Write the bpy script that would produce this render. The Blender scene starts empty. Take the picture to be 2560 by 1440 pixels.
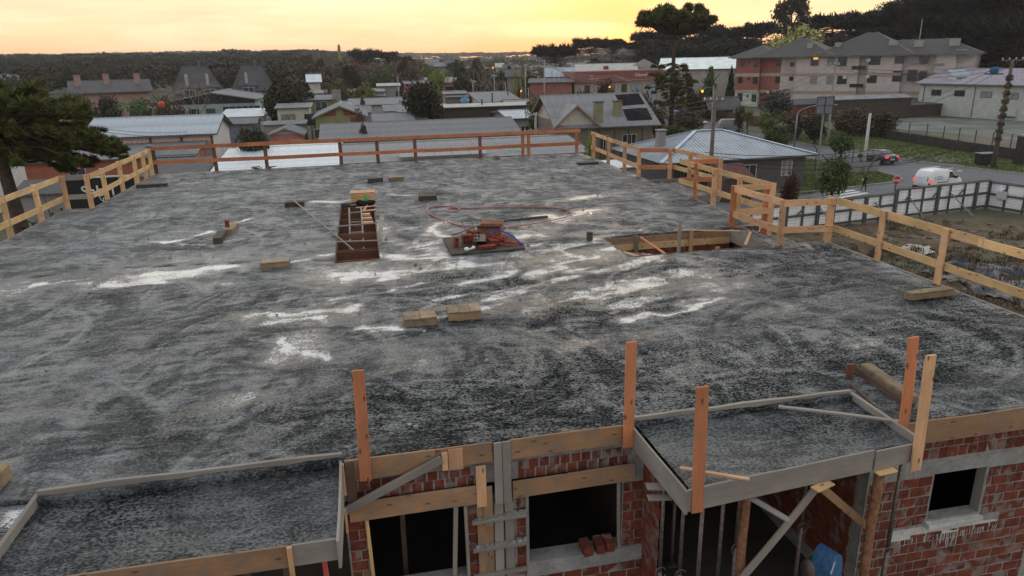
import bpy, bmesh, math, random
import numpy as np
from mathutils import Vector, Matrix, Euler
R = math.radians
random.seed(7); np.random.seed(7)
SC = bpy.context.scene
COL = SC.collection
# ------------------------------------------------------------------ camera
F = 1780.0; PITCH = R(17.76); ROLL = R(-1.3); H = 11.8; SL = 7.2; YAW = R(11.3)
_f = np.array([0, math.cos(PITCH), -math.sin(PITCH)]); _u0 = np.array([0, math.sin(PITCH), math.cos(PITCH)]); _r0 = np.array([1., 0, 0])
_r = math.cos(ROLL)*_r0 + math.sin(ROLL)*_u0; _u = -math.sin(ROLL)*_r0 + math.cos(ROLL)*_u0
cam = bpy.data.cameras.new('camera'); camo = bpy.data.objects.new('camera', cam); COL.objects.link(camo)
cam.sensor_width = 36; cam.lens = 36*F/2560; cam.clip_start = .1; cam.clip_end = 9000
camo.matrix_world = Matrix(((_r[0], _u[0], -_f[0], 0), (_r[1], _u[1], -_f[1], 0), (_r[2], _u[2], -_f[2], H), (0, 0, 0, 1)))
SC.camera = camo
SC.view_settings.view_transform = 'Standard'; SC.view_settings.look = 'None'
SC.view_settings.exposure = 0.22; SC.view_settings.gamma = 1.0; SC.view_settings.use_curve_mapping = False
SC.render.resolution_x = 1024; SC.render.resolution_y = 576
try:
    SC.cycles.use_denoising = True; SC.cycles.max_bounces = 6; SC.cycles.volume_bounces = 1
    SC.cycles.volume_max_steps = 64; SC.cycles.volume_step_rate = 1.0
except Exception: pass
# ------------------------------------------------------------------ sky
SUN_AZ = math.atan((1545-1280)/F)          # to the right of the view axis
SUN_EL = R(1.6)
w = bpy.data.worlds.new('World'); SC.world = w; w.use_nodes = True
nt = w.node_tree; nt.nodes.clear(); L = nt.links
def N(t, **k):
    n = nt.nodes.new(t)
    for a, b in k.items(): setattr(n, a, b)
    return n
out = N('ShaderNodeOutputWorld'); bg = N('ShaderNodeBackground'); bg2 = N('ShaderNodeBackground'); add = N('ShaderNodeAddShader')
L.new(bg.outputs[0], add.inputs[0]); L.new(bg2.outputs[0], add.inputs[1]); L.new(add.outputs[0], out.inputs[0])
sky = N('ShaderNodeTexSky', sky_type='NISHITA'); sky.sun_disc = False; sky.sun_elevation = SUN_EL
sky.sun_rotation = SUN_AZ; sky.altitude = 800; sky.dust_density = 2.0
L.new(sky.outputs[0], bg2.inputs[0]); bg2.inputs[1].default_value = 0.02
tc = N('ShaderNodeTexCoord'); sp = N('ShaderNodeSeparateXYZ'); L.new(tc.outputs['Generated'], sp.inputs[0])
def M(op, a, b=None, c=None, clamp=False):
    n = N('ShaderNodeMath', operation=op, use_clamp=clamp)
    for i, v in enumerate((a, b, c)):
        if v is None: continue
        if isinstance(v, (int, float)): n.inputs[i].default_value = v
        else: L.new(v, n.inputs[i])
    return n.outputs[0]
def ramp(fac, stops, interp='LINEAR'):
    n = N('ShaderNodeValToRGB'); cr = n.color_ramp; cr.interpolation = interp
    while len(cr.elements) < len(stops): cr.elements.new(.5)
    for e, (p, c) in zip(cr.elements, stops): e.position = p; e.color = (*c, 1)
    L.new(fac, n.inputs[0]); return n.outputs[0]
def mixc(fac, a, b, mode='MIX'):
    n = N('ShaderNodeMix', data_type='RGBA', blend_type=mode)
    if isinstance(fac, (int, float)): n.inputs[0].default_value = fac
    else: L.new(fac, n.inputs[0])
    for i, v in ((6, a), (7, b)):
        if isinstance(v, tuple): n.inputs[i].default_value = (*v, 1)
        else: L.new(v, n.inputs[i])
    return n.outputs[2]
zz = M('MAXIMUM', sp.outputs['Z'], 0.0)
# dusk gradient, the side of the sunset
warm = ramp(zz, [(0, (1.0, .50, .22)), (.02, (1.0, .60, .28)), (.045, (1.0, .78, .44)), (.08, (1.0, .90, .62)), (.14, (1.30, 1.27, 1.15)),
                 (.33, (1.50, 1.54, 1.60)), (.6, (.80, .87, .98)), (1, (.50, .58, .70))])
cool = ramp(zz, [(0, (.30, .30, .35)), (.1, (.34, .36, .42)), (.35, (.42, .48, .57)), (1, (.50, .58, .70))])
sdir = (math.sin(SUN_AZ)*math.cos(SUN_EL), math.cos(SUN_AZ)*math.cos(SUN_EL), math.sin(SUN_EL))
dp = N('ShaderNodeVectorMath', operation='DOT_PRODUCT'); L.new(tc.outputs['Generated'], dp.inputs[0]); dp.inputs[1].default_value = sdir
side = M('MULTIPLY_ADD', dp.outputs['Value'], .62, .5, clamp=True)
sidef = ramp(side, [(0, (0, 0, 0)), (.75, (1, 1, 1))], 'EASE')
base = mixc(sidef, cool, warm)
# glow round the sun
g1 = M('POWER', M('MAXIMUM', dp.outputs['Value'], 0), 60.0)
base = mixc(M('MULTIPLY', g1, .5), base, (1.0, .76, .25))
flat = N('ShaderNodeMapping'); L.new(tc.outputs['Generated'], flat.inputs[0]); flat.inputs['Scale'].default_value = (1, 1, 1.7)
dp2 = N('ShaderNodeVectorMath', operation='DISTANCE'); L.new(flat.outputs[0], dp2.inputs[0]); dp2.inputs[1].default_value = (sdir[0], sdir[1], sdir[2]*1.7)
g2 = M('POWER', M('SUBTRACT', 1.0, M('MINIMUM', M('MULTIPLY', dp2.outputs['Value'], 4.6), 1.0)), 2.0)
base = mixc(g2, base, (1.3, .42, .03))
lowf = M('SUBTRACT', 1.0, M('MINIMUM', M('MULTIPLY', zz, 22.0), 1.0)); g4 = M('MULTIPLY', M('POWER', M('MAXIMUM', dp.outputs['Value'], 0), 26.0), lowf)
base = mixc(M('MULTIPLY', g4, .85), base, (1.05, .42, .13))
g3 = M('POWER', M('SUBTRACT', 1.0, M('MINIMUM', M('MULTIPLY', dp2.outputs['Value'], 32.0), 1.0)), 1.5)
base = mixc(g3, base, (4.0, 1.6, .25))
# thin cirrus bands
mp = N('ShaderNodeMapping'); L.new(tc.outputs['Generated'], mp.inputs[0]); mp.inputs['Scale'].default_value = (2.2, 1.2, 17); mp.inputs['Rotation'].default_value = (0, R(-7), 0)
nz = N('ShaderNodeTexNoise'); L.new(mp.outputs[0], nz.inputs[0]); nz.inputs['Scale'].default_value = 2.3; nz.inputs['Detail'].default_value = 7; nz.inputs['Distortion'].default_value = .7
cl = ramp(nz.outputs[0], [(.45, (0, 0, 0)), (.62, (1, 1, 1))])
lowsky = ramp(zz, [(.01, (0, 0, 0)), (.04, (1, 1, 1)), (.5, (.4, .4, .4))])
cf = M('MULTIPLY', M('MULTIPLY', cl, lowsky), .8)
base = mixc(cf, base, (1.15, 1.0, .62))
nz2 = N('ShaderNodeTexNoise'); L.new(mp.outputs[0], nz2.inputs[0]); nz2.inputs['Scale'].default_value = 1.1; nz2.inputs['Detail'].default_value = 5
cl2 = ramp(nz2.outputs[0], [(.47, (0, 0, 0)), (.62, (1, 1, 1))])
base = mixc(M('MULTIPLY', M('MULTIPLY', cl2, lowsky), .6), base, (.92, .62, .36))
L.new(base, bg.inputs[0]); bg.inputs[1].default_value = 1.0
sd = bpy.data.lights.new('sun', 'SUN'); sd.energy = .15; sd.angle = R(.6); sd.color = (1, .55, .25)
so = bpy.data.objects.new('sun', sd); COL.objects.link(so)
so.rotation_euler = Vector((-sdir[0], -sdir[1], -sdir[2])).to_track_quat('-Z', 'Y').to_euler()
# ------------------------------------------------------------------ pixel -> world helpers (only to measure the place)
def ray(x, y): return _f + (x-1280)/F*_r - (y-720)/F*_u
def G(x, y, z=0.0):
    d = ray(x, y); t = (z-H)/d[2]; p = np.array([0, 0, H]) + t*d; return Vector(p)
def AD(x, y, dist):
    d = ray(x, y); t = dist/math.hypot(d[0], d[1]); return Vector(np.array([0, 0, H]) + t*d)
_c, _s = math.cos(YAW), math.sin(YAW)
def W(u, v, z=0.0): return Vector((u*_c - v*_s, u*_s + v*_c, SL+z))
def UV(x, y, z=0.0):
    p = G(x, y, SL+z); return (p[0]*_c + p[1]*_s, -p[0]*_s + p[1]*_c)
# ------------------------------------------------------------------ object helpers
def tag(o, label=None, cat=None, group=None, kind=None):
    if label: o['label'] = label
    if cat: o['category'] = cat
    if group: o['group'] = group
    if kind: o['kind'] = kind
    return o
def E(name, loc, rz, label, cat, group=None):
    o = bpy.data.objects.new(name, None); COL.objects.link(o); o.location = loc; o.rotation_euler = (0, 0, rz); o.empty_display_size = .2
    return tag(o, label, cat, group)
def link(name, me, parent=None, mat=None):
    o = bpy.data.objects.new(name, me); COL.objects.link(o)
    if parent is not None: o.parent = parent
    if mat is not None and not me.materials: me.materials.append(mat)
    return o
class MB:
    def __init__(s): s.v = []; s.f = []
    def box(s, x0, x1, y0, y1, z0, z1, j=0):
        n = len(s.v); r = random.uniform
        for x, y, z in ((x0, y0, z0), (x1, y0, z0), (x1, y1, z0), (x0, y1, z0), (x0, y0, z1), (x1, y0, z1), (x1, y1, z1), (x0, y1, z1)):
            s.v.append((x+r(-j, j), y+r(-j, j), z+r(-j, j)) if j else (x, y, z))
        s.f += [tuple(n+i for i in q) for q in ((0, 3, 2, 1), (4, 5, 6, 7), (0, 1, 5, 4), (1, 2, 6, 5), (2, 3, 7, 6), (3, 0, 4, 7))]; return s
    def bar(s, a, b, wd, ht, up=(0, 0, 1)):
        """rectangular bar from a to b; wd sideways, ht along up"""
        a = Vector(a); b = Vector(b); d = (b-a).normalized(); up = Vector(up)
        if abs(d.dot(up)) > .98: up = Vector((0, 1, 0))
        sd = d.cross(up).normalized(); u2 = sd.cross(d).normalized(); n = len(s.v)
        for p in (a, b):
            for k, l in ((-1, -1), (1, -1), (1, 1), (-1, 1)): s.v.append(tuple(p + sd*k*wd/2 + u2*l*ht/2))
        s.f += [tuple(n+i for i in q) for q in ((0, 1, 2, 3), (7, 6, 5, 4), (0, 4, 5, 1), (1, 5, 6, 2), (2, 6, 7, 3), (3, 7, 4, 0))]; return s
    def cyl(s, a, b, r0, r1=None, k=8, cap=True):
        r1 = r0 if r1 is None else r1; a = Vector(a); b = Vector(b); d = (b-a).normalized()
        up = Vector((0, 0, 1)) if abs(d.z) < .95 else Vector((0, 1, 0)); x = d.cross(up).normalized(); y = x.cross(d); n = len(s.v)
        for p, r in ((a, r0), (b, r1)):
            for i in range(k):
                t = 2*math.pi*i/k; s.v.append(tuple(p + (x*math.cos(t)+y*math.sin(t))*r))
        for i in range(k):
            j = (i+1) % k; s.f.append((n+i, n+j, n+k+j, n+k+i))
        if cap: s.f.append(tuple(n+i for i in range(k))[::-1]); s.f.append(tuple(n+k+i for i in range(k)))
        return s
    def tube(s, pts, r, k=6):
        pts = [Vector(p) for p in pts]; n = len(s.v)
        for i, p in enumerate(pts):
            d = (pts[min(i+1, len(pts)-1)] - pts[max(i-1, 0)]).normalized()
            up = Vector((0, 0, 1)) if abs(d.z) < .95 else Vector((0, 1, 0)); x = d.cross(up).normalized(); y = x.cross(d)
            rr = r[i] if isinstance(r, (list, tuple)) else r
            for j in range(k):
                t = 2*math.pi*j/k; s.v.append(tuple(p + (x*math.cos(t)+y*math.sin(t))*rr))
        for i in range(len(pts)-1):
            for j in range(k):
                q = (j+1) % k; s.f.append((n+i*k+j, n+i*k+q, n+(i+1)*k+q, n+(i+1)*k+j))
        s.f.append(tuple(n+i for i in range(k))[::-1]); s.f.append(tuple(n+(len(pts)-1)*k+i for i in range(k))); return s
    def poly(s, pts):
        n = len(s.v); s.v += [tuple(p) for p in pts]; s.f.append(tuple(range(n, n+len(pts)))); return s
    def prism(s, pts, z0, z1):
        """vertical prism over xy polygon"""
        n = len(s.v); k = len(pts)
        s.v += [(p[0], p[1], z0) for p in pts] + [(p[0], p[1], z1) for p in pts]
        s.f.append(tuple(range(n, n+k))[::-1]); s.f.append(tuple(range(n+k, n+2*k)))
        for i in range(k): j = (i+1) % k; s.f.append((n+i, n+j, n+k+j, n+k+i))
        return s
    def lathe(s, prof, c=(0, 0, 0), k=12):
        n = len(s.v)
        for r_, z in prof:
            for i in range(k): t = 2*math.pi*i/k; s.v.append((c[0]+r_*math.cos(t), c[1]+r_*math.sin(t), c[2]+z))
        for a in range(len(prof)-1):
            for i in range(k): j = (i+1) % k; s.f.append((n+a*k+i, n+a*k+j, n+(a+1)*k+j, n+(a+1)*k+i))
        s.f.append(tuple(n+i for i in range(k))[::-1]); s.f.append(tuple(n+(len(prof)-1)*k+i for i in range(k))); return s
    def xf(s, mtx, n0=0):
        for i in range(n0, len(s.v)): s.v[i] = tuple(mtx @ Vector(s.v[i]))
        return s
    def mesh(s, name, mat, smooth=False):
        me = bpy.data.meshes.new(name); me.from_pydata(s.v, [], s.f); me.materials.append(mat)
        if smooth: me.shade_smooth()
        me.update(); return me
    def build(s, name, mat, parent=None, smooth=False, bevel=0, loc=None, rz=0):
        o = link(name, s.mesh(name, mat, smooth), parent)
        if bevel:
            m = o.modifiers.new('bevel', 'BEVEL'); m.width = bevel; m.segments = 1 if bevel < .02 else 2; m.limit_method = 'ANGLE'
        if loc is not None: o.location = loc; o.rotation_euler = (0, 0, rz)
        return o
def npmesh(name, V, Q, mat, smooth=False, k=4):
    me = bpy.data.meshes.new(name); V = np.asarray(V, dtype=np.float32); Q = np.asarray(Q, dtype=np.int32)
    me.vertices.add(len(V)); me.vertices.foreach_set('co', V.ravel())
    me.loops.add(Q.size); me.loops.foreach_set('vertex_index', Q.ravel())
    me.polygons.add(len(Q)); me.polygons.foreach_set('loop_start', np.arange(0, Q.size, k, dtype=np.int32))
    me.polygons.foreach_set('loop_total', np.full(len(Q), k, dtype=np.int32))
    if smooth: me.polygons.foreach_set('use_smooth', np.ones(len(Q), dtype=bool))
    me.update(calc_edges=True); me.materials.append(mat); return me
def vnoise(x, y, seed=0):
    """smooth value noise, vectorised"""
    xi = np.floor(x).astype(np.int64); yi = np.floor(y).astype(np.int64); fx = x-xi; fy = y-yi
    def h(a, b):
        n = (a*374761393 + b*668265263 + seed*1442695041) & 0x7fffffff
        n = ((n ^ (n >> 13))*1274126177) & 0x7fffffff
        return ((n ^ (n >> 16)) & 0xffff)/65535.0
    fx = fx*fx*(3-2*fx); fy = fy*fy*(3-2*fy)
    return (h(xi, yi)*(1-fx)+h(xi+1, yi)*fx)*(1-fy) + (h(xi, yi+1)*(1-fx)+h(xi+1, yi+1)*fx)*fy
def fbm(x, y, o=4, seed=0):
    s = 0; a = .5; t = 0
    for i in range(o): s = s + a*vnoise(x*2**i, y*2**i, seed+i*17); t += a; a *= .5
    return s/t
# ------------------------------------------------------------------ materials
MATS = {}
class NT:
    def __init__(s, m): s.t = m.node_tree; s.n = s.t.nodes; s.l = s.t.links
    def new(s, t, **k):
        n = s.n.new(t)
        for a, b in k.items(): setattr(n, a, b)
        return n
    def noise(s, co, scale, detail=4, dist=0, rough=.5):
        n = s.new('ShaderNodeTexNoise'); s.l.new(co, n.inputs['Vector']); n.inputs['Scale'].default_value = scale; n.inputs['Detail'].default_value = detail
        n.inputs['Distortion'].default_value = dist; n.inputs['Roughness'].default_value = rough; return n.outputs[0]
    def map(s, co, scale, rot=(0, 0, 0)):
        n = s.new('ShaderNodeMapping'); s.l.new(co, n.inputs[0]); n.inputs['Scale'].default_value = scale; n.inputs['Rotation'].default_value = rot; return n.outputs[0]
    def ramp(s, f, stops):
        n = s.new('ShaderNodeValToRGB'); cr = n.color_ramp
        while len(cr.elements) < len(stops): cr.elements.new(.5)
        for e, (p, c) in zip(cr.elements, stops):
            e.position = p; e.color = (c, c, c, 1) if isinstance(c, (int, float)) else (*c, 1)
        s.l.new(f, n.inputs[0]); return n.outputs[0]
    def mix(s, fac, a, b, mode='MIX'):
        n = s.new('ShaderNodeMix', data_type='RGBA', blend_type=mode)
        if isinstance(fac, (int, float)): n.inputs[0].default_value = fac
        else: s.l.new(fac, n.inputs[0])
        for i, v in ((6, a), (7, b)):
            if isinstance(v, tuple): n.inputs[i].default_value = (*v, 1)
            else: s.l.new(v, n.inputs[i])
        return n.outputs[2]
    def m(s, op, a, b=None, clamp=False):
        n = s.new('ShaderNodeMath', operation=op, use_clamp=clamp)
        for i, v in enumerate((a, b)):
            if v is None: continue
            if isinstance(v, (int, float)): n.inputs[i].default_value = v
            else: s.l.new(v, n.inputs[i])
        return n.outputs[0]
    def bump(s, h, strength, dist, prev=None):
        n = s.new('ShaderNodeBump'); n.inputs['Strength'].default_value = strength; n.inputs['Distance'].default_value = dist; s.l.new(h, n.inputs['Height'])
        if prev is not None: s.l.new(prev, n.inputs['Normal'])
        return n.outputs[0]
def mat(name, col, rough=.8, var=.25, scale=3.0, metal=0, bump=.0, bs=30, dirt=0, dirtc=(.05, .045, .04), rnd=.0, emit=None, es=0, spec=.3, coord='Object', stretch=None, alpha=None, hue=None):
    if name in MATS: return MATS[name]
    m = bpy.data.materials.new(name); m.use_nodes = True; t = NT(m); b = t.n['Principled BSDF']
    tcn = t.new('ShaderNodeTexCoord'); co = tcn.outputs[coord]
    if stretch: co = t.map(co, stretch)
    nz = t.noise(co, scale, 6, .3, .6)
    f = t.ramp(nz, [(.28, 1-var), (.72, 1+var)])
    c = t.mix(1.0, tuple(col), f, 'MULTIPLY')
    if hue: c = t.mix(t.ramp(t.noise(co, scale*.4, 3), [(.42, 0.), (.6, 1.)]), c, tuple(hue))
    if dirt: c = t.mix(t.m('MULTIPLY', t.ramp(t.noise(co, scale*2.3, 8, 1.0, .65), [(.5, 0.), (.68, 1.)]), dirt), c, tuple(dirtc))
    if rnd:
        oi = t.new('ShaderNodeObjectInfo'); c = t.mix(1.0, c, t.ramp(oi.outputs['Random'], [(0, 1-rnd), (1, 1+rnd)]), 'MULTIPLY')
    t.l.new(c, b.inputs['Base Color']); b.inputs['Roughness'].default_value = rough; b.inputs['Metallic'].default_value = metal
    b.inputs['Specular IOR Level'].default_value = spec
    if bump: t.l.new(t.bump(t.noise(co, bs, 5), 1.0, bump), b.inputs['Normal'])
    if emit: b.inputs['Emission Color'].default_value = (*emit, 1); b.inputs['Emission Strength'].default_value = es
    MATS[name] = m; return m
def wood_mat(name, col, dark=(.12, .06, .03), grime=.2, gcol=(.16, .15, .14), rnd=.18, knots=True):
    m = bpy.data.materials.new(name); m.use_nodes = True; t = NT(m); b = t.n['Principled BSDF']
    tcn = t.new('ShaderNodeTexCoord'); co = tcn.outputs['Generated']; oi = t.new('ShaderNodeObjectInfo')
    va = t.new('ShaderNodeAttribute'); va.attribute_name = 'grain'; co = va.outputs['Vector']
    ad = t.new('ShaderNodeVectorMath', operation='ADD'); t.l.new(co, ad.inputs[0])
    cm = t.new('ShaderNodeCombineXYZ'); t.l.new(t.m('MULTIPLY', oi.outputs['Random'], 57.0), cm.inputs[0]); t.l.new(cm.outputs[0], ad.inputs[1]); co = ad.outputs[0]
    gr = t.noise(t.map(co, (1.2, 22, 22)), 2.2, 6, 1.2, .6)
    c = t.mix(t.ramp(gr, [(.35, 0.), (.75, .55)]), tuple(col), tuple(np.array(col)*.55))
    br = t.noise(t.map(co, (.8, 2, 2)), 1.3, 3)
    c = t.mix(1.0, c, t.ramp(br, [(.3, .78), (.7, 1.18)]), 'MULTIPLY')
    if knots:
        sx_ = t.new('ShaderNodeSeparateXYZ'); t.l.new(co, sx_.inputs[0]); cx_ = t.new('ShaderNodeCombineXYZ'); t.l.new(sx_.outputs[0], cx_.inputs[0]); t.l.new(t.m('ADD', sx_.outputs[1], sx_.outputs[2]), cx_.inputs[1])
        vo = t.new('ShaderNodeTexVoronoi', voronoi_dimensions='2D'); t.l.new(t.map(cx_.outputs[0], (2.0, 5.5, 1)), vo.inputs['Vector']); vo.inputs['Scale'].default_value = 1.0; vo.inputs['Randomness'].default_value = 1.0
        c = t.mix(t.ramp(vo.outputs['Distance'], [(.05, .8), (.10, 0.)]), c, tuple(np.array(dark)*.6))
    gm = t.noise(co, 3.0, 8, .8, .7)
    c = t.mix(t.m('MULTIPLY', t.ramp(gm, [(.45, 0.), (.7, 1.)]), grime), c, tuple(gcol))
    c = t.mix(1.0, c, t.ramp(oi.outputs['Random'], [(0, 1-rnd), (1, 1+rnd)]), 'MULTIPLY')
    t.l.new(c, b.inputs['Base Color']); b.inputs['Roughness'].default_value = .75; b.inputs['Specular IOR Level'].default_value = .25
    t.l.new(t.bump(gr, .5, .004), b.inputs['Normal']); MATS[name] = m; return m
WY = wood_mat('pine_yellow', (.72, .47, .23), grime=.35, gcol=(.30, .27, .23))
WP = wood_mat('pine_pale', (.68, .40, .22), grime=.4, gcol=(.27, .24, .21))
WO = wood_mat('pine_orange', (.55, .21, .10), grime=.3, gcol=(.24, .19, .16))
WF = wood_mat('form_board_wood', (.34, .20, .11), grime=.75)
WG = wood_mat('weathered_board', (.29, .26, .23), grime=.6, gcol=(.2, .2, .2), knots=False)
WD = wood_mat('dark_old_board', (.11, .07, .05), grime=.4, knots=False)
WB = wood_mat('red_brown_board', (.20, .085, .05), grime=.3)
def board(name, a, b, wd, ht, m, parent=None, up=(0, 0, 1), label=None, jag=0):
    """a sawn board from a to b, with grain running along it; object origin at a"""
    a = Vector(a); b = Vector(b); Lg = (b-a).length; d = (b-a).normalized(); up = Vector(up)
    if abs(d.dot(up)) > .98: up = Vector((0, 1, 0))
    sd = d.cross(up).normalized(); u2 = sd.cross(d).normalized(); k = max(2, int(Lg/.35)) if jag else (7 if Lg > 1.2 else 2); bw = (random.uniform(-.010, .010), random.uniform(-.010, .010)) if Lg > 1.2 else (0, 0)
    V = []; Gv = []
    for i in range(k):
        x = Lg*i/(k-1); jt = random.uniform(-jag, jag) if jag else 0
        for p, l in ((-1, -1), (1, -1), (1, 1), (-1, 1)):
            y = p*wd/2; z = l*ht/2 + (jt if l > 0 else 0); Gv.append((x, y, z)); sn = math.sin(math.pi*i/(k-1)); V.append((x, y+bw[0]*sn, z+bw[1]*sn))
    Fc = [(3, 2, 1, 0), tuple((k-1)*4+i for i in range(4))]
    for i in range(k-1):
        for q in range(4): r = (q+1) % 4; Fc.append((i*4+q, i*4+r, (i+1)*4+r, (i+1)*4+q))
    me = bpy.data.meshes.new(name); me.from_pydata(V, [], Fc); me.materials.append(m)
    at = me.attributes.new('grain', 'FLOAT_VECTOR', 'POINT'); at.data.foreach_set('vector', np.array(Gv, dtype=np.float32).ravel())
    o = bpy.data.objects.new(name, me); COL.objects.link(o)
    if parent is not None: o.parent = parent
    mt = Matrix((( d.x, -sd.x, u2.x, a.x), (d.y, -sd.y, u2.y, a.y), (d.z, -sd.z, u2.z, a.z), (0, 0, 0, 1)))
    o.matrix_basis = mt
    if label: o['label'] = label
    bv = o.modifiers.new('bevel', 'BEVEL'); bv.width = min(wd, ht)*.12; bv.segments = 1; bv.limit_method = 'ANGLE'
    return o
HAZE = 0.00015
# ================================================================== THE BUILDING UNDER CONSTRUCTION (local frame: u right, v away, z from slab top)
def slab_material():
    m = bpy.data.materials.new('wet_concrete'); m.use_nodes = True; t = NT(m); b = t.n['Principled BSDF']
    co = t.new('ShaderNodeTexCoord').outputs['Object']
    at = t.new('ShaderNodeAttribute'); at.attribute_name = 'wet'; wet = at.outputs['Fac']; ar = t.new('ShaderNodeAttribute'); ar.attribute_name = 'raw'; raw = ar.outputs['Fac']; as_ = t.new('ShaderNodeAttribute'); as_.attribute_name = 'stroke'; stk = as_.outputs['Fac']
    wn = t.new('ShaderNodeTexNoise'); t.l.new(co, wn.inputs['Vector']); wn.inputs['Scale'].default_value = .5; wn.inputs['Detail'].default_value = 2
    wv = t.new('ShaderNodeVectorMath', operation='MULTIPLY_ADD'); t.l.new(wn.outputs['Color'], wv.inputs[0]); wv.inputs[1].default_value = (1.3, 1.3, 0); t.l.new(co, wv.inputs[2]); cw = wv.outputs[0]
    st = t.noise(t.map(cw, (1.25, .5, 1), (0, 0, R(24))), 1.7, 12, .35, .62)      # trowel sweeps
    st2 = t.noise(t.map(cw, (.6, 1.35, 1), (0, 0, R(-28))), 1.6, 12, .35, .62)
    big = t.noise(co, .3, 3, .3)
    md = t.noise(t.map(cw, (.8, 1.2, 1), (0, 0, R(10))), 8.0, 10, .2, .70)
    fl = t.noise(t.map(co, (.62, 1.0, 1), (0, 0, R(6))), 38.0, 8, .3, .68)       # flecks
    sa = t.ramp(st, [(.44, 0.), (.58, 1.)]); sb = t.ramp(st2, [(.46, 0.), (.60, 1.)]); sw = t.m('ADD', t.m('MULTIPLY', sa, .32), t.m('MULTIPLY', sb, .28)); lat = t.ramp(t.noise(t.map(cw, (.5, 3.2, 1), (0, 0, R(3))), 2.2, 12, .3, .7), [(.42, 0.), (.60, 1.)]); sw = t.m('ADD', sw, t.m('MULTIPLY', t.m('SUBTRACT', lat, .45), .38)); sw = t.m('ADD', t.m('ADD', sw, .08), t.m('MULTIPLY', stk, 1.1), clamp=True)
    # density of the dark pock marks follows the sweeps: smooth cement skin carries few, raw aggregate many
    thr = t.m('ADD', fl, t.m('MULTIPLY', t.m('SUBTRACT', sw, .5), .085)); thr = t.m('SUBTRACT', t.m('ADD', thr, .045), t.m('MULTIPLY', raw, .075)); thr = t.m('ADD', thr, t.m('MULTIPLY', t.m('SUBTRACT', md, .5), .22))
    c = t.mix(t.m('MULTIPLY', sw, .8), (.030, .036, .040), (.150, .168, .182))
    c = t.mix(1.0, c, t.ramp(big, [(.36, .72), (.62, 1.2)]), 'MULTIPLY')
    pock = t.m('MULTIPLY', t.ramp(thr, [(.425, 1.), (.50, 0.)]), t.m('ADD', .35, t.m('MULTIPLY', raw, .65)))
    c = t.mix(t.m('MULTIPLY', pock, .88), c, (.012, .014, .015))
    c = t.mix(t.ramp(thr, [(.55, 0.), (.66, .8)]), c, (.31, .33, .345))
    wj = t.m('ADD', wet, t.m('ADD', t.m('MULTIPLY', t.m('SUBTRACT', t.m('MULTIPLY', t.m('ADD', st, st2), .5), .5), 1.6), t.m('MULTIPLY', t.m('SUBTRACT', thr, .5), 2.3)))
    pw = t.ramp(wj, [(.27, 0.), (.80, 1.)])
    c = t.mix(t.m('MULTIPLY', pw, .9), c, (.30, .32, .34))  # pale cement-water tint, also painting sky sheen into the wet areas
    t.l.new(c, b.inputs['Base Color'])
    rg = t.m('SUBTRACT', .62, t.m('MULTIPLY', sw, .26)); rg = t.m('SUBTRACT', rg, t.m('MULTIPLY', wet, .42))
    mr = t.new('ShaderNodeMix', data_type='FLOAT'); t.l.new(pw, mr.inputs[0]); t.l.new(rg, mr.inputs[2]); mr.inputs[3].default_value = .12
    t.l.new(mr.outputs[0], b.inputs['Roughness']); b.inputs['IOR'].default_value = 2.1
    sl_ = t.m('MULTIPLY', t.m('SUBTRACT', 1.0, pock), t.m('ADD', .16, t.m('MULTIPLY', t.m('MAXIMUM', wet, t.m('MULTIPLY', sw, .35)), .6))); sl_ = t.m('MAXIMUM', sl_, t.m('MULTIPLY', pw, 1.0)); t.l.new(sl_, b.inputs['Specular IOR Level'])
    inv = t.m('SUBTRACT', 1.0, t.m('MULTIPLY', pw, .97))
    h = t.m('ADD', thr, t.m('MULTIPLY', md, .8)); h = t.m('MULTIPLY', h, inv)
    n1 = t.bump(h, 1.0, .03); t.l.new(n1, b.inputs['Normal']); MATS['wet_concrete'] = m; return m
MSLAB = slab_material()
MCONC = mat('rough_concrete', (.27, .27, .265), .85, .3, 3, bump=.01, bs=25, dirt=.5, dirtc=(.12, .12, .12))
MMORT = mat('grey_mortar', (.27, .265, .25), .9, .35, 5, bump=.008, bs=40, dirt=.4, dirtc=(.10, .09, .08))
MDARK = mat('interior_shade', (.035, .028, .024), .95, .3, 1)  # near-black colour stands in for shade inside rooms, openings and holes
def brick_material():
    m = bpy.data.materials.new('hollow_brick'); m.use_nodes = True; t = NT(m); b = t.n['Principled BSDF']
    co = t.new('ShaderNodeTexCoord').outputs['Object']; oi = t.new('ShaderNodeObjectInfo')
    ad = t.new('ShaderNodeVectorMath', operation='ADD'); t.l.new(co, ad.inputs[0]); cm = t.new('ShaderNodeCombineXYZ'); t.l.new(t.m('MULTIPLY', oi.outputs['Random'], 31.), cm.inputs[0]); t.l.new(cm.outputs[0], ad.inputs[1])
    c = t.mix(t.ramp(oi.outputs['Random'], [(0, 0.), (1, 1.)]), (.11, .030, .021), (.205, .058, .035))
    c = t.mix(1.0, c, t.ramp(t.noise(ad.outputs[0], 9, 5), [(.3, .68), (.7, 1.25)]), 'MULTIPLY')
    c = t.mix(t.ramp(t.noise(ad.outputs[0], 3.2, 7, 1), [(.52, 0.), (.66, .75)]), c, (.24, .22, .205))
    t.l.new(c, b.inputs['Base Color']); b.inputs['Roughness'].default_value = .85; b.inputs['Specular IOR Level'].default_value = .2
    wv = t.new('ShaderNodeTexWave', bands_direction='Z'); t.l.new(co, wv.inputs[0]); wv.inputs['Scale'].default_value = 14
    t.l.new(t.bump(wv.outputs[1], .4, .004), b.inputs['Normal']); return m
MBR = brick_material()
SITE = E('unfinished_building', (0, 0, SL), YAW, 'unfinished brick building with freshly poured wet concrete roof slab in the foreground', 'building')
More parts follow.
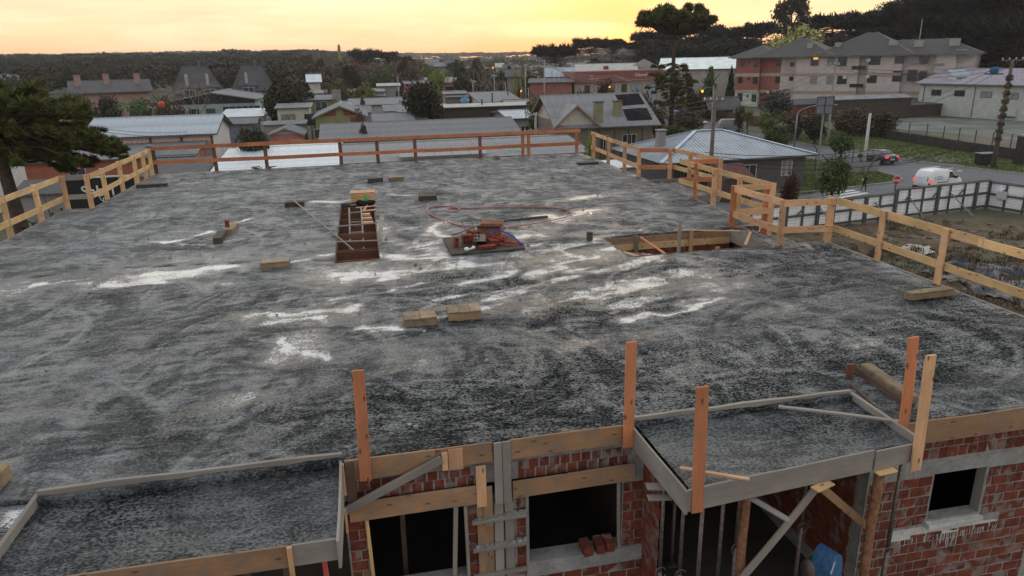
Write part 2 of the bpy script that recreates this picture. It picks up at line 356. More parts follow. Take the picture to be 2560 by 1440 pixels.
# ---- slab top as one relief sheet
rects = [(-10.25, 10.15, 7.9, 26.9), (-9.4, 10.75, 26.9, 35.1), (9.9, 10.75, 17.9, 26.9), (6.45, 11.35, 7.1, 15.75), (9.0, 10.15, 15.75, 17.9)]
holes = [(-.95, .15, 17.1, 24.95), (6.05, 9.85, 15.75, 17.85)]
gs = .05
U = np.round(np.arange(-10.25, 11.3501, gs), 3); Vv = np.round(np.arange(7.1, 35.1001, gs), 3)
uc, vc = np.meshgrid((U[:-1]+U[1:])/2, (Vv[:-1]+Vv[1:])/2)
ins = np.zeros(uc.shape, bool)
for a, b_, c_, d_ in rects: ins |= (uc > a) & (uc < b_) & (vc > c_) & (vc < d_)
for a, b_, c_, d_ in holes: ins &= ~((uc > a) & (uc < b_) & (vc > c_) & (vc < d_))
uu, vv = np.meshgrid(U, Vv)
# painted sheen areas and puddles measured on the slab: (px, py of two ends, width)
sheen_pud = [((820, 690), (1480, 640), 1.0, .70), ((1300, 760), (1800, 690), .8, .62), ((640, 800), (880, 790), .5, .66), ((740, 880), (800, 850), .5, .60), ((1250, 600), (1480, 530), .8, .60), ((940, 600), (980, 560), .45, .8), ((30, 720), (560, 640), .9, .50), ((1600, 640), (1750, 660), .5, .5), ((2170, 860), (2240, 850), .25, .6), ((480, 1030), (560, 1000), .35, .5), ((250, 712), (560, 668), .42), ((270, 712), (440, 700), .30), ((40, 722), (185, 702), .14), ((640, 798), (905, 768), .20), ((650, 812), (800, 795), .14),
       ((820, 690), (1150, 668), .42), ((860, 700), (1020, 690), .35), ((1180, 700), (1300, 680), .28), ((900, 822), (1010, 822), .13), ((760, 505), (870, 503), .20), ((940, 590), (955, 560), .2),
       ((960, 485), (1025, 487), .15), ((1285, 590), (1320, 588), .45), ((1400, 548), (1495, 525), .42), ((1400, 498), (1480, 492), .22), ((1350, 540), (1420, 552), .35),
       ((570, 612), (600, 600), .22), ((460, 592), (530, 580), .12), ((430, 610), (520, 608), .10), ((340, 604), (440, 598), .12), ((1310, 700), (1500, 640), .16), ((1480, 745), (1640, 712), .15),
       ((1600, 790), (1780, 740), .12), ((720, 855), (800, 890), .16), ((1380, 620), (1470, 650), .25), ((930, 640), (1180, 650), .25), ((1080, 600), (1110, 560), .25), ((560, 560), (640, 545), .08)]
wx = uu + (fbm(uu*.9, vv*.9, 4, 3)-.5)*1.6; wy = vv + (fbm(uu*.9+40, vv*1.6, 4, 5)-.5)*1.1
wet = np.zeros(uu.shape)
for pp in sheen_pud:
    p0, p1, wd = pp[:3]; mx = pp[3] if len(pp) > 3 else 1.0
    a = np.array(UV(*p0)); b_ = np.array(UV(*p1)); ab = b_-a
    tt = np.clip(((wx-a[0])*ab[0]+(wy-a[1])*ab[1])/(ab@ab), 0, 1)
    d = np.hypot(wx-a[0]-tt*ab[0], (wy-a[1]-tt*ab[1])*1.0)
    wet = np.maximum(wet, np.clip(1.15-d/wd*.62, 0, 1) if mx == 1 else np.clip(1.0-(d/wd)**2*.55, 0, 1)*mx)
# trowel strokes: swept arcs with fine concentric ridges
S = np.zeros(uu.shape); SA = np.zeros(uu.shape); rs_ = np.random.RandomState(12)
for k in range(900):
    cu, cv = rs_.uniform(-11, 12), rs_.uniform(6, 36); Rr_ = rs_.uniform(.9, 3.2); hw = rs_.uniform(.12, .42); a0 = rs_.uniform(0, 6.28) if rs_.rand() < .3 else rs_.normal(.9, .7); da = rs_.uniform(.35, 1.1)
    j0, j1 = np.searchsorted(U, [cu-Rr_-hw, cu+Rr_+hw]); i0, i1 = np.searchsorted(Vv, [cv-Rr_-hw, cv+Rr_+hw])
    if j1-j0 < 2 or i1-i0 < 2: continue
    X_ = uu[i0:i1, j0:j1]-cu; Y_ = vv[i0:i1, j0:j1]-cv; rr2 = np.hypot(X_, Y_); an = np.abs((np.arctan2(Y_, X_)-a0+np.pi) % (2*np.pi)-np.pi)
    al = np.clip(1-np.abs(rr2-Rr_)/hw, 0, 1)**.6*np.clip((da-an)*4, 0, 1); pat = vnoise(rr2*17+k*3.1, rr2*0+k, 9)*.7+vnoise(rr2*5+k*1.7, rr2*0+k*2, 19)*.6-.65+rs_.uniform(-.22, .25)
    pat = pat*np.clip(1.25-(cv-10)/26, .35, 1)
    S[i0:i1, j0:j1] = S[i0:i1, j0:j1]*(1-al*.85)+pat*al; SA[i0:i1, j0:j1] = np.maximum(SA[i0:i1, j0:j1], al)
# a generally wetter band along the middle of the slab
band = np.exp(-((vv-15.5)/5.5)**2)*np.exp(-((uu-3.2)/6.5)**2)
sheen = fbm(uu*.55+vv*.25, vv*1.5-uu*.3, 5, 11)
wet2 = np.clip((sheen-.50)*3.2+.05, 0, 1)*(.25+.75*band)
streak = np.clip((fbm(uu*.8+vv*.5+9, vv*2.6-uu*.9, 5, 23)-.56)*8, 0, 1)*np.clip(band*1.35, 0, 1)
wet = np.maximum(wet, np.clip(S, 0, 1)*.9*np.clip(band*1.2, .0, 1)); wet = np.maximum(wet, np.maximum(wet2*.6+.0, streak*.9))
zr_ = (fbm(uu*1.6, vv*3.2, 4, 31)-.5)*.045 + (fbm(uu*5+vv*2, vv*9, 3, 37)-.5)*.045 + (fbm(uu*.35, vv*.35, 2, 41)-.5)*.03
zr_ = zr_ + S*.012
for px_ in ((235, 672), (335, 667), (415, 664), (497, 659), (100, 690), (600, 655)):
    a_, b__ = UV(*px_); g_ = np.exp(-((uu-a_)/.22)**2-((vv-b__)/.07)**2); zr_ = zr_-.07*g_; wet = np.where(g_ > .15, np.minimum(wet, .2), wet)
zr_ = zr_*(1-np.clip((wet-.45)*3.2, 0, 1)) - .006*np.clip((wet-.45)*3, 0, 1)
P3 = np.stack([uu, vv, zr_], -1).reshape(-1, 3); nU = len(U)
ii, jj = np.nonzero(ins); q = np.stack([ii*nU+jj, ii*nU+jj+1, (ii+1)*nU+jj+1, (ii+1)*nU+jj], -1)
# skirt at the borders
ed = {}
E4 = np.concatenate([q[:, [0, 1]], q[:, [1, 2]], q[:, [2, 3]], q[:, [3, 0]]]); key = np.sort(E4, 1); code = key[:, 0]*10**7+key[:, 1]
un, ix, ct = np.unique(code, return_index=True, return_counts=True); be = E4[ix[ct == 1]]
bv = np.unique(be); low = P3[bv].copy(); low[:, 2] = -.14
used = np.unique(np.concatenate([q.ravel(), bv])); remap = -np.ones(len(P3), dtype=np.int64); remap[used] = np.arange(len(used))
lowmap = {int(b0): len(used)+k for k, b0 in enumerate(bv)}
sk = np.array([[remap[b0], lowmap[int(b0)], lowmap[int(b1)], remap[b1]] for b0, b1 in be])
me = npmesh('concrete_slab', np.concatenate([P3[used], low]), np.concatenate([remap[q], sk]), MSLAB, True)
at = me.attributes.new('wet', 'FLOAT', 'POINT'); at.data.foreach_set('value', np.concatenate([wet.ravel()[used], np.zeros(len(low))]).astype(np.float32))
rawv = np.clip(.95-(vv-11)/30, .5, 1)*np.clip(.72+(uu+1)*.09, .25, 1)+(fbm(uu*.45+3, vv*.55, 4, 71)-.5)*1.3
at = me.attributes.new('stroke', 'FLOAT', 'POINT'); at.data.foreach_set('value', np.concatenate([S.ravel()[used], np.zeros(len(low))]).astype(np.float32))
at = me.attributes.new('raw', 'FLOAT', 'POINT'); at.data.foreach_set('value', np.concatenate([np.clip(rawv, 0, 1).ravel()[used], np.ones(len(low))]).astype(np.float32))
link('concrete_slab', me, SITE)
def slab_patch(name, x0, x1, y0, y1, z, wetv=.15, poly=None, g=.05):
    """lower poured balcony slab with the same relief"""
    nx = max(2, int((x1-x0)/g)); ny = max(2, int((y1-y0)/g)); a = np.linspace(0, 1, nx+1); b2 = np.linspace(0, 1, ny+1); A, B = np.meshgrid(a, b2)
    if poly is None: poly = ((x0, y0), (x1, y0), (x1, y1), (x0, y1))
    p = [np.array(k) for k in poly]
    X = (1-A)*(1-B)*p[0][0]+A*(1-B)*p[1][0]+A*B*p[2][0]+(1-A)*B*p[3][0]; Y = (1-A)*(1-B)*p[0][1]+A*(1-B)*p[1][1]+A*B*p[2][1]+(1-A)*B*p[3][1]
    Z = z+(fbm(X*1.6+9, Y*3.2, 4, 51)-.5)*.03+(fbm(X*7, Y*9, 3, 57)-.5)*.022
    n = nx+1; i, j = np.meshgrid(np.arange(ny), np.arange(nx), indexing='ij'); i = i.ravel(); j = j.ravel()
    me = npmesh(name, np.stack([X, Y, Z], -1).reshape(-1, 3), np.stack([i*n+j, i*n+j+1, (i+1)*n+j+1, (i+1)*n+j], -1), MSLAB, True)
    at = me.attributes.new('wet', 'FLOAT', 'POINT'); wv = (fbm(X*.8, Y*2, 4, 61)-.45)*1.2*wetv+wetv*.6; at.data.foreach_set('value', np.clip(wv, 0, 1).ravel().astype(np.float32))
    at = me.attributes.new('raw', 'FLOAT', 'POINT'); at.data.foreach_set('value', np.clip(.75+(fbm(X*.7, Y*.9, 3, 66)-.5)*1.0, 0, 1).ravel().astype(np.float32))
    return link(name, me, SITE)
slab_patch('balcony_slab', -3.95, -.62, 6.47, 7.98, -.10, .2)
slab_patch('balcony_slab', 3.2, 6.4, 6.4, 8.0, -.05, .25, poly=((3.28, 6.42), (6.36, 6.72), (6.46, 7.98), (3.22, 7.98)))
slab_patch('balcony_slab', 10.8, 11.9, 22.6, 26.2, -.10, .2)
slab_patch('balcony_slab', -6.2, -4.0, 7.2, 7.98, -.06, 1.5)
slab_patch('balcony_slab', 10.8, 11.45, 15.9, 18.0, -.35, .2)
# ---- walls behind and below (mortar grey, bricks set proud of them)
wl = MB()
wl.box(-.62, 3.36, 7.956, 8.13, -.62, -.14)                    # infill over the windows
wl.box(-.62, -.38, 7.956, 8.13, -3.0, -.9); wl.box(.92, 1.72, 7.956, 8.13, -3.0, -.9); wl.box(3.06, 3.36, 7.956, 8.13, -3.0, -.62)
wl.box(-.38, .92, 7.956, 8.13, -3.0, -2.08); wl.box(1.72, 3.06, 7.956, 8.13, -3.0, -2.16)
wl.box(6.26, 7.28, 7.196, 7.37, -3.2, -.34); wl.box(8.16, 11.3, 7.196, 7.37, -3.2, -.34); wl.box(7.28, 8.16, 7.196, 7.37, -.94, -.34); wl.box(7.28, 8.16, 7.196, 7.37, -3.2, -1.68)
wl.box(6.26, 6.42, 7.37, 12.0, -3.2, -.34)                     # return of the entrance wall
wl.box(3.20, 3.36, 8.13, 12.0, -3.2, -.34)
wl.build('wall', MMORT, SITE)
w2 = MB()
w2.box(-10.2, -10.0, 8, 26.9, -7.2, -.3); w2.box(-9.4, -9.2, 26.9, 35, -7.2, -.3); w2.box(-9.4, 10.7, 34.85, 35.05, -7.2, -.3)
w2.box(10.55, 10.7, 18, 34.85, -7.2, -.3); w2.box(11.1, 11.3, 7.4, 15.7, -7.2, -.3); w2.box(9.9, 11.1, 15.5, 15.7, -7.2, -.3); w2.box(10.0, 10.1, 15.9, 17.9, -7.2, -.3)
w2.box(-10.0, -.62, 8.0, 8.14, -7.2, -2.9); w2.box(-.62, 11.1, 8.14, 8.3, -7.2, -3.2)
w2.build('wall', mat('raw_brick_wall', (.22, .08, .05), .9, .3, 3, dirt=.5, dirtc=(.2, .19, .18)), SITE)
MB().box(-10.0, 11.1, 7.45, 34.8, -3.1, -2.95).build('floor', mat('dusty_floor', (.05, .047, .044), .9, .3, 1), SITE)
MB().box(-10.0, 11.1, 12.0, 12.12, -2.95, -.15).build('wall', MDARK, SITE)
MB().box(3.17, 3.195, 8.14, 12.0, -3.0, -.3).build('wall', MDARK, SITE)  # added dark sheet, painted shade over the return wall's inner face
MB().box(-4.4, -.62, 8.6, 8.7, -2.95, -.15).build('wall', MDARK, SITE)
# ---- bricks
brick_me = {}
def brick(parent, x, y, z, lx, lz, ax='u', dp=.035):
    k = (round(lx, 2), round(lz, 3), ax)
    if k not in brick_me:
        mb = MB(); mb.box(-lx/2, lx/2, -dp, dp, -lz/2, lz/2, .003) if ax == 'u' else mb.box(-dp, dp, -lx/2, lx/2, -lz/2, lz/2, .003)
        brick_me[k] = mb.mesh('brick', MBR)
    o = link('brick', brick_me[k], parent); o.location = (x, y+random.uniform(-.005, .004), z+random.uniform(-.002, .002)); o.rotation_euler = (random.gauss(0, .006), random.gauss(0, .007), random.gauss(0, .008)); return o
nb = 0
def course(u0, u1, z, v, lz=.14, lx=.245, off=0., holes_=()):
    global nb
    x = u0-off
    while x < u1-.03:
        segs = [(max(x, u0), min(x+lx, u1))]
        for h0, h1, g0, g1 in holes_:
            if g0 < z < g1: segs = [(p, q_) for a, b_ in segs for p, q_ in ((a, min(b_, h0)), (max(a, h1), b_)) if q_-p > .04]
        for a, b_ in segs:
            if b_-a > .04: brick(SITE, (a+b_)/2, v, z, round((b_-a)/.02)*.02, lz); nb += 1
        x += lx+.018
for r_ in range(2):                                            # header courses over the openings
    zc = -.415-.137*r_
    course(-.56, 1.03, zc, 7.985, .125, .125, .06*r_); course(1.62, 3.18, zc, 7.985, .125, .125, .05*r_)
win = (7.26, 8.18, -1.70, -.90); si = (6.75, 8.52, -1.96, -1.66)
for r_ in range(2): course(6.3, 9.3, -.435-.172*r_, 7.225, .157, .135, .07*r_)
for r_ in range(13): course(6.28, 9.1, -1.03-.155*r_, 7.225, .136, .245, .125*(r_ % 2), (win, si))
for r_ in range(8):
    zc = -.98-.155*r_; course(-.6, -.385, zc, 7.985, .14, .125 if r_ % 2 else .21, 0)
    course(.925, 1.05, zc, 7.985, .14, .13); course(1.585, 1.70, zc, 7.985, .14, .12)
    course(3.07, 3.35, zc, 7.985, .14, .17 if r_ % 2 else .21, .0 if r_ % 2 else .1)
for r_ in range(3): course(1.72, 3.35, -2.26-.155*r_, 7.985, .14, .245, .125*(r_ % 2))
for r_ in range(1): course(-.38, 1.0, -2.25-.155*r_, 7.985, .14, .245, .1)
mb = MB()                                                      # bricks of the two return walls inside the entrance, seen edge on in the dark
for (xx, s) in ((6.25, 1), (3.365, -1)):
    for r_ in range(14):
        y = 7.42-.12*(r_ % 2)
        while y < 11.6: mb.box(xx-.008, xx+.008, max(y, 7.4), y+.245, -1.1-.155*r_-.07+.5, -1.1-.155*r_+.07+.5); y += .26
mb.build('brick', MBR, SITE)['kind'] = 'stuff'
mb = MB(); mb.box(-.62, 3.36, 7.93, 8.13, -2.08, -1.95) if False else None
# sills and lintel bands
mb = MB(); mb.box(1.70, 3.36, 7.90, 8.16, -2.16, -1.92, .008); mb.build('sill', MCONC, SITE)
mb = MB(); mb.box(-.38, .95, 7.90, 8.16, -2.2, -2.02, .008); mb.build('sill', MCONC, SITE)
mb = MB(); mb.box(6.95, 9.6, 7.195, 7.30, -.94, -.755, .006); mb.build('lintel', MCONC, SITE)
mb = MB(); mb.box(6.77, 8.5, 7.19, 7.34, -1.95, -1.78, .012); mb.box(7.28, 8.17, 7.12, 7.4, -1.79, -1.71, .008); mb.build('sill', mat('pale_cement', (.52, .52, .50), .85, .2, 5, dirt=.4, dirtc=(.25, .24, .23)), SITE)
dr = MB()
for i in range(60):                                            # cement drips under the pale sill
    x = random.uniform(6.8, 8.5); l = random.uniform(.04, .26)**1.0*(1 if 7.5 < x < 8.1 else .45); dr.box(x-random.uniform(.002, .005), x+.003, 7.184, 7.188, -1.95-l, -1.94)
dr.build('cement_drip', MATS['pale_cement'], SITE)['kind'] = 'stuff'
MB().box(7.27, 7.30, 7.2, 7.34, -1.71, -.95).build('jamb_board', MATS['weathered_board'], SITE); MB().box(8.14, 8.17, 7.2, 7.34, -1.71, -.95).build('jamb_board', MATS['weathered_board'], SITE)
# ---- form boards of the front
def fb(a, b_, h, m, th=.03, name='form_board', jag=0.004, label=None): return board(name, a, b_, th, h, m, SITE, label=label, jag=jag)
fb((-.55, 7.87, -.135), (.55, 7.87, -.13), .29, WF); fb((.55, 7.865, -.125), (1.27, 7.865, -.115), .28, WF)
fb((1.50, 7.87, -.125), (3.02, 7.87, -.115), .28, WF)
board('form_board', (1.335, 7.84, .015), (1.335, 7.84, -.88), .105, .03, WG, SITE, up=(0, 1, 0)); board('form_board', (1.445, 7.835, .02), (1.445, 7.835, -.88), .105, .03, WG, SITE, up=(0, 1, 0))
fb((-.56, 7.87, -.735), (1.10, 7.87, -.72), .27, WF); fb((1.52, 7.87, -.725), (3.2, 7.87, -.70), .25, WF)
board('form_board', (1.11, 7.86, -.30), (1.11, 7.86, -.9), .13, .03, WP, SITE, up=(0, 1, 0)); board('form_board', (1.19, 7.87, -.62), (1.19, 7.87, -1.22), .12, .03, WF, SITE, up=(0, 1, 0))
for x, m_, z0 in ((1.10, WF, -.9), (1.20, WF, -1.0), (1.335, WG, -.9), (1.47, WG, -.9)): board('column_form_board', (x, 7.90, z0), (x, 7.90, -2.9), .12, .03, m_, SITE, up=(0, 1, 0))
for z_ in (-1.13, -1.56, -1.98): board('batten', (.97, 7.86, z_), (1.70, 7.86, z_+.01), .055, .05, WG, SITE)
mb = MB()
for z_ in (-1.10, -1.53):
    for i in range(16): x = 1.0+.043*i; mb.box(x, x+.06, 7.845, 7.90, z_, z_+random.uniform(.01, .05), .012)
mb.build('mortar_spill', MCONC, SITE)['kind'] = 'stuff'
board('brace', (-.62, 7.80, -.66), (.62, 7.80, -.10), .03, .11, WG, SITE)
board('form_board', (-.50, 7.85, .0), (-.50, 7.85, -.62), .11, .03, WD, SITE, up=(0, 1, 0)); board('form_board', (-.58, 7.84, -.01), (-.58, 7.84, -.45), .035, .03, WP, SITE, up=(0, 1, 0))
board('cleat', (.66, 7.835, -.03), (.66, 7.835, -.28), .075, .03, WP, SITE, up=(0, 1, 0)); board('cleat', (.80, 7.848, -.0), (.80, 7.848, -.30), .18, .015, WP, SITE, up=(0, 1, 0))
board('cleat', (-.60, 7.80, -.60), (-.60, 7.80, -.96), .03, .05, WP, SITE, up=(0, 1, 0))
for x0_, y0_, x1_, y1_, zt, m_ in ((-.36, 7.93, -.34, 7.93, -.9, WY), (.90, 7.93, .905, 7.93, -.9, WG), (1.72, 7.93, 1.72, 7.93, -.86, WG), (3.0, 7.95, 3.03, 7.95, -.86, WG)):
    board('jamb_board', (x0_, y0_, zt), (x1_, y1_, -2.0), .045, .04, m_, SITE, up=(0, 1, 0))
board('prop_board', (.78, 7.95, -.88), (.72, 7.99, -2.0), .06, .04, WG, SITE, up=(0, 1, 0))
board('prop_board', (.10, 8.6, -.88), (.08, 8.6, -2.9), .07, .07, WD, SITE, up=(0, 1, 0))
# left balcony forms
fb((-4.6, 6.44, -.17), (-1.10, 6.44, -.17), .26, WF); fb((-1.06, 6.44, -.17), (-.60, 6.44, -.17), .25, WG)
board('cleat', (-1.08, 6.41, -.04), (-1.08, 6.41, -.46), .05, .04, WP, SITE, up=(0, 1, 0))
fb((-.60, 6.38, -.20), (-.60, 8.0, -.17), .34, WG); fb((-3.97, 7.99, -.005), (-.58, 7.99, -.005), .13, WG, .05, jag=.012)
fb((-3.98, 6.1, -.08), (-3.98, 8.0, -.06), .15, WG, .05, jag=.012)
board('prop_board', (-.78, 6.6, -.3), (-.74, 6.6, -2.9), .05, .05, mat('red_painted_wood', (.5, .10, .08)), SITE, up=(0, 1, 0))
board('joist', (-4.5, 6.7, -.36), (-.7, 6.7, -.36), .07, .09, WD, SITE); board('prop_board', (-1.2, 6.8, -.3), (-1.2, 6.8, -2.9), .08, .08, WD, SITE, up=(0, 1, 0))
board('prop_board', (-1.7, 7.2, -.3), (-1.7, 7.2, -2.9), .08, .08, WD, SITE, up=(0, 1, 0))
# right balcony forms
fb((3.22, 6.35, -.145), (5.72, 6.56, -.12), .29, WG); fb((5.74, 6.55, -.115), (6.40, 6.60, -.11), .26, WG)
fb((3.14, 8.0, -.16), (3.20, 6.32, -.16), .30, WG); fb((3.14, 8.0, .0), (6.44, 8.0, .01), .11, WG, .05, jag=.012)
fb((6.43, 8.0, -.02), (6.42, 6.62, -.02), .13, WG, .05, jag=.01); fb((6.62, 8.25, -.1), (6.46, 7.15, -.12), .26, WD)
fb((6.46, 7.06, -.165), (8.9, 7.06, -.155), .33, WF, jag=.012); fb((8.92, 7.06, -.165), (11.4, 7.06, -.155), .33, WF)
board('lath', (3.30, 6.75, .02), (3.95, 6.33, .03), .05, .025, WP, SITE); board('lath', (5.2, 7.80, .05), (6.5, 7.08, .03), .06, .03, WG, SITE)
board('joist', (3.35, 6.55, -.34), (6.3, 6.80, -.31), .09, .09, WD, SITE); board('joist', (3.3, 7.3, -.34), (6.3, 7.4, -.31), .09, .09, WD, SITE)
board('brace', (4.95, 6.50, -.34), (4.02, 6.62, -1.75), .10, .03, WG, SITE, up=(0, 1, 0)); board('brace', (5.0, 6.46, -.33), (6.15, 6.95, -1.42), .10, .03, WF, SITE, up=(0, 1, 0))
board('cleat', (4.85, 6.40, -.29), (5.12, 6.48, -.28), .12, .02, WY, SITE); board('cleat', (5.75, 6.50, -.27), (6.02, 6.52, -.26), .10, .02, WY, SITE)
board('lath', (4.05, 6.45, -.30), (4.35, 6.1, -.42), .09, .02, WG, SITE); board('cleat', (3.02, 7.05, -.38), (3.28, 7.0, -.39), .14, .02, WG, SITE); board('cleat', (3.0, 6.95, -.47), (3.28, 6.9, -.47), .12, .02, WG, SITE)
# side and back form boards round the slab
sb = [((-10.29, 8.0), (-10.29, 26.9)), ((-9.44, 26.95), (-9.44, 35.1)), ((-9.4, 35.13), (10.75, 35.13)), ((10.79, 35.1), (10.79, 26.3)), ((10.79, 22.5), (10.79, 18.0)), ((11.39, 15.7), (11.39, 7.1)), ((9.9, 17.93), (10.75, 17.93)), ((10.19, 17.9), (10.19, 15.8)), ((10.2, 15.79), (11.38, 15.79)),
      ((11.95, 26.2), (11.95, 22.6)), ((10.8, 26.25), (11.95, 26.25)), ((10.8, 22.57), (11.95, 22.57)), ((-10.25, 26.93), (-9.4, 26.93))]
for (a, b_) in sb:
    n = max(1, round(math.hypot(b_[0]-a[0], b_[1]-a[1])/4.5))
    for i in range(n):
        p = [a[k]+(b_[k]-a[k])*i/n for k in (0, 1)]; q_ = [a[k]+(b_[k]-a[k])*(i+.995)/n for k in (0, 1)]
        fb((p[0], p[1], -.13), (q_[0], q_[1], -.13), .27, WG if a[0] < 9 else WO if a[1] == 17.93 else WG)
# back wall / scaffold kerb boards beyond the slab edge
fb((2.5, 35.5, -.05), (6.5, 35.5, -.05), .12, WG)
# stair opening: formwork inside (risers seen from above)
for i in range(11):
    v = 24.7-.68*i
    board('stair_form_board', (-.94, v, -.22-.06*(i % 3)), (.14, v, -.22-.06*(i % 3)), .03, .26, WB, SITE)
    if i % 2 == 0: board('stair_form_board', (-.94, v-.22, -.42), (.14, v-.22, -.42), .38, .03, WB, SITE)
board('stair_form_board', (-.94, 17.16, -.15), (.14, 17.16, -.12), .03, .28, WO, SITE); board('stair_form_board', (-.94, 17.5, -.36), (.14, 17.5, -.36), .5, .03, WB, SITE)
for u_ in (-.95, .15): board('stair_form_board', (u_, 17.1, -.15), (u_, 24.95, -.15), .03, .28, WD, SITE)
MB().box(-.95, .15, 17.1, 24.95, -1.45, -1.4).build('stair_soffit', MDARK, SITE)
# second opening
for z_, m_ in ((-.15, WF), (-.34, WY)): board('form_board', (6.06, 17.84, z_), (9.84, 17.84, z_), .03, .19, m_, SITE)
board('form_board', (9.83, 17.84, -.2), (9.83, 15.77, -.2), .03, .36, WG, SITE); board('form_board', (6.07, 17.84, -.14), (6.07, 15.77, -.14), .03, .26, WD, SITE); board('form_board', (6.06, 15.77, -.1), (9.84, 15.77, -.1), .03, .2, WD, SITE)
MB().box(6.06, 9.84, 17.86, 17.98, -3, -.43).build('wall', MATS['raw_brick_wall'], SITE)
mb = MB()
for r_ in range(8):
    x = 6.08-.12*(r_ % 2)
    while x < 9.8: mb.box(max(6.07, x), min(x+.245, 9.84), 17.845, 17.87, -.55-.155*r_, -.41-.155*r_); x += .26
mb.build('brick', MBR, SITE)['kind'] = 'stuff'
for x, m_, z0, z1 in ((7.02, WG, .0, -1.2), (8.62, WP, .0, -1.0), (8.98, WP, -.25, -1.0), (9.3, WP, -.32, -1.0)): board('upright', (x, 17.75 if z0 == 0 else 16.9, z0), (x, 17.75 if z0 == 0 else 16.9, z1), .11, .03, m_, SITE, up=(0, 1, 0))
board('upright', (7.55, 16.2, .72), (7.55, 16.2, -.9), .08, .06, WG, SITE, up=(0, 1, 0))
board('brace', (7.12, 17.7, -.05), (7.50, 16.3, -.35), .08, .03, WO, SITE)
board('lath', (8.15, 17.86, .05), (9.85, 17.35, .02), .05, .03, WP, SITE); board('lath', (9.2, 15.9, .03), (9.95, 17.0, .06), .07, .03, WP, SITE)
for i in range(7): board('offcut_board', (6.15+.13*i, 17.3-.1*i, -.25), (6.5+.14*i, 15.95+.05*i, -.18-.02*i), .09, .03, (WB, WG, WP, WD)[i % 4], SITE)
# ================================================================== GUARD RAILS (each run one thing: posts and rails)
def pathrail(label, pts, zt, zb, posts, mats, group='timber guard rails round the slab', hts=.175, dz=None):
    """pts: list of (u,v) corner points; posts: list of (u, v, zlow)"""
    e = E('guard_rail', W(pts[0][0], pts[0][1], 0), YAW, label, 'guard rail', group); o0 = pts[0]
    for i in range(len(pts)-1):
        a, b_ = pts[i], pts[i+1]; m1 = mats[i % len(mats)]
        L_ = math.hypot(b_[0]-a[0], b_[1]-a[1]); n = max(1, round(L_/4.2))
        for zc in (zt, zb):
            for k in range(n):
                p = [a[j]+(b_[j]-a[j])*k/n-o0[j] for j in (0, 1)]; q_ = [a[j]+(b_[j]-a[j])*min(1, (k+1.03)/n)-o0[j] for j in (0, 1)]
                wig = random.uniform(-.015, .015); j2 = random.uniform(0, .008)
                board('rail', (p[0], p[1]-j2, zc-hts/2+wig), (q_[0], q_[1]-j2, zc-hts/2+random.uniform(-.012, .012)), .028, hts*random.uniform(.93, 1.05), m1, e)
    for (u_, v_, z0, m_, ang) in posts:
        up = (math.cos(ang), math.sin(ang), 0)
        board('post', (u_-o0[0], v_-o0[1], z0), (u_-o0[0]+random.uniform(-.012, .012), v_-o0[1], zt+random.uniform(-.01, .02)), .165, .04, m_, e, up=up)
    return e
Z1 = 1.17; Z2 = .52
def pu(x, y, z=Z1): return UV(x, y, z)
A_ = math.pi/2
# right, near run
I0 = pu(2067, 495); Hh = pu(1959, 499); Gg = pu(1836, 464); Ff = pu(1935, 457); Dd = pu(1700, 397.5); Cc = pu(1803, 394.7); Bb = pu(1688.5, 369); Aa = pu(1598.5, 369.4); R0 = pu(1478, 329)
I0 = (11.40, I0[1]); 
pathrail('pale yellow timber guard rail running along the near right slab edge above the earth lot', [I0, (11.42, 6.9)], Z1, .47, [(11.36, v_, -.35, WP, 0) for v_ in (15.75, 13.82, 12.0, 8.4)], [WY])
pathrail('zigzag timber rail round the notch beside the square slab opening', [Gg, Hh, I0], Z1, .47, [(Gg[0], Gg[1], -.1, WO, A_), (Hh[0], Hh[1], -.2, WP, A_), (I0[0]-.1, I0[1]+.03, -.2, WP, A_), (11.0, 18.1, -.4, WO, A_)], [WP, WP])
pathrail('short timber cross rail closing the far side of the notch', [Ff, (Gg[0]-.05, Gg[1]+.06)], Z1-.01, .47, [(Ff[0], Ff[1], -.9, WP, A_)], [WP])
pathrail('pale timber guard rail beside the hip roofed house, between two slab notches', [Dd, (Ff[0]-.02, Ff[1])], Z1, .50, [(10.83, v_, -.3, m_, A_) for v_, m_ in ((22.2, WO), (20.9, WP), (19.3, WP))], [WY])
pathrail('timber rail round the far right balcony notch in front of the light pole', [Aa, Bb, Cc, (Dd[0]+.1, Dd[1]+.05)], Z1-.02, .50, [(Aa[0], Aa[1], -.2, WP, A_), (Bb[0]-.2, Bb[1], -.3, WP, A_), (Bb[0]-.05, Bb[1]-1.5, -.3, WP, A_), (Cc[0], Cc[1], -.3, WP, A_)], [WO, WY, WO])
pathrail('timber guard rail on the far right edge descending from the back corner', [R0, Aa], Z1, .50, [(10.85, v_, -.3, WP, A_) for v_ in (33.4, 31.2, 29.1)], [WP])
# back run
bk = pathrail('long orange timber guard rail along the back slab edge', [(-9.45, 35.18), (10.75, 35.22)], 1.22, .58, [(x, 35.24, -.25, m_, A_) for x, m_ in ((-9.4, WD), (-6.8, WB), (-4.55, WB), (-1.15, WB), (.6, WB), (2.4, WB), (5.6, WB), (7.75, WO), (8.05, WO), (10.55, WO))], [WO])
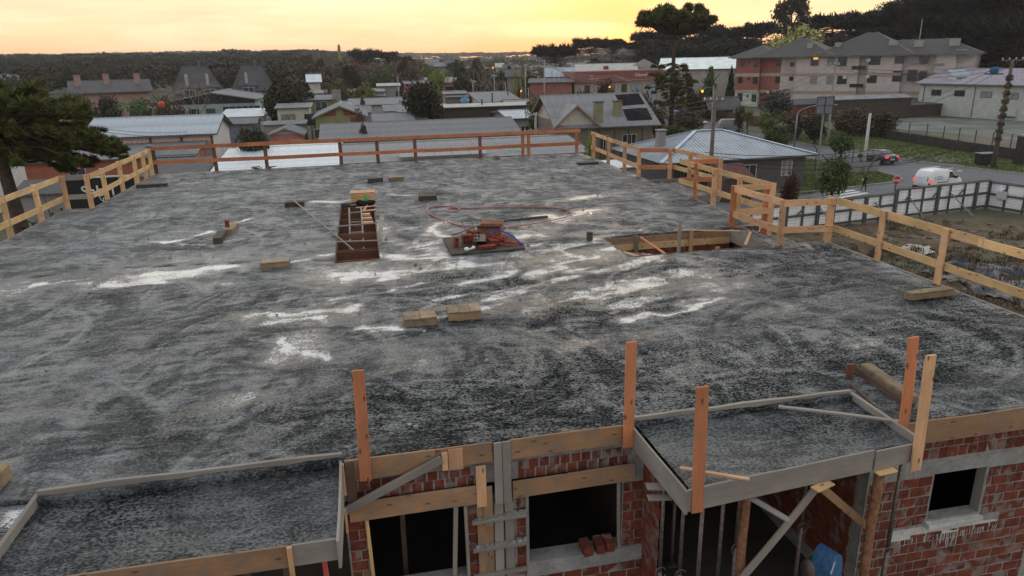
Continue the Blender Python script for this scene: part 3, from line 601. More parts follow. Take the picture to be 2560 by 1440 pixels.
# left runs
LA = pu(236, 440); LB = pu(150, 443)
pathrail('yellow timber guard rail rising along the far left slab edge to the back corner', [(-9.42, 26.95), (-9.5, 35.1)], 1.15, .50, [(-9.5, v_, -.3, WY, A_) for v_ in (28.7, 30.6, 32.6, 33.9, 34.9)], [WY])
pathrail('short weathered timber rail across the left slab notch', [(-10.3, 26.95), (-9.35, 27.0)], 1.17, .50, [(-10.2, 26.92, -.1, WP, A_), (-9.45, 26.92, -.1, WP, A_)], [WG])
pathrail('yellow timber guard rail along the near left slab edge beside the pine', [(-10.32, 8.2), (-10.3, 27.0)], 1.17, .48, [(-10.36, v_, -.3, WY, A_) for v_ in (25.1, 22.9, 20.3, 17.8)], [WY])
# four tall posts at the front
GP = 'tall orange boards nailed upright on the front formwork'
def tallpost(label, u_, v_, z0, z1, lean, m_):
    e = board('timber_post', W(u_, v_, z0), W(u_+lean, v_, z1), .14 if True else .1, .035, m_, None, up=(-_s, _c, 0)); e.name = 'timber_post'
    return tag(e, label, 'timber post', GP)
tallpost('leftmost tall orange upright board, leaning left, knotted, on the front form board', -.32, 7.80, -.26, 1.21, .03, WO)
tallpost('tall orange upright board at the left back corner of the right balcony slab', 3.06, 7.80, -.27, 1.22, .0, WO)
tallpost('tall orange upright board at the front corner of the right balcony slab', 3.33, 6.33, -.30, 1.26, -.03, WO)
tallpost('tall dark orange upright board standing before the grey beam block', 6.50, 7.02, -.20, 1.24, -.06, WO)
tallpost('rightmost tall yellowish upright board in front of the right brick wall', 6.32, 6.53, -.33, 1.22, -.06, WP)
# ================================================================== STEEL PROPS, LOG PROPS under the right balcony
MST = mat('rusty_steel', (.16, .13, .12), .55, .4, 8, metal=.5, dirt=.5, dirtc=(.3, .29, .28))
def steel_prop(u_, v_, zt, zb, label, hole=True, lean=0):
    e = E('steel_prop', W(u_, v_, zb), YAW, label, 'steel prop', 'adjustable props under the balcony formwork')
    h = zt-zb; MB().cyl((0, 0, .02), (lean*.45, 0, h*.45), .030, k=10).build('outer_tube', MST, e, True); MB().cyl((lean*.45, 0, h*.45), (lean, 0, h), .024, k=10).build('inner_tube', MST, e, True)
    MB().box(-.07, .07, -.07, .07, 0, .015).build('foot_plate', MST, e); MB().box(lean-.06, lean+.06, -.06, .06, h-.012, h).build('head_plate', MST, e)
    pts = [(lean*.45+.075*math.cos(t), -.03, h*.45+.09*math.sin(t)) for t in np.linspace(.4, 5.9, 12)]
    MB().tube(pts, .006, 4).build('handle', MST, e)
    mb = MB()
    for k in range(10): z_ = h*(.5+.048*k); mb.cyl((lean*.5, -.0255, z_), (lean*.5, -.024, z_), .007, k=6)
    mb.build('pin_hole', MDARK, e)['kind'] = 'stuff'
for i, (u_, v_, zt, lab) in enumerate(((3.32, 7.2, -.40, 'steel prop hugging the brick pier left of the entrance'), (3.55, 7.1, -.40, 'steel prop with wire loop, just right of the brick pier'),
      (3.50, 6.52, -.31, 'pale steel prop with a row of holes behind the front balcony post'), (4.15, 8.6, -.32, 'short looking steel prop with a foot plate, deep in the entrance'), (3.95, 6.85, -.38, 'rusty steel prop with a looped handle beside the log prop'),
      (4.5, 7.4, -.38, 'bluish steel prop behind the log prop'), (5.62, 7.6, -.38, 'steel prop above the blue mixer'))):
    steel_prop(u_, v_, zt, -2.95, lab)
steel_prop(6.42, 6.86, -.36, -2.95, 'thick dark steel prop with a coupling in front of the right brick pier')
MLOG = mat('log_bark', (.24, .12, .07), .9, .5, 12, bump=.02, bs=20)
for (u_, v_, r_, lab) in ((4.18, 6.72, .055, 'round reddish log prop under the left of the balcony'), (5.95, 6.68, .06, 'stout round log prop in front of the blue mixer')):
    e = E('log_prop', W(u_, v_, -2.95), YAW, lab, 'log prop', 'round timber props'); pts = [(random.uniform(-.012, .012), 0, 2.55*k/8) for k in range(9)]
    MB().tube(pts, [r_*random.uniform(.9, 1.1) for _ in pts], 10).build('log', MLOG, e, True); board('wedge', (-.09, 0, .0), (.09, 0, .0), .12, .03, WP, e)
# blue concrete mixer motor housing
MBL = mat('blue_machine_paint', (.035, .13, .30), .45, .25, 6, dirt=.55, dirtc=(.22, .22, .22))
e = E('concrete_mixer', W(5.46, 6.75, -2.45), YAW+R(18), 'scuffed blue machine housing standing in the entrance under the balcony', 'concrete mixer')
prof = [(-.23, 0.62), (-.24, .95), (-.20, 1.10), (-.10, 1.19), (.05, 1.21), (.16, 1.14), (.23, 1.0), (.25, .62)]
mb = MB(); n = len(prof)
for y in (-.22, .30): mb.v += [(p[0], y, p[1]) for p in prof]
mb.f.append(tuple(range(n))); mb.f.append(tuple(range(n, 2*n))[::-1])
for i in range(n): j = (i+1) % n; mb.f.append((j, i, n+i, n+j))
mb.build('housing', MBL, e, bevel=.02)
board('handle', (-.25, -.24, .92), (-.15, -.24, 1.13), .02, .03, mat('worn_white', (.6, .6, .6)), e)
for x in (-.2, .2):
    for y in (-.18, .26): MB().cyl((x, y, 0), (x*.8, y*.8, .62), .025, k=6).build('leg', MBL, e)
MB().cyl((-.28, .35, .7), (.28, .35, .7), .2, k=16).build('drum', MST, e, True)
e.scale = (.52, .55, .78)
# loose bricks on the sill
for i, (u_, v_, rz, lab) in enumerate(((2.55, 7.95, .08, 'leftmost loose hollow brick on the window sill, set slightly apart'), (2.74, 7.96, -.05, 'middle loose brick of the sill, standing beside its twin'), (2.88, 7.97, -.02, 'loose hollow brick nearest the right jamb on the sill'))):
    e = MB().box(-.062, .062, -.12, .12, 0, .14, .003).build('loose_brick', MBR, None, bevel=.006, loc=W(u_, v_, -1.92), rz=YAW+rz); tag(e, lab, 'brick', 'loose bricks on the window sill')
# ================================================================== THINGS LYING ON THE SLAB
WCRUST = wood_mat('concrete_crusted_wood', (.34, .24, .14), grime=1.0, gcol=(.11, .105, .10), rnd=.25, knots=False)
WDARKC = wood_mat('dark_crusted_wood', (.085, .068, .05), grime=.9, gcol=(.045, .045, .045), knots=False)
def woodblock(label, u_, v_, lx, ly, h, rz=0, n=2, m_=WCRUST, z=-.01, group='boxed-out wooden blocks on the wet slab'):
    """a low block nailed together from boards"""
    e = E('wooden_block', W(u_, v_, z), YAW+rz, label, 'wooden block', group)
    for i in range(n):
        x0 = -lx/2+lx*i/n; board('top_board', (x0+lx/n/2, -ly/2-.008, h-.013+random.uniform(-.004, .006)), (x0+lx/n/2, ly/2+.008, h-.013), lx/n-.006, .026, m_, e)
    for s in (-1, 1):
        board('side_board', (-lx/2, s*(ly/2-.016), h/2-.013), (lx/2, s*(ly/2-.016), h/2-.013), .028, h-.03, m_, e)
        board('end_board', (s*(lx/2-.016), -ly/2+.03, h/2-.013), (s*(lx/2-.016), ly/2-.03, h/2-.013), .026, h-.034, m_, e)
    return e
woodblock('two-board wooden block, left of the near pair, splashed with concrete', .74, 12.48, .60, .40, .17, .02, 2)
woodblock('higher three-board wooden block, right of the near pair', 1.58, 12.62, .62, .46, .18, -.02, 3)
woodblock('long plank-topped wooden block left of the stair opening', -2.33, 17.30, .66, .34, .15, .03, 1)
woodblock('wooden block with a long pole leaning on it, behind the stair opening', -2.5, 25.1, .62, .40, .17, .0, 2, WDARKC)
woodblock('darker wooden block, left of the far pair', .32, 29.5, .62, .36, .16, .0, 1, WDARKC)
woodblock('browner wooden block, right of the far pair', 1.17, 29.55, .62, .34, .16, .05, 1)
woodblock('single dark wooden block in the middle of the far slab behind the hose', 2.02, 24.85, .62, .40, .17, .0, 2, WDARKC)
woodblock('long low mossy form box by the far left corner', -8.6, 31.3, 1.15, .30, .12, .0, 1, WDARKC)
woodblock('dark low form box by the far right corner', 9.9, 31.3, .95, .36, .10, .0, 1, WDARKC)
woodblock('long pale crusted beam on the right edge of the slab', 10.58, 11.32, 1.02, .17, .15, .06, 1, WCRUST, z=.0)
woodblock('small dark upright block left of the square opening', 5.66, 17.65, .13, .12, .22, .2, 1, WDARKC)
# grey beam with raw end at the right balcony
e = E('beam_block', W(7.08, 8.55, 0), YAW+R(-94), 'heavy pale concrete crusted beam behind the right balcony, lying askew', 'beam')
board('beam', (0, 0, .10), (1.08, 0, .08), .17, .15, WCRUST, e); board('side_form', (-.05, -.12, -.0), (1.1, -.12, -.02), .03, .22, WD, e)
board('stake', (.1, -.30, -.2), (.1, -.30, .22), .12, .04, WB, e, up=(1, 0, 0))
# beam at the lower left image corner
e = E('beam_block', W(-4.35, 8.10, 0), YAW+R(90), 'thick pale board box at the near left corner of the picture', 'beam')
board('beam', (-.75, .28, .11), (.35, .28, .11), .45, .22, WCRUST, e)
# two stacked logs of wood with a brick (left middle)
e = woodblock('narrow pair of dark crusted beams lying end to end with a red piece on them', -4.15, 20.6, .24, 1.0, .17, .05, 1, WDARKC)
b0 = woodblock('shorter dark crusted beam lying in line behind the narrow beam', -4.02, 21.7, .26, .95, .15, .0, 1, WCRUST)
tag(MB().box(-.06, .06, -.07, .07, 0, .20, .01).build('brick_piece', MBR, None, bevel=.01, loc=W(-4.1, 21.6, .14), rz=YAW+.3), 'red hollow brick piece standing on the narrow crusted beams', 'brick')
# wooden crate-like box behind stair opening with green bottle, black jacket
e = E('wooden_box', W(-.2, 25.25, 0), YAW, 'pale new timber box at the far end of the stair opening', 'wooden box')
for k in range(2): board('side_board', (-.40, -.25, .09+.15*k), (.40, -.25, .09+.15*k), .03, .14, WY, e); board('side_board', (-.40, .25, .09+.15*k), (.40, .25, .09+.15*k), .03, .14, WY, e)
for s in (-1, 1): board('end_board', (s*.385, -.24, .16), (s*.385, .24, .16), .03, .29, WP, e)
for k in range(3): board('top_board', (-.42, -.17+.17*k, .335), (.42, -.17+.17*k, .335), .16, .025, WP, e)
e = E('bottle', W(-.08, 24.93, .0), YAW, 'small green bottle standing in front of the pale timber box', 'bottle')
MB().lathe([(.0, 0), (.045, 0), (.05, .03), (.05, .17), (.02, .22), (.018, .25)], k=10).build('body', mat('green_plastic', (.03, .45, .06), .3), e, True); MB().cyl((0, 0, .25), (0, 0, .275), .02).build('cap', mat('green_cap', (.02, .3, .05)), e)
mbm = MB(); rng = np.random.RandomState(3)
pts = [(-.30+.06*i, .03*math.sin(i*1.3), .06+.03*math.sin(i*.8)) for i in range(12)]
mbm.tube(pts, [.05, .09, .12, .10, .12, .13, .10, .11, .12, .09, .08, .03], 8)
o = mbm.build('jacket', mat('black_cloth', (.012, .012, .016), .9), None, True, loc=W(-.15, 24.15, .07), rz=YAW+.05); tag(o, 'crumpled black jacket thrown over boards across the stair opening', 'jacket')
md = o.modifiers.new('sub', 'SUBSURF'); md.levels = md.render_levels = 2; tx = bpy.data.textures.new('crumple', 'CLOUDS'); tx.noise_scale = .08; d_ = o.modifiers.new('dis', 'DISPLACE'); d_.texture = tx; d_.strength = .06
GB = 'loose boards across the stair opening'
for (a, b_, wd, ht, m_, lab) in (((-.45, 23.9, .04), (.25, 24.0, .05), .07, .03, WP, 'pale lath under the black jacket'), ((-.62, 24.45, .03), (-.2, 24.5, .04), .07, .03, WG, 'short grey lath left of the black jacket'),
      ((-.96, 21.2, .03), (.2, 21.3, .04), .08, .03, WG, 'grey board across the middle of the stair opening'), ((-.2, 23.4, .03), (.1, 24.9, .1), .06, .03, WP, 'lath leaning from the jacket to the timber box'), ((-.25, 23.35, .02), (.2, 23.4, .03), .12, .04, WP, 'white-stained short board below the jacket'),
      ((-.95, 19.3, .02), (.18, 19.0, .05), .05, .03, WG, 'thin grey lath across the near part of the stair opening')):
    tag(board('loose_board', W(*a), W(*b_), wd, ht, m_), lab, 'board', GB)
for k in range(5): tag(board('loose_board', W(-.28, 22.9-.22*k, .0-.02*k), W(.0+.02*k, 22.9-.22*k, .0-.02*k), .18, .05, (WP, WB)[k % 2]), ('uppermost', 'second', 'third', 'fourth', 'lowest')[k]+' short board of the stack below the jacket in the stair opening', 'board', GB)
# ladder leaning in the opening
e = E('ladder', W(-.45, 18.1, -.6), YAW, 'grey wooden ladder lying along the stair opening', 'ladder')
for s in (-.18, .20): board('side_rail', (s, 0, 0), (s-.02, 5.3, .72), .05, .06, WG, e)
for k in range(6): t_ = .06+.17*k; board('rung', (-.2, 5.3*t_, .72*t_+.02), (.22, 5.3*t_, .72*t_+.02), .05, .04, WG, e)
# log leaning out
e = MB().tube([W(.18, 18.6, -.05), W(.2, 18.9, .2), W(.33, 19.5, .62)], [.055, .06, .06], 10).build('log_stub', mat('grey_log', (.30, .28, .24), .9, .4, 8, bump=.01), None, True); tag(e, 'short grey log leaning out of the stair opening on its right side', 'log')
# long pole from block to opening
tag(MB().tube([W(-2.5, 25.0, .20), W(-.5, 18.3, .02)], [.022, .022], 8).build('pole', mat('dull_pole', (.27, .24, .21), .6), None, True), 'long thin pole lying from a wooden block to the stair opening', 'pole')
# dark groove-like board lying in the water
tag(board('dark_board', W(3.85, 20.55, .01), W(5.30, 20.75, .02), .12, .05, WDARKC), 'thin black wet board lying inside the red hose loop', 'board')
# pallet sheet with materials
MRED = mat('red_conduit', (.42, .035, .025), .4); MBLU = mat('blue_conduit', (.05, .06, .5), .4)
e = E('plywood_sheet', W(2.8, 17.95, 0), YAW, 'dark soaked plywood sheet under the heap of bricks and hoses', 'plywood sheet')
for k in range(3): board('sheet_board', (-.92, -.62+.62*k, .035-.005*k), (.98, -.55+.62*k, .035), .60, .035, WDARKC, e)
GH = 'bricks heaped on the dark plywood sheet'
HB = mat('clay_block', (.23, .045, .026), .85, .3, 8, bump=.004)
def hollow(label, u_, v_, z, dims, rot, grey=False):
    lx, ly, lz = dims; e = E('hollow_block', W(u_, v_, z), 0, label, 'hollow brick', GH); e.rotation_euler = (rot[0], rot[1], rot[2]+YAW); m_ = HB if not grey else mat('dusty_block', (.30, .25, .24), .9)
    mb = MB(); mb.box(-lx/2, lx/2, -ly/2, ly/2, -lz/2, lz/2, .003); mb.build('shell', m_, e, bevel=.004)
    for r_ in range(2):
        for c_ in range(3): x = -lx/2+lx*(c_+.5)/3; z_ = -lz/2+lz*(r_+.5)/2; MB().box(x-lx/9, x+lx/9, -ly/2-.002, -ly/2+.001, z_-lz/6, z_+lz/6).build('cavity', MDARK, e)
hollow('clay block standing on its end at the left of the heap', 2.10, 17.75, .16, (.10, .14, .26), (0, .15, .3))
hollow('upright clay block behind the standing one in the heap', 2.42, 17.95, .18, (.26, .2, .24), (0, 0, .1))
hollow('long dusty clay block propped with its holes to the front', 2.74, 17.75, .22, (.26, .75, .18), (-.28, 0, -.25), True)
hollow('clay block lying flat at the right of the heap', 3.05, 17.65, .13, (.24, .3, .14), (0, .1, .3))
hollow('flat clay block lying nearest the front edge of the sheet', 2.85, 17.35, .09, (.42, .2, .08), (0, 0, .15))
hollow('clay block at the back left of the heap', 2.66, 18.3, .2, (.24, .3, .2), (.1, .1, .8))
hollow('dark clay block under the blue pipe in the heap', 3.3, 17.9, .12, (.3, .25, .16), (0, 0, -.4))
e = E('cardboard_box', W(3.12, 18.35, .05), YAW-.35, 'open brown cardboard box at the back of the heap', 'cardboard box'); MC = mat('brown_cardboard', (.26, .13, .08), .85, .3, 4)
mb = MB(); mb.box(-.32, .32, -.22, -.205, 0, .34); mb.box(-.32, .32, .205, .22, 0, .34); mb.box(-.32, -.305, -.205, .205, 0, .34); mb.box(.305, .32, -.205, .205, 0, .34); mb.box(-.3, .3, -.2, .2, 0, .01); mb.build('carton', MC, e)
for s in (-1, 1): board('flap', (-.3, s*.22, .34), (.3, s*.22, .34), .02, .02, WD, e); o = MB().box(-.31, .31, 0, .17, -.004, .004).build('flap', MC, e, loc=(0, s*.22, .345)); o.rotation_euler = (s*.5+(0 if s > 0 else math.pi), 0, 0)
tag(MB().tube([W(2.05, 17.9, .32), W(2.9, 18.15, .50)], .012, 5).build('rod', mat('dark_rod', (.05, .03, .03)), None), 'thin dark red bar laid over the brick heap', 'rod')
for i, (a, b_, lab) in enumerate((((2.45, 17.95, .28), (2.32, 18.05, .62), 'left short iron spike sticking out of the heap'), ((2.68, 18.15, .3), (2.56, 18.3, .72), 'right longer iron spike sticking out of the heap'))): tag(MB().tube([W(*a), W(*b_)], .012, 5).build('iron_spike', MST, None), lab, 'rod', 'iron spikes in the heap')
def arc(pts, n=12):
    P_ = [Vector(p) for p in pts]; out_ = []
    P_ = [P_[0]]+P_+[P_[-1]]
    for i in range(1, len(P_)-2):
        for k in range(n):
            t_ = k/n; p0, p1, p2, p3 = P_[i-1:i+3]; out_.append(.5*((2*p1)+(-p0+p2)*t_+(2*p0-5*p1+4*p2-p3)*t_*t_+(-p0+3*p1-3*p2+p3)*t_**3))
    out_.append(P_[-2]); return out_
tag(MB().tube(arc([W(3.0, 17.8, .30), W(3.2, 17.95, .36), W(3.5, 17.85, .28), W(3.72, 17.5, .12), W(3.8, 17.35, .05)]), .018, 6).build('blue_pipe', MBLU, None, True), 'blue plastic pipe arching over the right of the heap', 'pipe')
tag(MB().tube(arc([W(3.05, 17.75, .26), W(3.35, 17.6, .16), W(3.7, 17.45, .08), W(3.85, 17.6, .06), W(3.5, 17.65, .09), W(3.2, 17.5, .10), W(3.6, 17.35, .06)]), .014, 6).build('red_pipe', MRED, None, True), 'tangle of thin red pipe at the right end of the sheet', 'pipe')
e = E('plastic_cup', W(2.3, 17.2, .06), YAW+.3, 'crumpled white plastic bag and cup at the front of the sheet', 'litter')
MW_ = mat('white_plastic', (.75, .74, .75), .35); MB().lathe([(.05, 0), (.06, .03), (.065, .07), (.03, .09)], k=10).build('cup', MW_, e, True); MB().tube([(.05, 0, .04), (.12, 0, .03), (.2, .02, .06), (.24, .02, .05)], [.02, .02, .045, .03], 8).build('bag', MW_, e, True)
# the long red hose
hp = [(1900, 545), (2000, 540)]
hose = [(1265, 572), (1200, 570), (1150, 566), (1100, 549), (1072, 535), (1070, 523), (1095, 518), (1130, 519), (1148, 524), (1140, 530), (1118, 531), (1122, 524), (1160, 523), (1250, 521), (1340, 521), (1400, 523), (1428, 532), (1420, 543), (1370, 555), (1320, 564), (1272, 570)]
pts = [W(*UV(x, y), .03) for x, y in hose]
tag(MB().tube(arc(pts, 8), .016, 6).build('hose', mat('red_hose', (.40, .07, .05), .35), None, True), 'long thin red hose looped in a wide heart shape on the wet slab', 'hose')
# small rubble pieces on the slab and mud lumps on the back edge
mb = MB()
for i in range(260):
    u_ = random.uniform(-9.5, 10.5); v_ = random.uniform(8.2, 33)
    if -1.1 < u_ < .3 and 16.8 < v_ < 25.2 or 5.9 < u_ < 10.2 and 15.6 < v_ < 18: continue
    s = random.uniform(.008, .028); mb.box(u_-s, u_+s, v_-s, v_+s, -.01, s*1.2, s*.5)
mb.build('concrete_crumb', MCONC, SITE)['kind'] = 'stuff'
for k, (x, y, s, lab) in enumerate(((640, 424, .10, 'lump of debris on the back slab edge by the third post'), (672, 424, .12, 'flat pile of wood scraps on the back slab edge'), (1236, 398, .14, 'tied bundle of wood scraps on the back edge, under the tank'))):
    u_, v_ = UV(x, y); e = E('debris_pile', W(u_, v_, 0), YAW, lab, 'debris')
    for j in range(6): board('scrap', (random.uniform(-.2, .1), random.uniform(-.1, .1), .04+.02*j), (random.uniform(.0, .35), random.uniform(-.1, .1), .04+.02*j), .06, .04, (WD, WCRUST)[j % 2], e)
# ================================================================== TERRAIN
def TZ(x, y):
    r = np.hypot(x, y); az = np.degrees(np.arctan2(x, y))
    def ss(a, b, t): t = np.clip((t-a)/(b-a), 0, 1); return t*t*(3-2*t)
    z = 19*ss(900, 2100, r)+6*ss(500, 1000, r)*ss(-10, -14, az)
    z = z + 9*ss(260, 620, r)*ss(-4, -16, az)                          # wooded rise on the left
    z = z + 7*ss(150, 320, r)*ss(3, 12, az) + 9*ss(170, 330, r)*ss(20, 28, az)                         # rise on the right
    z = z + (fbm(np.asarray(x)/260., np.asarray(y)/260., 3, 77)-.5)*9*ss(350, 900, r)
    return z
rr = np.concatenate([np.linspace(0, 260, 53), 260*(1.09**np.arange(1, 34))]); rr = rr[rr < 4200]
th = np.radians(np.linspace(-75, 75, 181)); RR, TT = np.meshgrid(rr, th, indexing='ij'); X = RR*np.sin(TT); Y = RR*np.cos(TT)-14
Z = TZ(X, Y); n = len(th); i, j = np.meshgrid(np.arange(len(rr)-1), np.arange(n-1), indexing='ij'); i = i.ravel(); j = j.ravel()
MG = mat('ground_grass_dirt', (.075, .085, .045), .95, .35, .12, bump=.03, bs=1.5, hue=(.14, .115, .085), dirt=.6, dirtc=(.05, .045, .035))
tag(link('ground', npmesh('ground', np.stack([X, Y, Z], -1).reshape(-1, 3), np.stack([i*n+j, i*n+j+1, (i+1)*n+j+1, (i+1)*n+j], -1), MG, True)), kind='structure')
def sheet(name, pts, z, m, kind='structure', grid=None):
    mb = MB(); mb.poly([(p[0], p[1], z) for p in pts]); o = mb.build(name, m); tag(o, kind=kind); return o
def gp(L_, z=0.0): return [G(x, y, z) for x, y in L_]
MASP = mat('asphalt', (.115, .12, .13), .8, .2, .8, bump=.006, bs=30, dirt=.3, dirtc=(.08, .08, .08))
MGRV = mat('gravel', (.17, .175, .175), .95, .3, .5, bump=.02, bs=6, hue=(.11, .125, .09), dirt=.4, dirtc=(.10, .10, .09))
MGRS = mat('mown_grass', (.075, .115, .03), .95, .4, .8, bump=.03, bs=8, hue=(.115, .11, .055))
MEARTH = mat('bare_earth', (.088, .058, .035), .95, .45, .5, bump=.05, bs=3, dirt=.8, dirtc=(.03, .026, .02), hue=(.125, .09, .052))
MKERB = mat('kerb_concrete', (.27, .26, .25), .9, .25, 2)
MPAINT = mat('road_paint', (.62, .62, .60), .7, .3, 3, dirt=.4, dirtc=(.2, .2, .2))
sheet('road', gp([(1650, 272), (1760, 300), (1912, 345), (1984, 356), (2056, 368), (2144, 381), (2290, 408), (2380, 416), (2560, 437), (2900, 470), (3000, 640), (2560, 520), (2300, 520), (1850, 545), (1700, 520), (1960, 486), (2060, 478), (2154, 467), (2236, 456), (2257, 451), (2236, 440), (2150, 418), (2061, 403), (2008, 393), (1850, 355), (1740, 320), (1650, 300)]), .012, MASP)
sheet('pavement', gp([(2235, 396), (2250, 384), (2330, 388), (2400, 398), (2405, 404), (2330, 408), (2285, 406)]), .018, MGRV)
sheet('gravel_lot', gp([(2085, 306), (2100, 296), (2200, 283), (2300, 278), (2560, 300), (2800, 330), (2800, 400), (2560, 352), (2300, 327)]), .010, MGRV)
sheet('grass_verge', gp([(1912, 343), (2060, 330), (2100, 318), (2300, 336), (2560, 380), (2800, 420), (2800, 460), (2560, 434), (2380, 413), (2290, 405), (2144, 378), (2056, 365), (1984, 353)]), .006, MGRS)
sheet('grass_corner', gp([(1960, 500), (1990, 420), (2008, 396), (2061, 406), (2150, 421), (2236, 443), (2255, 451), (2236, 455), (2154, 465), (2060, 476)]), .006, MGRS)
sheet('grass_yard', gp([(2090, 318), (2030, 300), (2040, 285), (2200, 282), (2100, 296)]), .008, MGRS)
def kerb(pts, name='kerb'):
    p = gp(pts); mb = MB()
    for a, b_ in zip(p[:-1], p[1:]): mb.bar((a[0], a[1], .06), (b_[0], b_[1], .06), .16, .14)
    tag(mb.build(name, MKERB), kind='structure')
kerb([(1760, 303), (1912, 345), (1984, 356), (2056, 368), (2144, 381), (2236, 396)]); kerb([(2290, 408), (2380, 416), (2560, 437), (2700, 455)])
kerb([(2008, 393), (2061, 403), (2150, 418), (2236, 440), (2257, 451), (2236, 456), (2154, 467), (2060, 478), (1960, 486), (1880, 496)]); kerb([(2236, 396), (2330, 409), (2400, 416)])
for k, (a, b_) in enumerate((((2062, 486), (2136, 475.5)), ((2068, 492), (2150, 479.5)), ((2090, 496), (2168, 482.5)))):
    p, q_ = G(*a), G(*b_); d = (q_-p).normalized(); s_ = Vector((-d.y, d.x, 0))*.22
    mb = MB(); mb.poly([(v.x, v.y, .018) for v in (p-s_, q_-s_, q_+s_, p+s_)]); tag(mb.build('crosswalk_stripe', MPAINT), kind='structure')
for a, b_ in (((2304, 425), (2320, 427)), ((2345, 423), (2377, 427)), ((2395, 427), (2403, 428))):
    p, q_ = G(*a), G(*b_); d = (q_-p).normalized(); s_ = Vector((-d.y, d.x, 0))*.3; mb = MB(); mb.poly([(v.x, v.y, .018) for v in (p-s_, q_-s_, q_+s_, p+s_)]); tag(mb.build('road_marking', MPAINT), kind='structure')
# ---- earth lot on the right, with relief
lx0, lx1, ly0, ly1 = 12.0, 48.0, 6.0, 50.0; A, B = np.meshgrid(np.linspace(lx0, lx1, 150), np.linspace(ly0, ly1, 190))
za = .03+(fbm(A*.5, B*.5, 5, 5)-.42)*1.1*np.clip((50-B)/6, 0, 1); n = 150; i, j = np.meshgrid(np.arange(189), np.arange(149), indexing='ij'); i = i.ravel(); j = j.ravel()
tag(link('earth_lot', npmesh('earth_lot', np.stack([A, B, za], -1).reshape(-1, 3), np.stack([i*n+j, i*n+j+1, (i+1)*n+j+1, (i+1)*n+j], -1), MEARTH, True)), kind='structure')
MPL = mat('black_plastic', (.012, .012, .016), .38, .3, 2, bump=.03, bs=4)
a0 = gp([(2270, 655), (2400, 648), (2560, 668), (2760, 700), (2800, 860), (2560, 800), (2420, 745), (2300, 690)])
xs = [p[0] for p in a0]; ys = [p[1] for p in a0]
A, B = np.meshgrid(np.linspace(0, 1, 40), np.linspace(0, 1, 30)); c4 = [a0[0], a0[3], a0[4], a0[7]]
PX = (1-A)*(1-B)*c4[0][0]+A*(1-B)*c4[1][0]+A*B*c4[2][0]+(1-A)*B*c4[3][0]; PY = (1-A)*(1-B)*c4[0][1]+A*(1-B)*c4[1][1]+A*B*c4[2][1]+(1-A)*B*c4[3][1]
zb = .03+(fbm(PX*.5, PY*.5, 5, 5)-.42)*1.1+.06+(fbm(PX*2, PY*2, 3, 9)-.5)*.35; n = 40; i, j = np.meshgrid(np.arange(29), np.arange(39), indexing='ij'); i = i.ravel(); j = j.ravel()
tag(link('plastic_tarp', npmesh('plastic_tarp', np.stack([PX, PY, zb], -1).reshape(-1, 3), np.stack([i*n+j, i*n+j+1, (i+1)*n+j+1, (i+1)*n+j], -1), MPL, True)), 'crumpled black plastic sheet spread on the earth lot at the right', 'tarp')
sheet('puddle_water', [G(2290+42*math.cos(t)*1.0, 634+16*math.sin(t)) + Vector((random.uniform(-.2, .2), random.uniform(-.3, .3), 0)) for t in np.linspace(0, 6, 18)], .26, mat('muddy_water', (.07, .065, .06), .22, .2, 1, spec=.35))
mb = MB()
for i in range(1500):
    x = random.uniform(13, 46); y = random.uniform(14, 49); s = random.uniform(.03, .16); z_ = float(.03+(fbm(np.array(x*.5), np.array(y*.5), 5, 5)-.42)*1.1*min(1, (50-y)/6)); mb.box(x-s, x+s, y-s*random.uniform(.4, 1.2), y+s, z_-.05, z_+s*.6, s*.5)
tag(mb.build('rubble', mat('rubble_earth', (.13, .105, .08), .95, .5, 1.5)), 'clods and rubble scattered over the earth lot', 'rubble', kind='stuff')
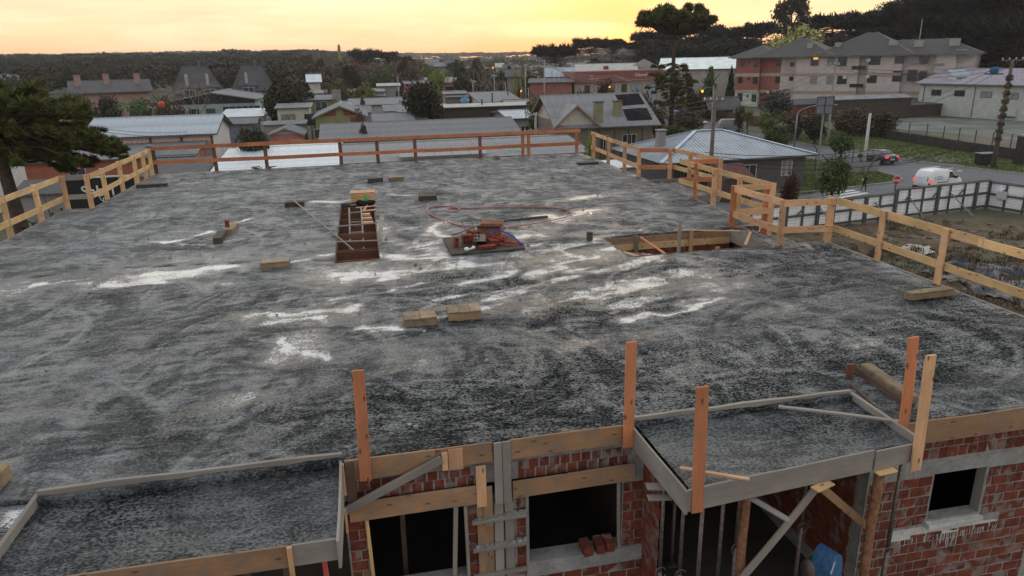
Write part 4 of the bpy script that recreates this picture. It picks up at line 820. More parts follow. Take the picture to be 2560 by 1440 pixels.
# ================================================================== WHITE BOARD FENCE (seen from behind)
MFD = mat('fence_dark_wood', (.085, .085, .09), .9, .35, 3); MFW = mat('fence_white_slat', (.82, .84, .86), .6, .18, 2, dirt=.3, dirtc=(.35, .36, .37))
def boardfence(label, A0, B0, zt, group='white slatted fence round the earth lot', step=1.35, slats=8, braces=(), pan=None):
    A0, B0 = Vector(A0), Vector(B0); d = (B0-A0); L_ = math.hypot(d.x, d.y); rz = math.atan2(d.y, d.x); e = E('board_fence', (A0.x, A0.y, 0), rz, label, 'fence', group)
    n = max(1, round(L_/step)); hz = zt; slope = 0
    k3 = max(1, round(L_/4.0)); sl = None
    for c_ in range(k3):
        x0, x1 = L_*c_/k3+.01, L_*(c_+1)/k3-.01
        key = (round(x1-x0, 2), round(hz, 2))
        for r_ in range(slats):
            h = (hz-.28)/slats; z0 = .2+h*r_
            if sl is None or sl[0] != key: sl = (key, MB().box(0, x1-x0, .03, .045, 0, h-.028).mesh('slat', MFW))
            o = link('slat', sl[1], e); o.location = (x0, random.uniform(-.004, .004), z0+random.uniform(-.006, .006)); o.rotation_euler = (0, random.uniform(-.004, .004), 0)
    pm = MB().box(-.07, .07, -.06, .025, 0, hz-.05).mesh('post', MFD); pm2 = MB().box(-.14, .14, -.10, .025, 0, hz).mesh('post', MFD)
    for k in range(n+1): o = link('post', pm2 if k % 3 == 0 else pm, e); o.location = (L_*k/n+random.uniform(-.12, .12)*(0 < k < n), 0, 0)
    for z_ in (.14, hz*.52, hz-.10): MB().box(0, L_, -.055, .028, z_, z_+.16).build('rail', MFD, e)
    MB().box(0, L_, -.07, .07, hz-.02, hz+.015).build('cap_board', mat('fence_cap', (.30, .31, .33), .8), e)
    for (x, dy) in braces: MB().bar((x, 0, hz*.75), (x+.3, dy, .1), .09, .06).build('brace', mat('fence_brace', (.2, .2, .22)), e)
    for k in range(1, n, 2): MB().bar((L_*k/n, -.07, hz*.8), (L_*(k-.35)/n, -.07, hz*.62), .05, .08).build('corner_brace', MFD, e)
    return e
p0 = G(1790, 603); p1 = G(2072, 558); p2_ = G(2232, 548.5); p3_ = G(2464, 521); p4_ = G(2700, 560)
boardfence('long low stretch of white slatted fence with dark posts, left of the step', p0, p2_, 1.95, braces=((8.5, -1.6), (13.5, -1.2)))
boardfence('taller stretch of white slatted fence between the step and the corner', p2_, p3_, 2.22, braces=((1.2, -1.4), (5.2, -2.0)))
boardfence('white slatted fence running right from the corner with a white box on it', p3_, p4_, 2.1, slats=8, braces=((4.5, -1.3),))
e = MB().box(-.35, .35, -.2, 0, .9, 1.5).build('meter_box', mat('white_box', (.5, .52, .55)), None, bevel=.02); d = (p4_-p3_); e.location = p3_+d.normalized()*1.0+Vector((0, -.08, 0)); e.rotation_euler = (0, 0, math.atan2(d.y, d.x)); tag(e, 'white box hanging on the right stretch of slatted fence', 'box')
# wire fence with dark band along the gravel lot
MPO = mat('dark_post', (.07, .065, .06)); MBAND = mat('dark_mesh_band', (.045, .040, .038), .95, .4, 1.0, bump=.03, bs=4)
q0, q1, q2 = G(2090, 322+4), G(2335, 368), G(2620, 414)
e = E('wire_fence', q0, 0, 'wire fence with dark posts above a low dark wall round the gravel lot', 'fence')
mb = MB()
for a, b_ in ((q0, q1), (q1, q2)): mb.bar((a.x-q0.x, a.y-q0.y, .62), (b_.x-q0.x, b_.y-q0.y, .62), .25, 1.25)
mb.build('low_wall', MBAND, e)
mb = MB()
for k in range(14):
    t_ = k/13*2; a, b_, u_ = (q0, q1, t_) if t_ <= 1 else (q1, q2, t_-1); p = a+(b_-a)*u_-q0; o = MB().cyl((p.x, p.y, 1.2), (p.x, p.y, 2.75), .07, k=6).build('post', MPO, e)
MW = mat('galvanised_wire', (.25, .25, .25), .5, metal=.6)
for z_ in (1.6, 2.0, 2.4): MB().tube([(0, 0, z_), tuple(q1-q0+Vector((0, 0, z_))), tuple(q2-q0+Vector((0, 0, z_)))], .012, 4).build('wire', MW, e)
# ================================================================== HOUSES
MGLASS = mat('window_dark', (.03, .035, .04), .12, .2, 2, spec=.8); MFRW = mat('white_frame', (.55, .55, .53), .6); MFRD = mat('brown_frame', (.09, .055, .04), .7)
MCURT = mat('curtain_pane', (.22, .23, .23), .5, .3, 2)
def rfm(name, col, **k): return mat(name, col, k.pop('rough', .7), k.pop('var', .25), k.pop('scale', .5), **k)
RF = dict(grey=rfm('fibre_cement', (.17, .175, .185), dirt=.35, dirtc=(.09, .09, .09)), dgrey=rfm('dark_roof', (.085, .085, .09), dirt=.3, dirtc=(.05, .05, .05)), white=rfm('zinc_roof', (.52, .57, .61), rough=.42, dirt=.12, dirtc=(.3, .33, .36)),
          blue=rfm('bluish_metal', (.30, .345, .39), rough=.42, dirt=.15, dirtc=(.2, .23, .26)), pale=rfm('pale_roof', (.40, .40, .37), dirt=.3, dirtc=(.25, .25, .23)), silver=rfm('silver_roof', (.21, .215, .225), rough=.6, spec=.2, dirt=.2, dirtc=(.2, .2, .2)),
          tile=rfm('mottled_tile', (.33, .31, .36), dirt=.75, dirtc=(.12, .075, .085), scale=1.6), bright=rfm('bright_metal', (.66, .74, .72), rough=.4))
def corrug(L_, S, wl_, amp, m, rows=1):
    """corrugated sheet: x along, y down the slope"""
    nw = max(2, int(L_/wl_)); n = nw*4+1; x = np.linspace(0, L_, n); z = amp*np.sin(np.arange(n)*math.pi/2)
    V = []; 
    for r_ in (0, 1): V.append(np.stack([x, np.full(n, -S*r_), z], -1))
    V = np.concatenate(V); j = np.arange(n-1); return npmesh('roof_sheet', V, np.stack([j, j+1, n+j+1, n+j], -1), m, True)
def roofplane(parent, org, ax, down, L_, S, m, sheets=None, wl_=.25, amp=.035, name='roof'):
    """org: ridge corner; ax: unit along ridge; down: unit down the slope"""
    ax = Vector(ax).normalized(); down = Vector(down).normalized(); nr = ax.cross(-down).normalized()
    if nr.z < 0: nr = -nr
    y = -down
    def place(o, p): o.matrix_basis = Matrix(((ax.x, y.x, nr.x, p.x), (ax.y, y.y, nr.y, p.y), (ax.z, y.z, nr.z, p.z), (0, 0, 0, 1)))
    if sheets:
        nc, nrw = sheets; me = corrug(L_/nc+.02, S/nrw+.08, wl_, amp, m)
        for r_ in range(nrw):
            for c_ in range(nc):
                o = link('roof_sheet', me, parent); p = Vector(org)+ax*(L_*c_/nc)+down*(S*r_/nrw)+nr*(.012*(nrw-r_)+.004*(c_ % 2)+random.uniform(0, .006)); place(o, p)
    else:
        o = link(name, corrug(L_, S, wl_, amp, m), parent); place(o, Vector(org))
def window(e, x, y, z, w_, h, face='S', fm=None, gm=None, name='window', bars=1):
    fm = fm or MFRW; gm = gm or MGLASS; t_ = .06
    ax, dy = {'S': ((1, 0), (0, -1)), 'N': ((1, 0), (0, 1)), 'W': ((0, 1), (-1, 0)), 'E': ((0, 1), (1, 0))}[face]
    def bx(mb, a0, a1, z0, z1, d0, d1):
        if face in 'SN': mb.box(x+a0, x+a1, min(y+dy[1]*d0, y+dy[1]*d1), max(y+dy[1]*d0, y+dy[1]*d1), z0, z1)
        else: mb.box(min(x+dy[0]*d0, x+dy[0]*d1), max(x+dy[0]*d0, x+dy[0]*d1), y+a0, y+a1, z0, z1)
    f = MB(); bx(f, -w_/2-t_, w_/2+t_, z+h, z+h+t_, -.05, .06); bx(f, -w_/2-t_, w_/2+t_, z-t_, z, -.05, .08); bx(f, -w_/2-t_, -w_/2, z, z+h, -.05, .06); bx(f, w_/2, w_/2+t_, z, z+h, -.05, .06)
    for k in range(bars): xx = -w_/2+w_*(k+1)/(bars+1); bx(f, xx-t_/2, xx+t_/2, z, z+h, -.04, .045)
    o = f.build(name, fm, e); g = MB(); bx(g, -w_/2, w_/2, z, z+h, -.03, .02); g.build('pane', gm, o)
def house(label, cen, rz, L_, D, zw, zr, wm, rm, kind='gable', over=.5, wins=(), group=None, name='house', cat='house', sheets=None, wl_=.25, amp=.03, z0=0, slabh=None, fascia=None, gm=None, doors=(), chim=(), nomass=False):
    """cen: world centre; ridge along local x; D: full depth; front face is -y"""
    e = E(name, (cen[0], cen[1], z0), rz, label, cat, group); hl, hd = L_/2, D/2; mb = MB()
    if kind == 'mono': mb.box(-hl, hl, -hd, hd, 0, zw)
    elif kind in ('gable', 'gablex'):
        n = 0; V = [(-hl, -hd, 0), (-hl, hd, 0), (-hl, hd, zw), (-hl, 0, zr-.06), (-hl, -hd, zw), (hl, -hd, 0), (hl, hd, 0), (hl, hd, zw), (hl, 0, zr-.06), (hl, -hd, zw)]
        mb.v = V; mb.f = [(0, 1, 2, 3, 4), (9, 8, 7, 6, 5), (0, 4, 9, 5), (1, 6, 7, 2)]
    else: mb.box(-hl, hl, -hd, hd, 0, zw)
    if not nomass: mb.build('wall', wm, e)
    if kind == 'gable':
        S = math.hypot(hd+over, (zr-zw)*(hd+over)/hd); dz = (zr-zw)/hd
        roofplane(e, (-hl-over, 0, zr+.05), (1, 0, 0), (0, -1, -dz), L_+2*over, S, rm, sheets, wl_, amp); roofplane(e, (-hl-over, 0, zr+.05), (1, 0, 0), (0, 1, -dz), L_+2*over, S, rm, None, wl_, amp)
        rc = MB(); rc.cyl((-hl-over, 0, zr+.06), (hl+over, 0, zr+.06), .11, k=6); rc.build('ridge_cap', rm, e)
        fm = fascia or mat('fascia_board', (.22, .19, .16), .8)
        for s in (-1, 1):
            for q_ in (-1, 1): MB().bar((s*(hl+over), 0, zr-.03), (s*(hl+over), q_*(hd+over), zr-dz*(hd+over)-.03), .05, .18).build('barge_board', fm, e)
        MB().box(-hl-over, hl+over, -hd-over-.04, -hd-over+.04, zr-dz*(hd+over)-.12, zr-dz*(hd+over)+.0).build('gutter', mat('gutter_dark', (.10, .10, .10), .6), e)
        # soffit so the underside is closed
        MB().poly([(-hl-over, 0, zr-.03), (hl+over, 0, zr-.03), (hl+over, -hd-over, zr-dz*(hd+over)-.04), (-hl-over, -hd-over, zr-dz*(hd+over)-.04)]).poly([(-hl-over, 0, zr-.03), (hl+over, 0, zr-.03), (hl+over, hd+over, zr-dz*(hd+over)-.04), (-hl-over, hd+over, zr-dz*(hd+over)-.04)]).build('soffit', mat('soffit_board', (.20, .15, .10), .8), e)
    elif kind == 'hip':
        a, b_ = hl+over, hd+over; rl = max(.1, hl-hd*.95); sl = MB(); zE = zw-.05
        V = [(-a, -b_, zE), (a, -b_, zE), (a, b_, zE), (-a, b_, zE), (-rl, 0, zr), (rl, 0, zr)]
        for nm, fc in (('roof', (0, 1, 5, 4)), ('roof', (1, 2, 5)), ('roof', (2, 3, 4, 5)), ('roof', (3, 0, 4))): m_ = MB(); m_.v = [V[k] for k in fc]; m_.f = [tuple(range(len(fc)))]; m_.build(nm, rm, e)
        for (p, q_) in ((0, 4), (1, 5), (2, 5), (3, 4), (4, 5)): MB().cyl(V[p], V[q_], .10, k=5).build('hip_cap', fascia or rm, e)
        MB().box(-a, a, -b_, b_, zE-.16, zE-.02).build('eave', mat('fascia_board', (.22, .19, .16), .8), e)
    elif kind == 'mono':
        dz = (zr-zw)/(D); S = math.hypot(D+2*over, dz*(D+2*over)); roofplane(e, (-hl-over, hd+over, zr+.08), (1, 0, 0), (0, -1, -dz), L_+2*over, S, rm, sheets, wl_, amp)
        MB().box(-hl-over, hl+over, -hd-over-.05, -hd-over+.03, zw-.10, zw+.05).build('gutter', mat('gutter_dark', (.10, .10, .10), .6), e)
    for wd in wins:
        x, z, w_, h = wd[:4]; face = wd[4] if len(wd) > 4 else 'S'; fm_ = wd[5] if len(wd) > 5 else None; g_ = wd[6] if len(wd) > 6 else gm
        y = {'S': -hd, 'N': hd, 'W': x, 'E': x}[face]
        if face in 'SN': window(e, x, y, z, w_, h, face, fm_, g_)
        else: window(e, (-hl if face == 'W' else hl), x, z, w_, h, face, fm_, g_)
    for (x, z, w_, h) in doors: MB().box(x-w_/2, x+w_/2, -hd-.04, -hd+.05, z, z+h).build('door', MFRD, e)
    for (x, y, z_, w_, h, m_) in chim:
        o = MB().box(x-w_/2, x+w_/2, y-w_/2, y+w_/2, z_, z_+h).build('chimney', m_, e); MB().box(x-w_/2-.08, x+w_/2+.08, y-w_/2-.08, y+w_/2+.08, z_+h+.12, z_+h+.2).box(x-w_/2+.05, x+w_/2-.05, y-w_/2+.05, y+w_/2-.05, z_+h, z_+h+.12).build('cap', m_, o)
    return e
def onplane(px, py, p0, n_):
    d_ = Vector(ray(px, py)); o_ = Vector((0, 0, H)); return o_+d_*((p0-o_).dot(n_)/d_.dot(n_))
def hpx(label, rl, rr_, em, zr, ze, wm, rm, kind='gable', **k):
    """house whose ridge ends and near eave are measured in the photograph at real heights"""
    A0 = G(*rl, zr); B0 = G(*rr_, zr); C0 = G(*em, ze); ya = YAW+k.pop('rot', 0); nr = Vector((-math.sin(ya), math.cos(ya), 0)); mid = (A0+B0)/2
    A0 = onplane(*rl, mid, nr); B0 = onplane(*rr_, mid, nr); A0.z = B0.z = zr; mid = (A0+B0)/2; d = (B0-A0); L_ = d.length; d.normalize()
    half = max(1.2, (A0-C0).dot(nr)); over = k.pop('over', .5); rz = math.atan2(d.y, d.x)
    ext = k.pop('ext', 0)
    if kind == 'mono': D = half-2*over; cen = mid-nr*(half/2); return house(label, cen, rz, L_-2*over, max(2, D), ze, zr, wm, rm, kind, over, **k)
    hd = max(1.5, half-over); zw = zr-(zr-ze)*hd/half
    return house(label, mid, rz, L_-2*over, 2*hd, zw, zr, wm, rm, kind, over, **k)
def wallm(n, c, **k): return mat(n, c, .85, k.pop('var', .15), k.pop('scale', 1.2), dirt=k.pop('dirt', .25), dirtc=k.pop('dirtc', tuple(np.array(c)*.5)), **k)
CREAM = wallm('cream_wall', (.52, .50, .42)); MINT = wallm('mint_wall', (.30, .37, .36)); GREEN = wallm('moss_green_wall', (.24, .24, .11)); PINK = wallm('pink_wall', (.48, .20, .19)); BRICKW = wallm('orange_brick_wall', (.36, .13, .08)); LPINK = wallm('pale_pink_wall', (.36, .23, .21))
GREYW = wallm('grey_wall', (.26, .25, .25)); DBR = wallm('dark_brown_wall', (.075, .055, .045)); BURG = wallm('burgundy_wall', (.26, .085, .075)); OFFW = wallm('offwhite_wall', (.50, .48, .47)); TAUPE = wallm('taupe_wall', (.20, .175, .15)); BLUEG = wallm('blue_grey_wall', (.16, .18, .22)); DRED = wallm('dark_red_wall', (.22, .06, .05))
# --- long white-roofed workshop, left
e = hpx('long workshop with pale corrugated metal roof and glazed pink strip, behind the left railing', (235, 300), (560, 285), (400, 340), 6.3, 4.6, OFFW, RF['blue'], over=.6, sheets=(18, 2), wl_=.28, amp=.04, name='workshop', cat='workshop', fascia=mat('dark_green_fascia', (.03, .045, .04)), wins=[(.0, 1.5, 1.2, 1.6, 'E', MFRW, MFRW)])
L0 = 1.0
hd_ = max(abs(v.co.y) for c in e.children if c.name.startswith('wall') for v in c.data.vertices); hl_ = max(abs(v.co.x) for c in e.children if c.name.startswith('wall') for v in c.data.vertices)
MPEACH = mat('peach_glazing', (.78, .50, .40), .35, .15, .6)
for k in range(26):
    x = -hl_+.2+(2*hl_-.4)*k/26; MB().box(x, x+(2*hl_-.4)/26-.07, -hd_-.05, -hd_-.02, 3.0, 4.2).build('glazing_pane', MPEACH if k % 9 else mat('pale_glazing', (.6, .6, .58), .3), e)
for k in range(5): x = -hl_+.1+(2*hl_-.2)*k/4; MB().box(x-.1, x+.1, -hd_-.35, -hd_-.2, 0, 4.4).build('column', MFRD, e)
hpx('grey corrugated lean-to roof with brick walls below the pale workshop', (60, 362), (525, 352), (300, 398), 3.9, 3.0, BRICKW, RF['grey'], 'mono', over=.4, sheets=(14, 2), wl_=.24, amp=.035, wins=[(-9, 1.0, 4.2, 1.2, 'S', MFRD, MGLASS), (-2, .9, 1.5, 1.3, 'S')])
hpx('low grey roofed brick annex partly hidden by the left railing', (350, 375), (500, 368), (430, 384), 3.6, 3.1, BRICKW, RF['grey'], 'mono', over=.3, wl_=.35, amp=.05)
hpx('dark slate sloping canopy roof below the back left corner', (385, 398), (545, 392), (400, 440), 3.2, 2.4, GREYW, RF['dgrey'], 'mono', over=.3, wl_=.3)
# cowl vent
e = E('roof_cowl', G(373, 375, 3.6), YAW, 'grey metal roof cowl with a wide cap beside the back left rail corner', 'roof vent'); MB().lathe([(.35, -.6), (.22, .25)], k=12).build('pipe', RF['silver'], e, True); MB().lathe([(.24, .25), (.42, .3), (.42, .42), (.24, .5)], k=12).build('cap', mat('dark_zinc', (.12, .13, .14), .5), e, True)
# black advertising wall "Sabri"
a, b_ = G(178, 500, 1.6), G(300, 488, 1.6)
d = Vector((math.cos(YAW), math.sin(YAW), 0)); p = G(247, 468, 3.4)
e = E('black_sign_wall', (p.x, p.y, 0), YAW, 'black wall sign with white blackletter writing behind the left railing', 'sign')
MB().box(-2.5, 2.55, 0, .12, 0, 4.1).build('panel', mat('black_sign', (.012, .013, .016), .6), e); MB().box(-.3, 2.6, -.03, .15, 4.1, 4.2).build('cap', MFRW, e); MB().box(2.52, 2.6, -.03, 0, 0, 4.1).build('edge_trim', mat('grey_trim', (.4, .4, .4)), e)
def text(s, e, x, y, z, size, m_, name='lettering', rot=(math.pi/2, 0, 0), ext=.01, sx=1.0, bold=0.0):
    c = bpy.data.curves.new(name, 'FONT'); c.body = s; c.size = size; c.extrude = ext; c.offset = bold; c.align_x = 'LEFT'; c.materials.append(m_)
    o0 = bpy.data.objects.new(name, c); COL.objects.link(o0); bpy.context.view_layer.update(); me = bpy.data.meshes.new_from_object(o0.evaluated_get(bpy.context.evaluated_depsgraph_get())); bpy.data.objects.remove(o0)
    if not me.materials: me.materials.append(m_)
    o = bpy.data.objects.new(name, me); COL.objects.link(o); o.parent = e; o.location = (x, y, z); o.rotation_euler = rot; o.scale = (sx, 1, 1); return o
MWT = mat('white_lettering', (.62, .62, .6), .6)
text('Sabri', e, -1.25, -.03, 2.75, 1.15, MWT, bold=.012); text('rt', e, .1, -.03, 2.35, .55, MWT, bold=.005)
MB().tube([(-.1, -.04, 2.75), (0, -.04, 2.45), (.25, -.04, 2.25)], .03, 4).build('flourish', MWT, e)
hpx('low dark blue-grey roof to the left of the black sign', (60, 452), (200, 446), (140, 484), 3.3, 2.6, GREYW, RF['dgrey'], 'mono', over=.2)
hpx('white framed porch house at the far left edge below the pine', (-60, 372), (72, 428), (-20, 470), 4.0, 3.2, OFFW, RF['blue'], 'mono', over=.2, wins=[(-1, 1, 1, 1.5, 'E')])
# --- roofs just behind the back railing
e = hpx('bright white corrugated shed right behind the back railing', (572, 374), (853, 361), (700, 446), 3.9, 2.8, OFFW, RF['white'], over=.3, sheets=(11, 3), wl_=.22, amp=.035, name='shed', cat='shed')
hpx('grey-white corrugated roof with dark shadowed front right behind the back railing', (853, 364), (1420, 340), (1050, 402), 3.8, 3.05, DBR, RF['silver'], over=.3, sheets=(20, 2), wl_=.22, amp=.035, name='shed', cat='shed')  # dark wall colour stands in for the shadow under this roof
e = E('solar_heater_panel', G(1105, 378, 3.7), YAW, 'large flat grey solar heating sheet on the corrugated roof behind the railing', 'solar panel')
for k in range(5): MB().box(-4.1+1.65*k, -4.1+1.65*k+1.6, -1.7, .9, -.02, .05).build('panel', mat('grey_solar', (.12, .125, .15), .35), e).rotation_euler = (R(8), 0, 0)
hpx('long grey fibre cement roof stretching across the middle behind the railing', (801, 311), (1278, 295), (1050, 342), 4.7, 3.4, GREYW, RF['grey'], over=.5, sheets=(24, 3), wl_=.25, amp=.04, name='warehouse', cat='warehouse')
hpx('small pink house with white front gable left of the green house', (714, 312), (714.5, 300), (690, 345), 4.0, 2.9, PINK, RF['grey'], nomass=True) if False else None
def gfront(label, apex, le, re_, zr, ze, depth, wm, rm, over=.5, rzoff=0, dz0=0, **k):
    """house whose gable faces the camera: apex / left eave / right eave pixels"""
    l0 = G(*le, ze); r0 = G(*re_, ze); nr = Vector((-math.sin(YAW+rzoff), math.cos(YAW+rzoff), 0)); mid = (l0+r0)/2; l0 = onplane(*le, mid, nr); r0 = onplane(*re_, mid, nr); l0.z = r0.z = ze
    ap = onplane(*apex, mid, nr); zr = max(ze+.6, ap.z); wdt = (r0-l0).length; rz = YAW+rzoff+math.pi/2
    mid = (l0+r0)/2; ax = Vector((math.cos(rz), math.sin(rz), 0)); cen = mid+ax*(depth/2+over)
    return house(label, cen, rz, depth, wdt-2*over, zr-(zr-ze)*((wdt/2-over)/(wdt/2)), zr, wm, rm, 'gable', over, **k)
def gw(x, z, w_, h, *r_): return (-x, z, w_, h, 'W', *r_)      # window on the camera-facing gable (local -x face)
e = gfront('small pink house with a white front gable, behind the left part of the back railing', (711, 322), (664, 340), (762, 338), 4.0, 2.9, 8, PINK, RF['grey'], name='house', wins=[gw(-1.1, .9, 1.3, 1.1), gw(1.2, .9, 1.2, 1.3)])
w0 = [c for c in e.children if c.name.startswith('wall')][0]; hlx = max(v.co.x for v in w0.data.vertices); hdy = max(v.co.y for v in w0.data.vertices); ztw = max(v.co.z for v in w0.data.vertices); zlw = min(v.co.z for v in w0.data.vertices if v.co.z > 1)
m_ = MB(); m_.v = [(-hlx-.04, -hdy, zlw), (-hlx-.04, hdy, zlw), (-hlx-.04, 0, ztw)]; m_.f = [(0, 1, 2)]; m_.build('gable_panel', OFFW, e)
e = gfront('moss green gabled house with brown upper gable and silver roof edge', (834, 266), (778, 292), (921, 297), 7.6, 4.6, 13, GREEN, RF['silver'], over=.5, wins=[gw(-2.9, 1.9, 1.6, 1.2, MFRW), ])
w0 = [c for c in e.children if c.name.startswith('wall')][0]; hlx = max(v.co.x for v in w0.data.vertices); hdy = max(v.co.y for v in w0.data.vertices)
# reddish cladding panels on that gable
ztw = max(v.co.z for v in w0.data.vertices); zlw = min(v.co.z for v in w0.data.vertices if v.co.z > 1)
mb = MB(); mb.box(-hlx-.05, -hlx-.01, -hdy+.05, -hdy+2.0, 2.2, zlw-.2); mb.build('red_cladding', DRED, e)
for s in (-1, 1): m_ = MB(); m_.v = [(-hlx-.04, s*.5, zlw+.05), (-hlx-.04, s*(hdy-.3), zlw+.05), (-hlx-.04, s*.5, zlw+(ztw-zlw)*(1-.5/hdy)-.15)]; m_.f = [(0, 1, 2)]; m_.build('brown_gable_panel', DRED, e)
hpx('upper green block with grey corrugated roof and white double window behind the green gable', (752, 240), (842, 237), (800, 250), 6.8, 6.3, GREEN, RF['grey'], 'mono', over=.4, wins=[(.5, 4.7, 1.8, 1.3)], chim=[(3.0, -1.2, 5.2, 1.4, 2.3, GREYW)])
hpx('cream two storey house with silver roof, left of the green gabled house', (693, 260), (783, 257), (735, 270), 6.0, 5.6, CREAM, RF['silver'], 'mono', over=.4, wins=[(-.8, 3.0, 1.9, 1.6, 'S', MFRD, MCURT), (2.4, 3.0, 1.6, 1.6, 'S', MFRD)])
tag(MB().box(-.7, .7, -.7, .7, 0, 5.5).box(-.8, .8, -.8, .8, 5.5, 5.62).build('green_tower', GREEN, None, loc=G(770, 345, .0)+Vector((0, 3, 0)), rz=YAW), 'narrow green chimney block with a lit white cap left of the green gable', 'chimney block')
e = gfront('mint green wide gabled building with black gable panel and row of windows', (525, 232), (412, 254), (645, 250), 7.6, 6.3, 22, MINT, RF['silver'], over=.6, name='clubhouse', cat='building', wins=[gw(-6.3, 4.0, 1.0, .9, MFRD), gw(-3.2, 4.0, 1.5, .95, MFRD), gw(2.5, 4.3, 2.1, .95, MFRW), gw(4.6, 4.3, 2.0, .95, MFRW), gw(6.6, 4.3, 1.9, .95, MFRW)])
w0 = [c for c in e.children if c.name.startswith('wall')][0]; hlx = max(v.co.x for v in w0.data.vertices); hdy = max(v.co.y for v in w0.data.vertices)
m_ = MB(); m_.v = [(-hlx-.05, -hdy, 5.75), (-hlx-.05, hdy, 5.75), (-hlx-.05, hdy, 6.3), (-hlx-.05, 0, 7.5), (-hlx-.05, -hdy, 6.3)]; m_.f = [(0, 1, 2, 3, 4)]; m_.build('black_gable_panel', mat('black_panel', (.02, .022, .03), .5, .6, .8), e)
MB().box(-hlx-.06, -hlx-.01, -.2, 1.3, 2.6, 5.0).build('door', mat('olive_door', (.08, .075, .05)), e)
hpx('very pale blue metal roof right of the mint building', (565, 273), (672, 271), (620, 292), 5.0, 4.2, OFFW, RF['white'], 'mono', over=.2, wl_=.3, name='shed', cat='shed'); hpx('grey shed roof in front of the pale blue roof', (568, 297), (648, 292), (610, 310), 4.4, 3.7, BLUEG, RF['grey'], over=.3)
hpx('flat grey-blue roofs with a white skylight behind the pink house', (660, 302), (770, 302), (700, 312), 4.0, 3.7, GREYW, RF['grey'], 'mono', over=.2)
# steep grey hip houses
for (lab, ap0, ap1, e0, e1, d_) in (('steep hipped grey chalet with two dormers, the left of two', (475, 165), (508, 165), (425, 222), (562, 222), 150), ('steep hipped grey chalet, the right of two, beside the dark round tree', (620, 163), (660, 163), (578, 220), (690, 220), 155)):
    l0 = AD(*e0, d_); r0 = AD(*e1, d_); zt = AD(*ap0, d_).z; W_ = r0-l0; rz = math.atan2(W_.y, W_.x); cen = (l0+r0)/2; Lh = math.hypot(W_.x, W_.y); ze_ = 7.4
    e = house(lab, (cen.x, cen.y), rz, Lh-1, Lh*.5, ze_, zt, wallm('shingle_grey', (.13, .125, .13)), RF['dgrey'], 'hip', .4, name='chalet', cat='chalet')
    for x in ((-1.5, 2.0) if ap0[0] < 500 else (-1.0,)):
        dm = MB().box(x-1.4, x+1.4, -Lh*.30, -Lh*.08, 5.0, 8.4).build('dormer', MATS['shingle_grey'], e); mb = MB(); mb.v = [(x-1.9, -Lh*.33, 8.2), (x+1.9, -Lh*.33, 8.2), (x+.9, -Lh*.10, 9.8), (x-.9, -Lh*.10, 9.8)]; mb.f = [(0, 1, 2, 3)]; mb.build('roof', RF['dgrey'], dm)
        window(e, x, -Lh*.30-.02, 6.6, 1.8, 1.2, 'S', MFRW)
        MB().box(x-.45, x+.1, -Lh*.27, -Lh*.22, 8.6, 10.6).build('chimney', mat('white_flue', (.35, .35, .36)), e)
    MB().box(Lh*.06, Lh*.06+.5, -.3, .3, zt-1.5, zt+1.0).build('chimney', MATS['shingle_grey'], e)
# pink complex far left
PINKC = []
e = hpx('small white two storey house with pale blue roof and balcony behind the left pine', (200, 236), (288, 235), (245, 249), 6.9, 6.1, OFFW, RF['white'], 'mono', over=.3, wins=[(-1.5, 3.8, 2.2, 1.1, 'S', MFRD), (1.8, 3.6, .9, 1.6, 'S', MFRD)])
hpx('porch with pale blue roof below the small white house', (225, 266), (285, 262), (255, 274), 4.3, 3.6, OFFW, RF['white'], 'mono', over=.2)
# pale long roofs mid
hpx('long weathered pale roof with grey upper strip, centre left', (768, 226), (960, 221), (860, 232), 6.2, 5.8, GREYW, RF['grey'], 'mono', over=.2); hpx('long cream roof below the weathered strip', (758, 235), (962, 229), (860, 243), 5.6, 4.9, GREYW, RF['pale'], 'mono', over=.2, sheets=(10, 1), wl_=.4)
hpx('grey two window house with pale flat roof and a water tank', (940, 209), (1000, 208), (975, 215), 7.2, 6.7, GREYW, RF['pale'], 'mono', over=.3, wins=[(-1.3, 4.4, 1.2, 1.1, 'S', MFRD), (2.3, 4.4, 1.5, 1.1, 'S', MFRD)])
hpx('pink walled house with long grey roof and white balcony, centre', (1000, 196), (1166, 192), (1090, 208), 7.6, 6.6, PINK, RF['grey'], over=.5, wins=[(-1, 4.0, 2.2, 1.6, 'S', MFRD), (2.2, 4.0, 2.2, 1.6, 'S', MFRD)])
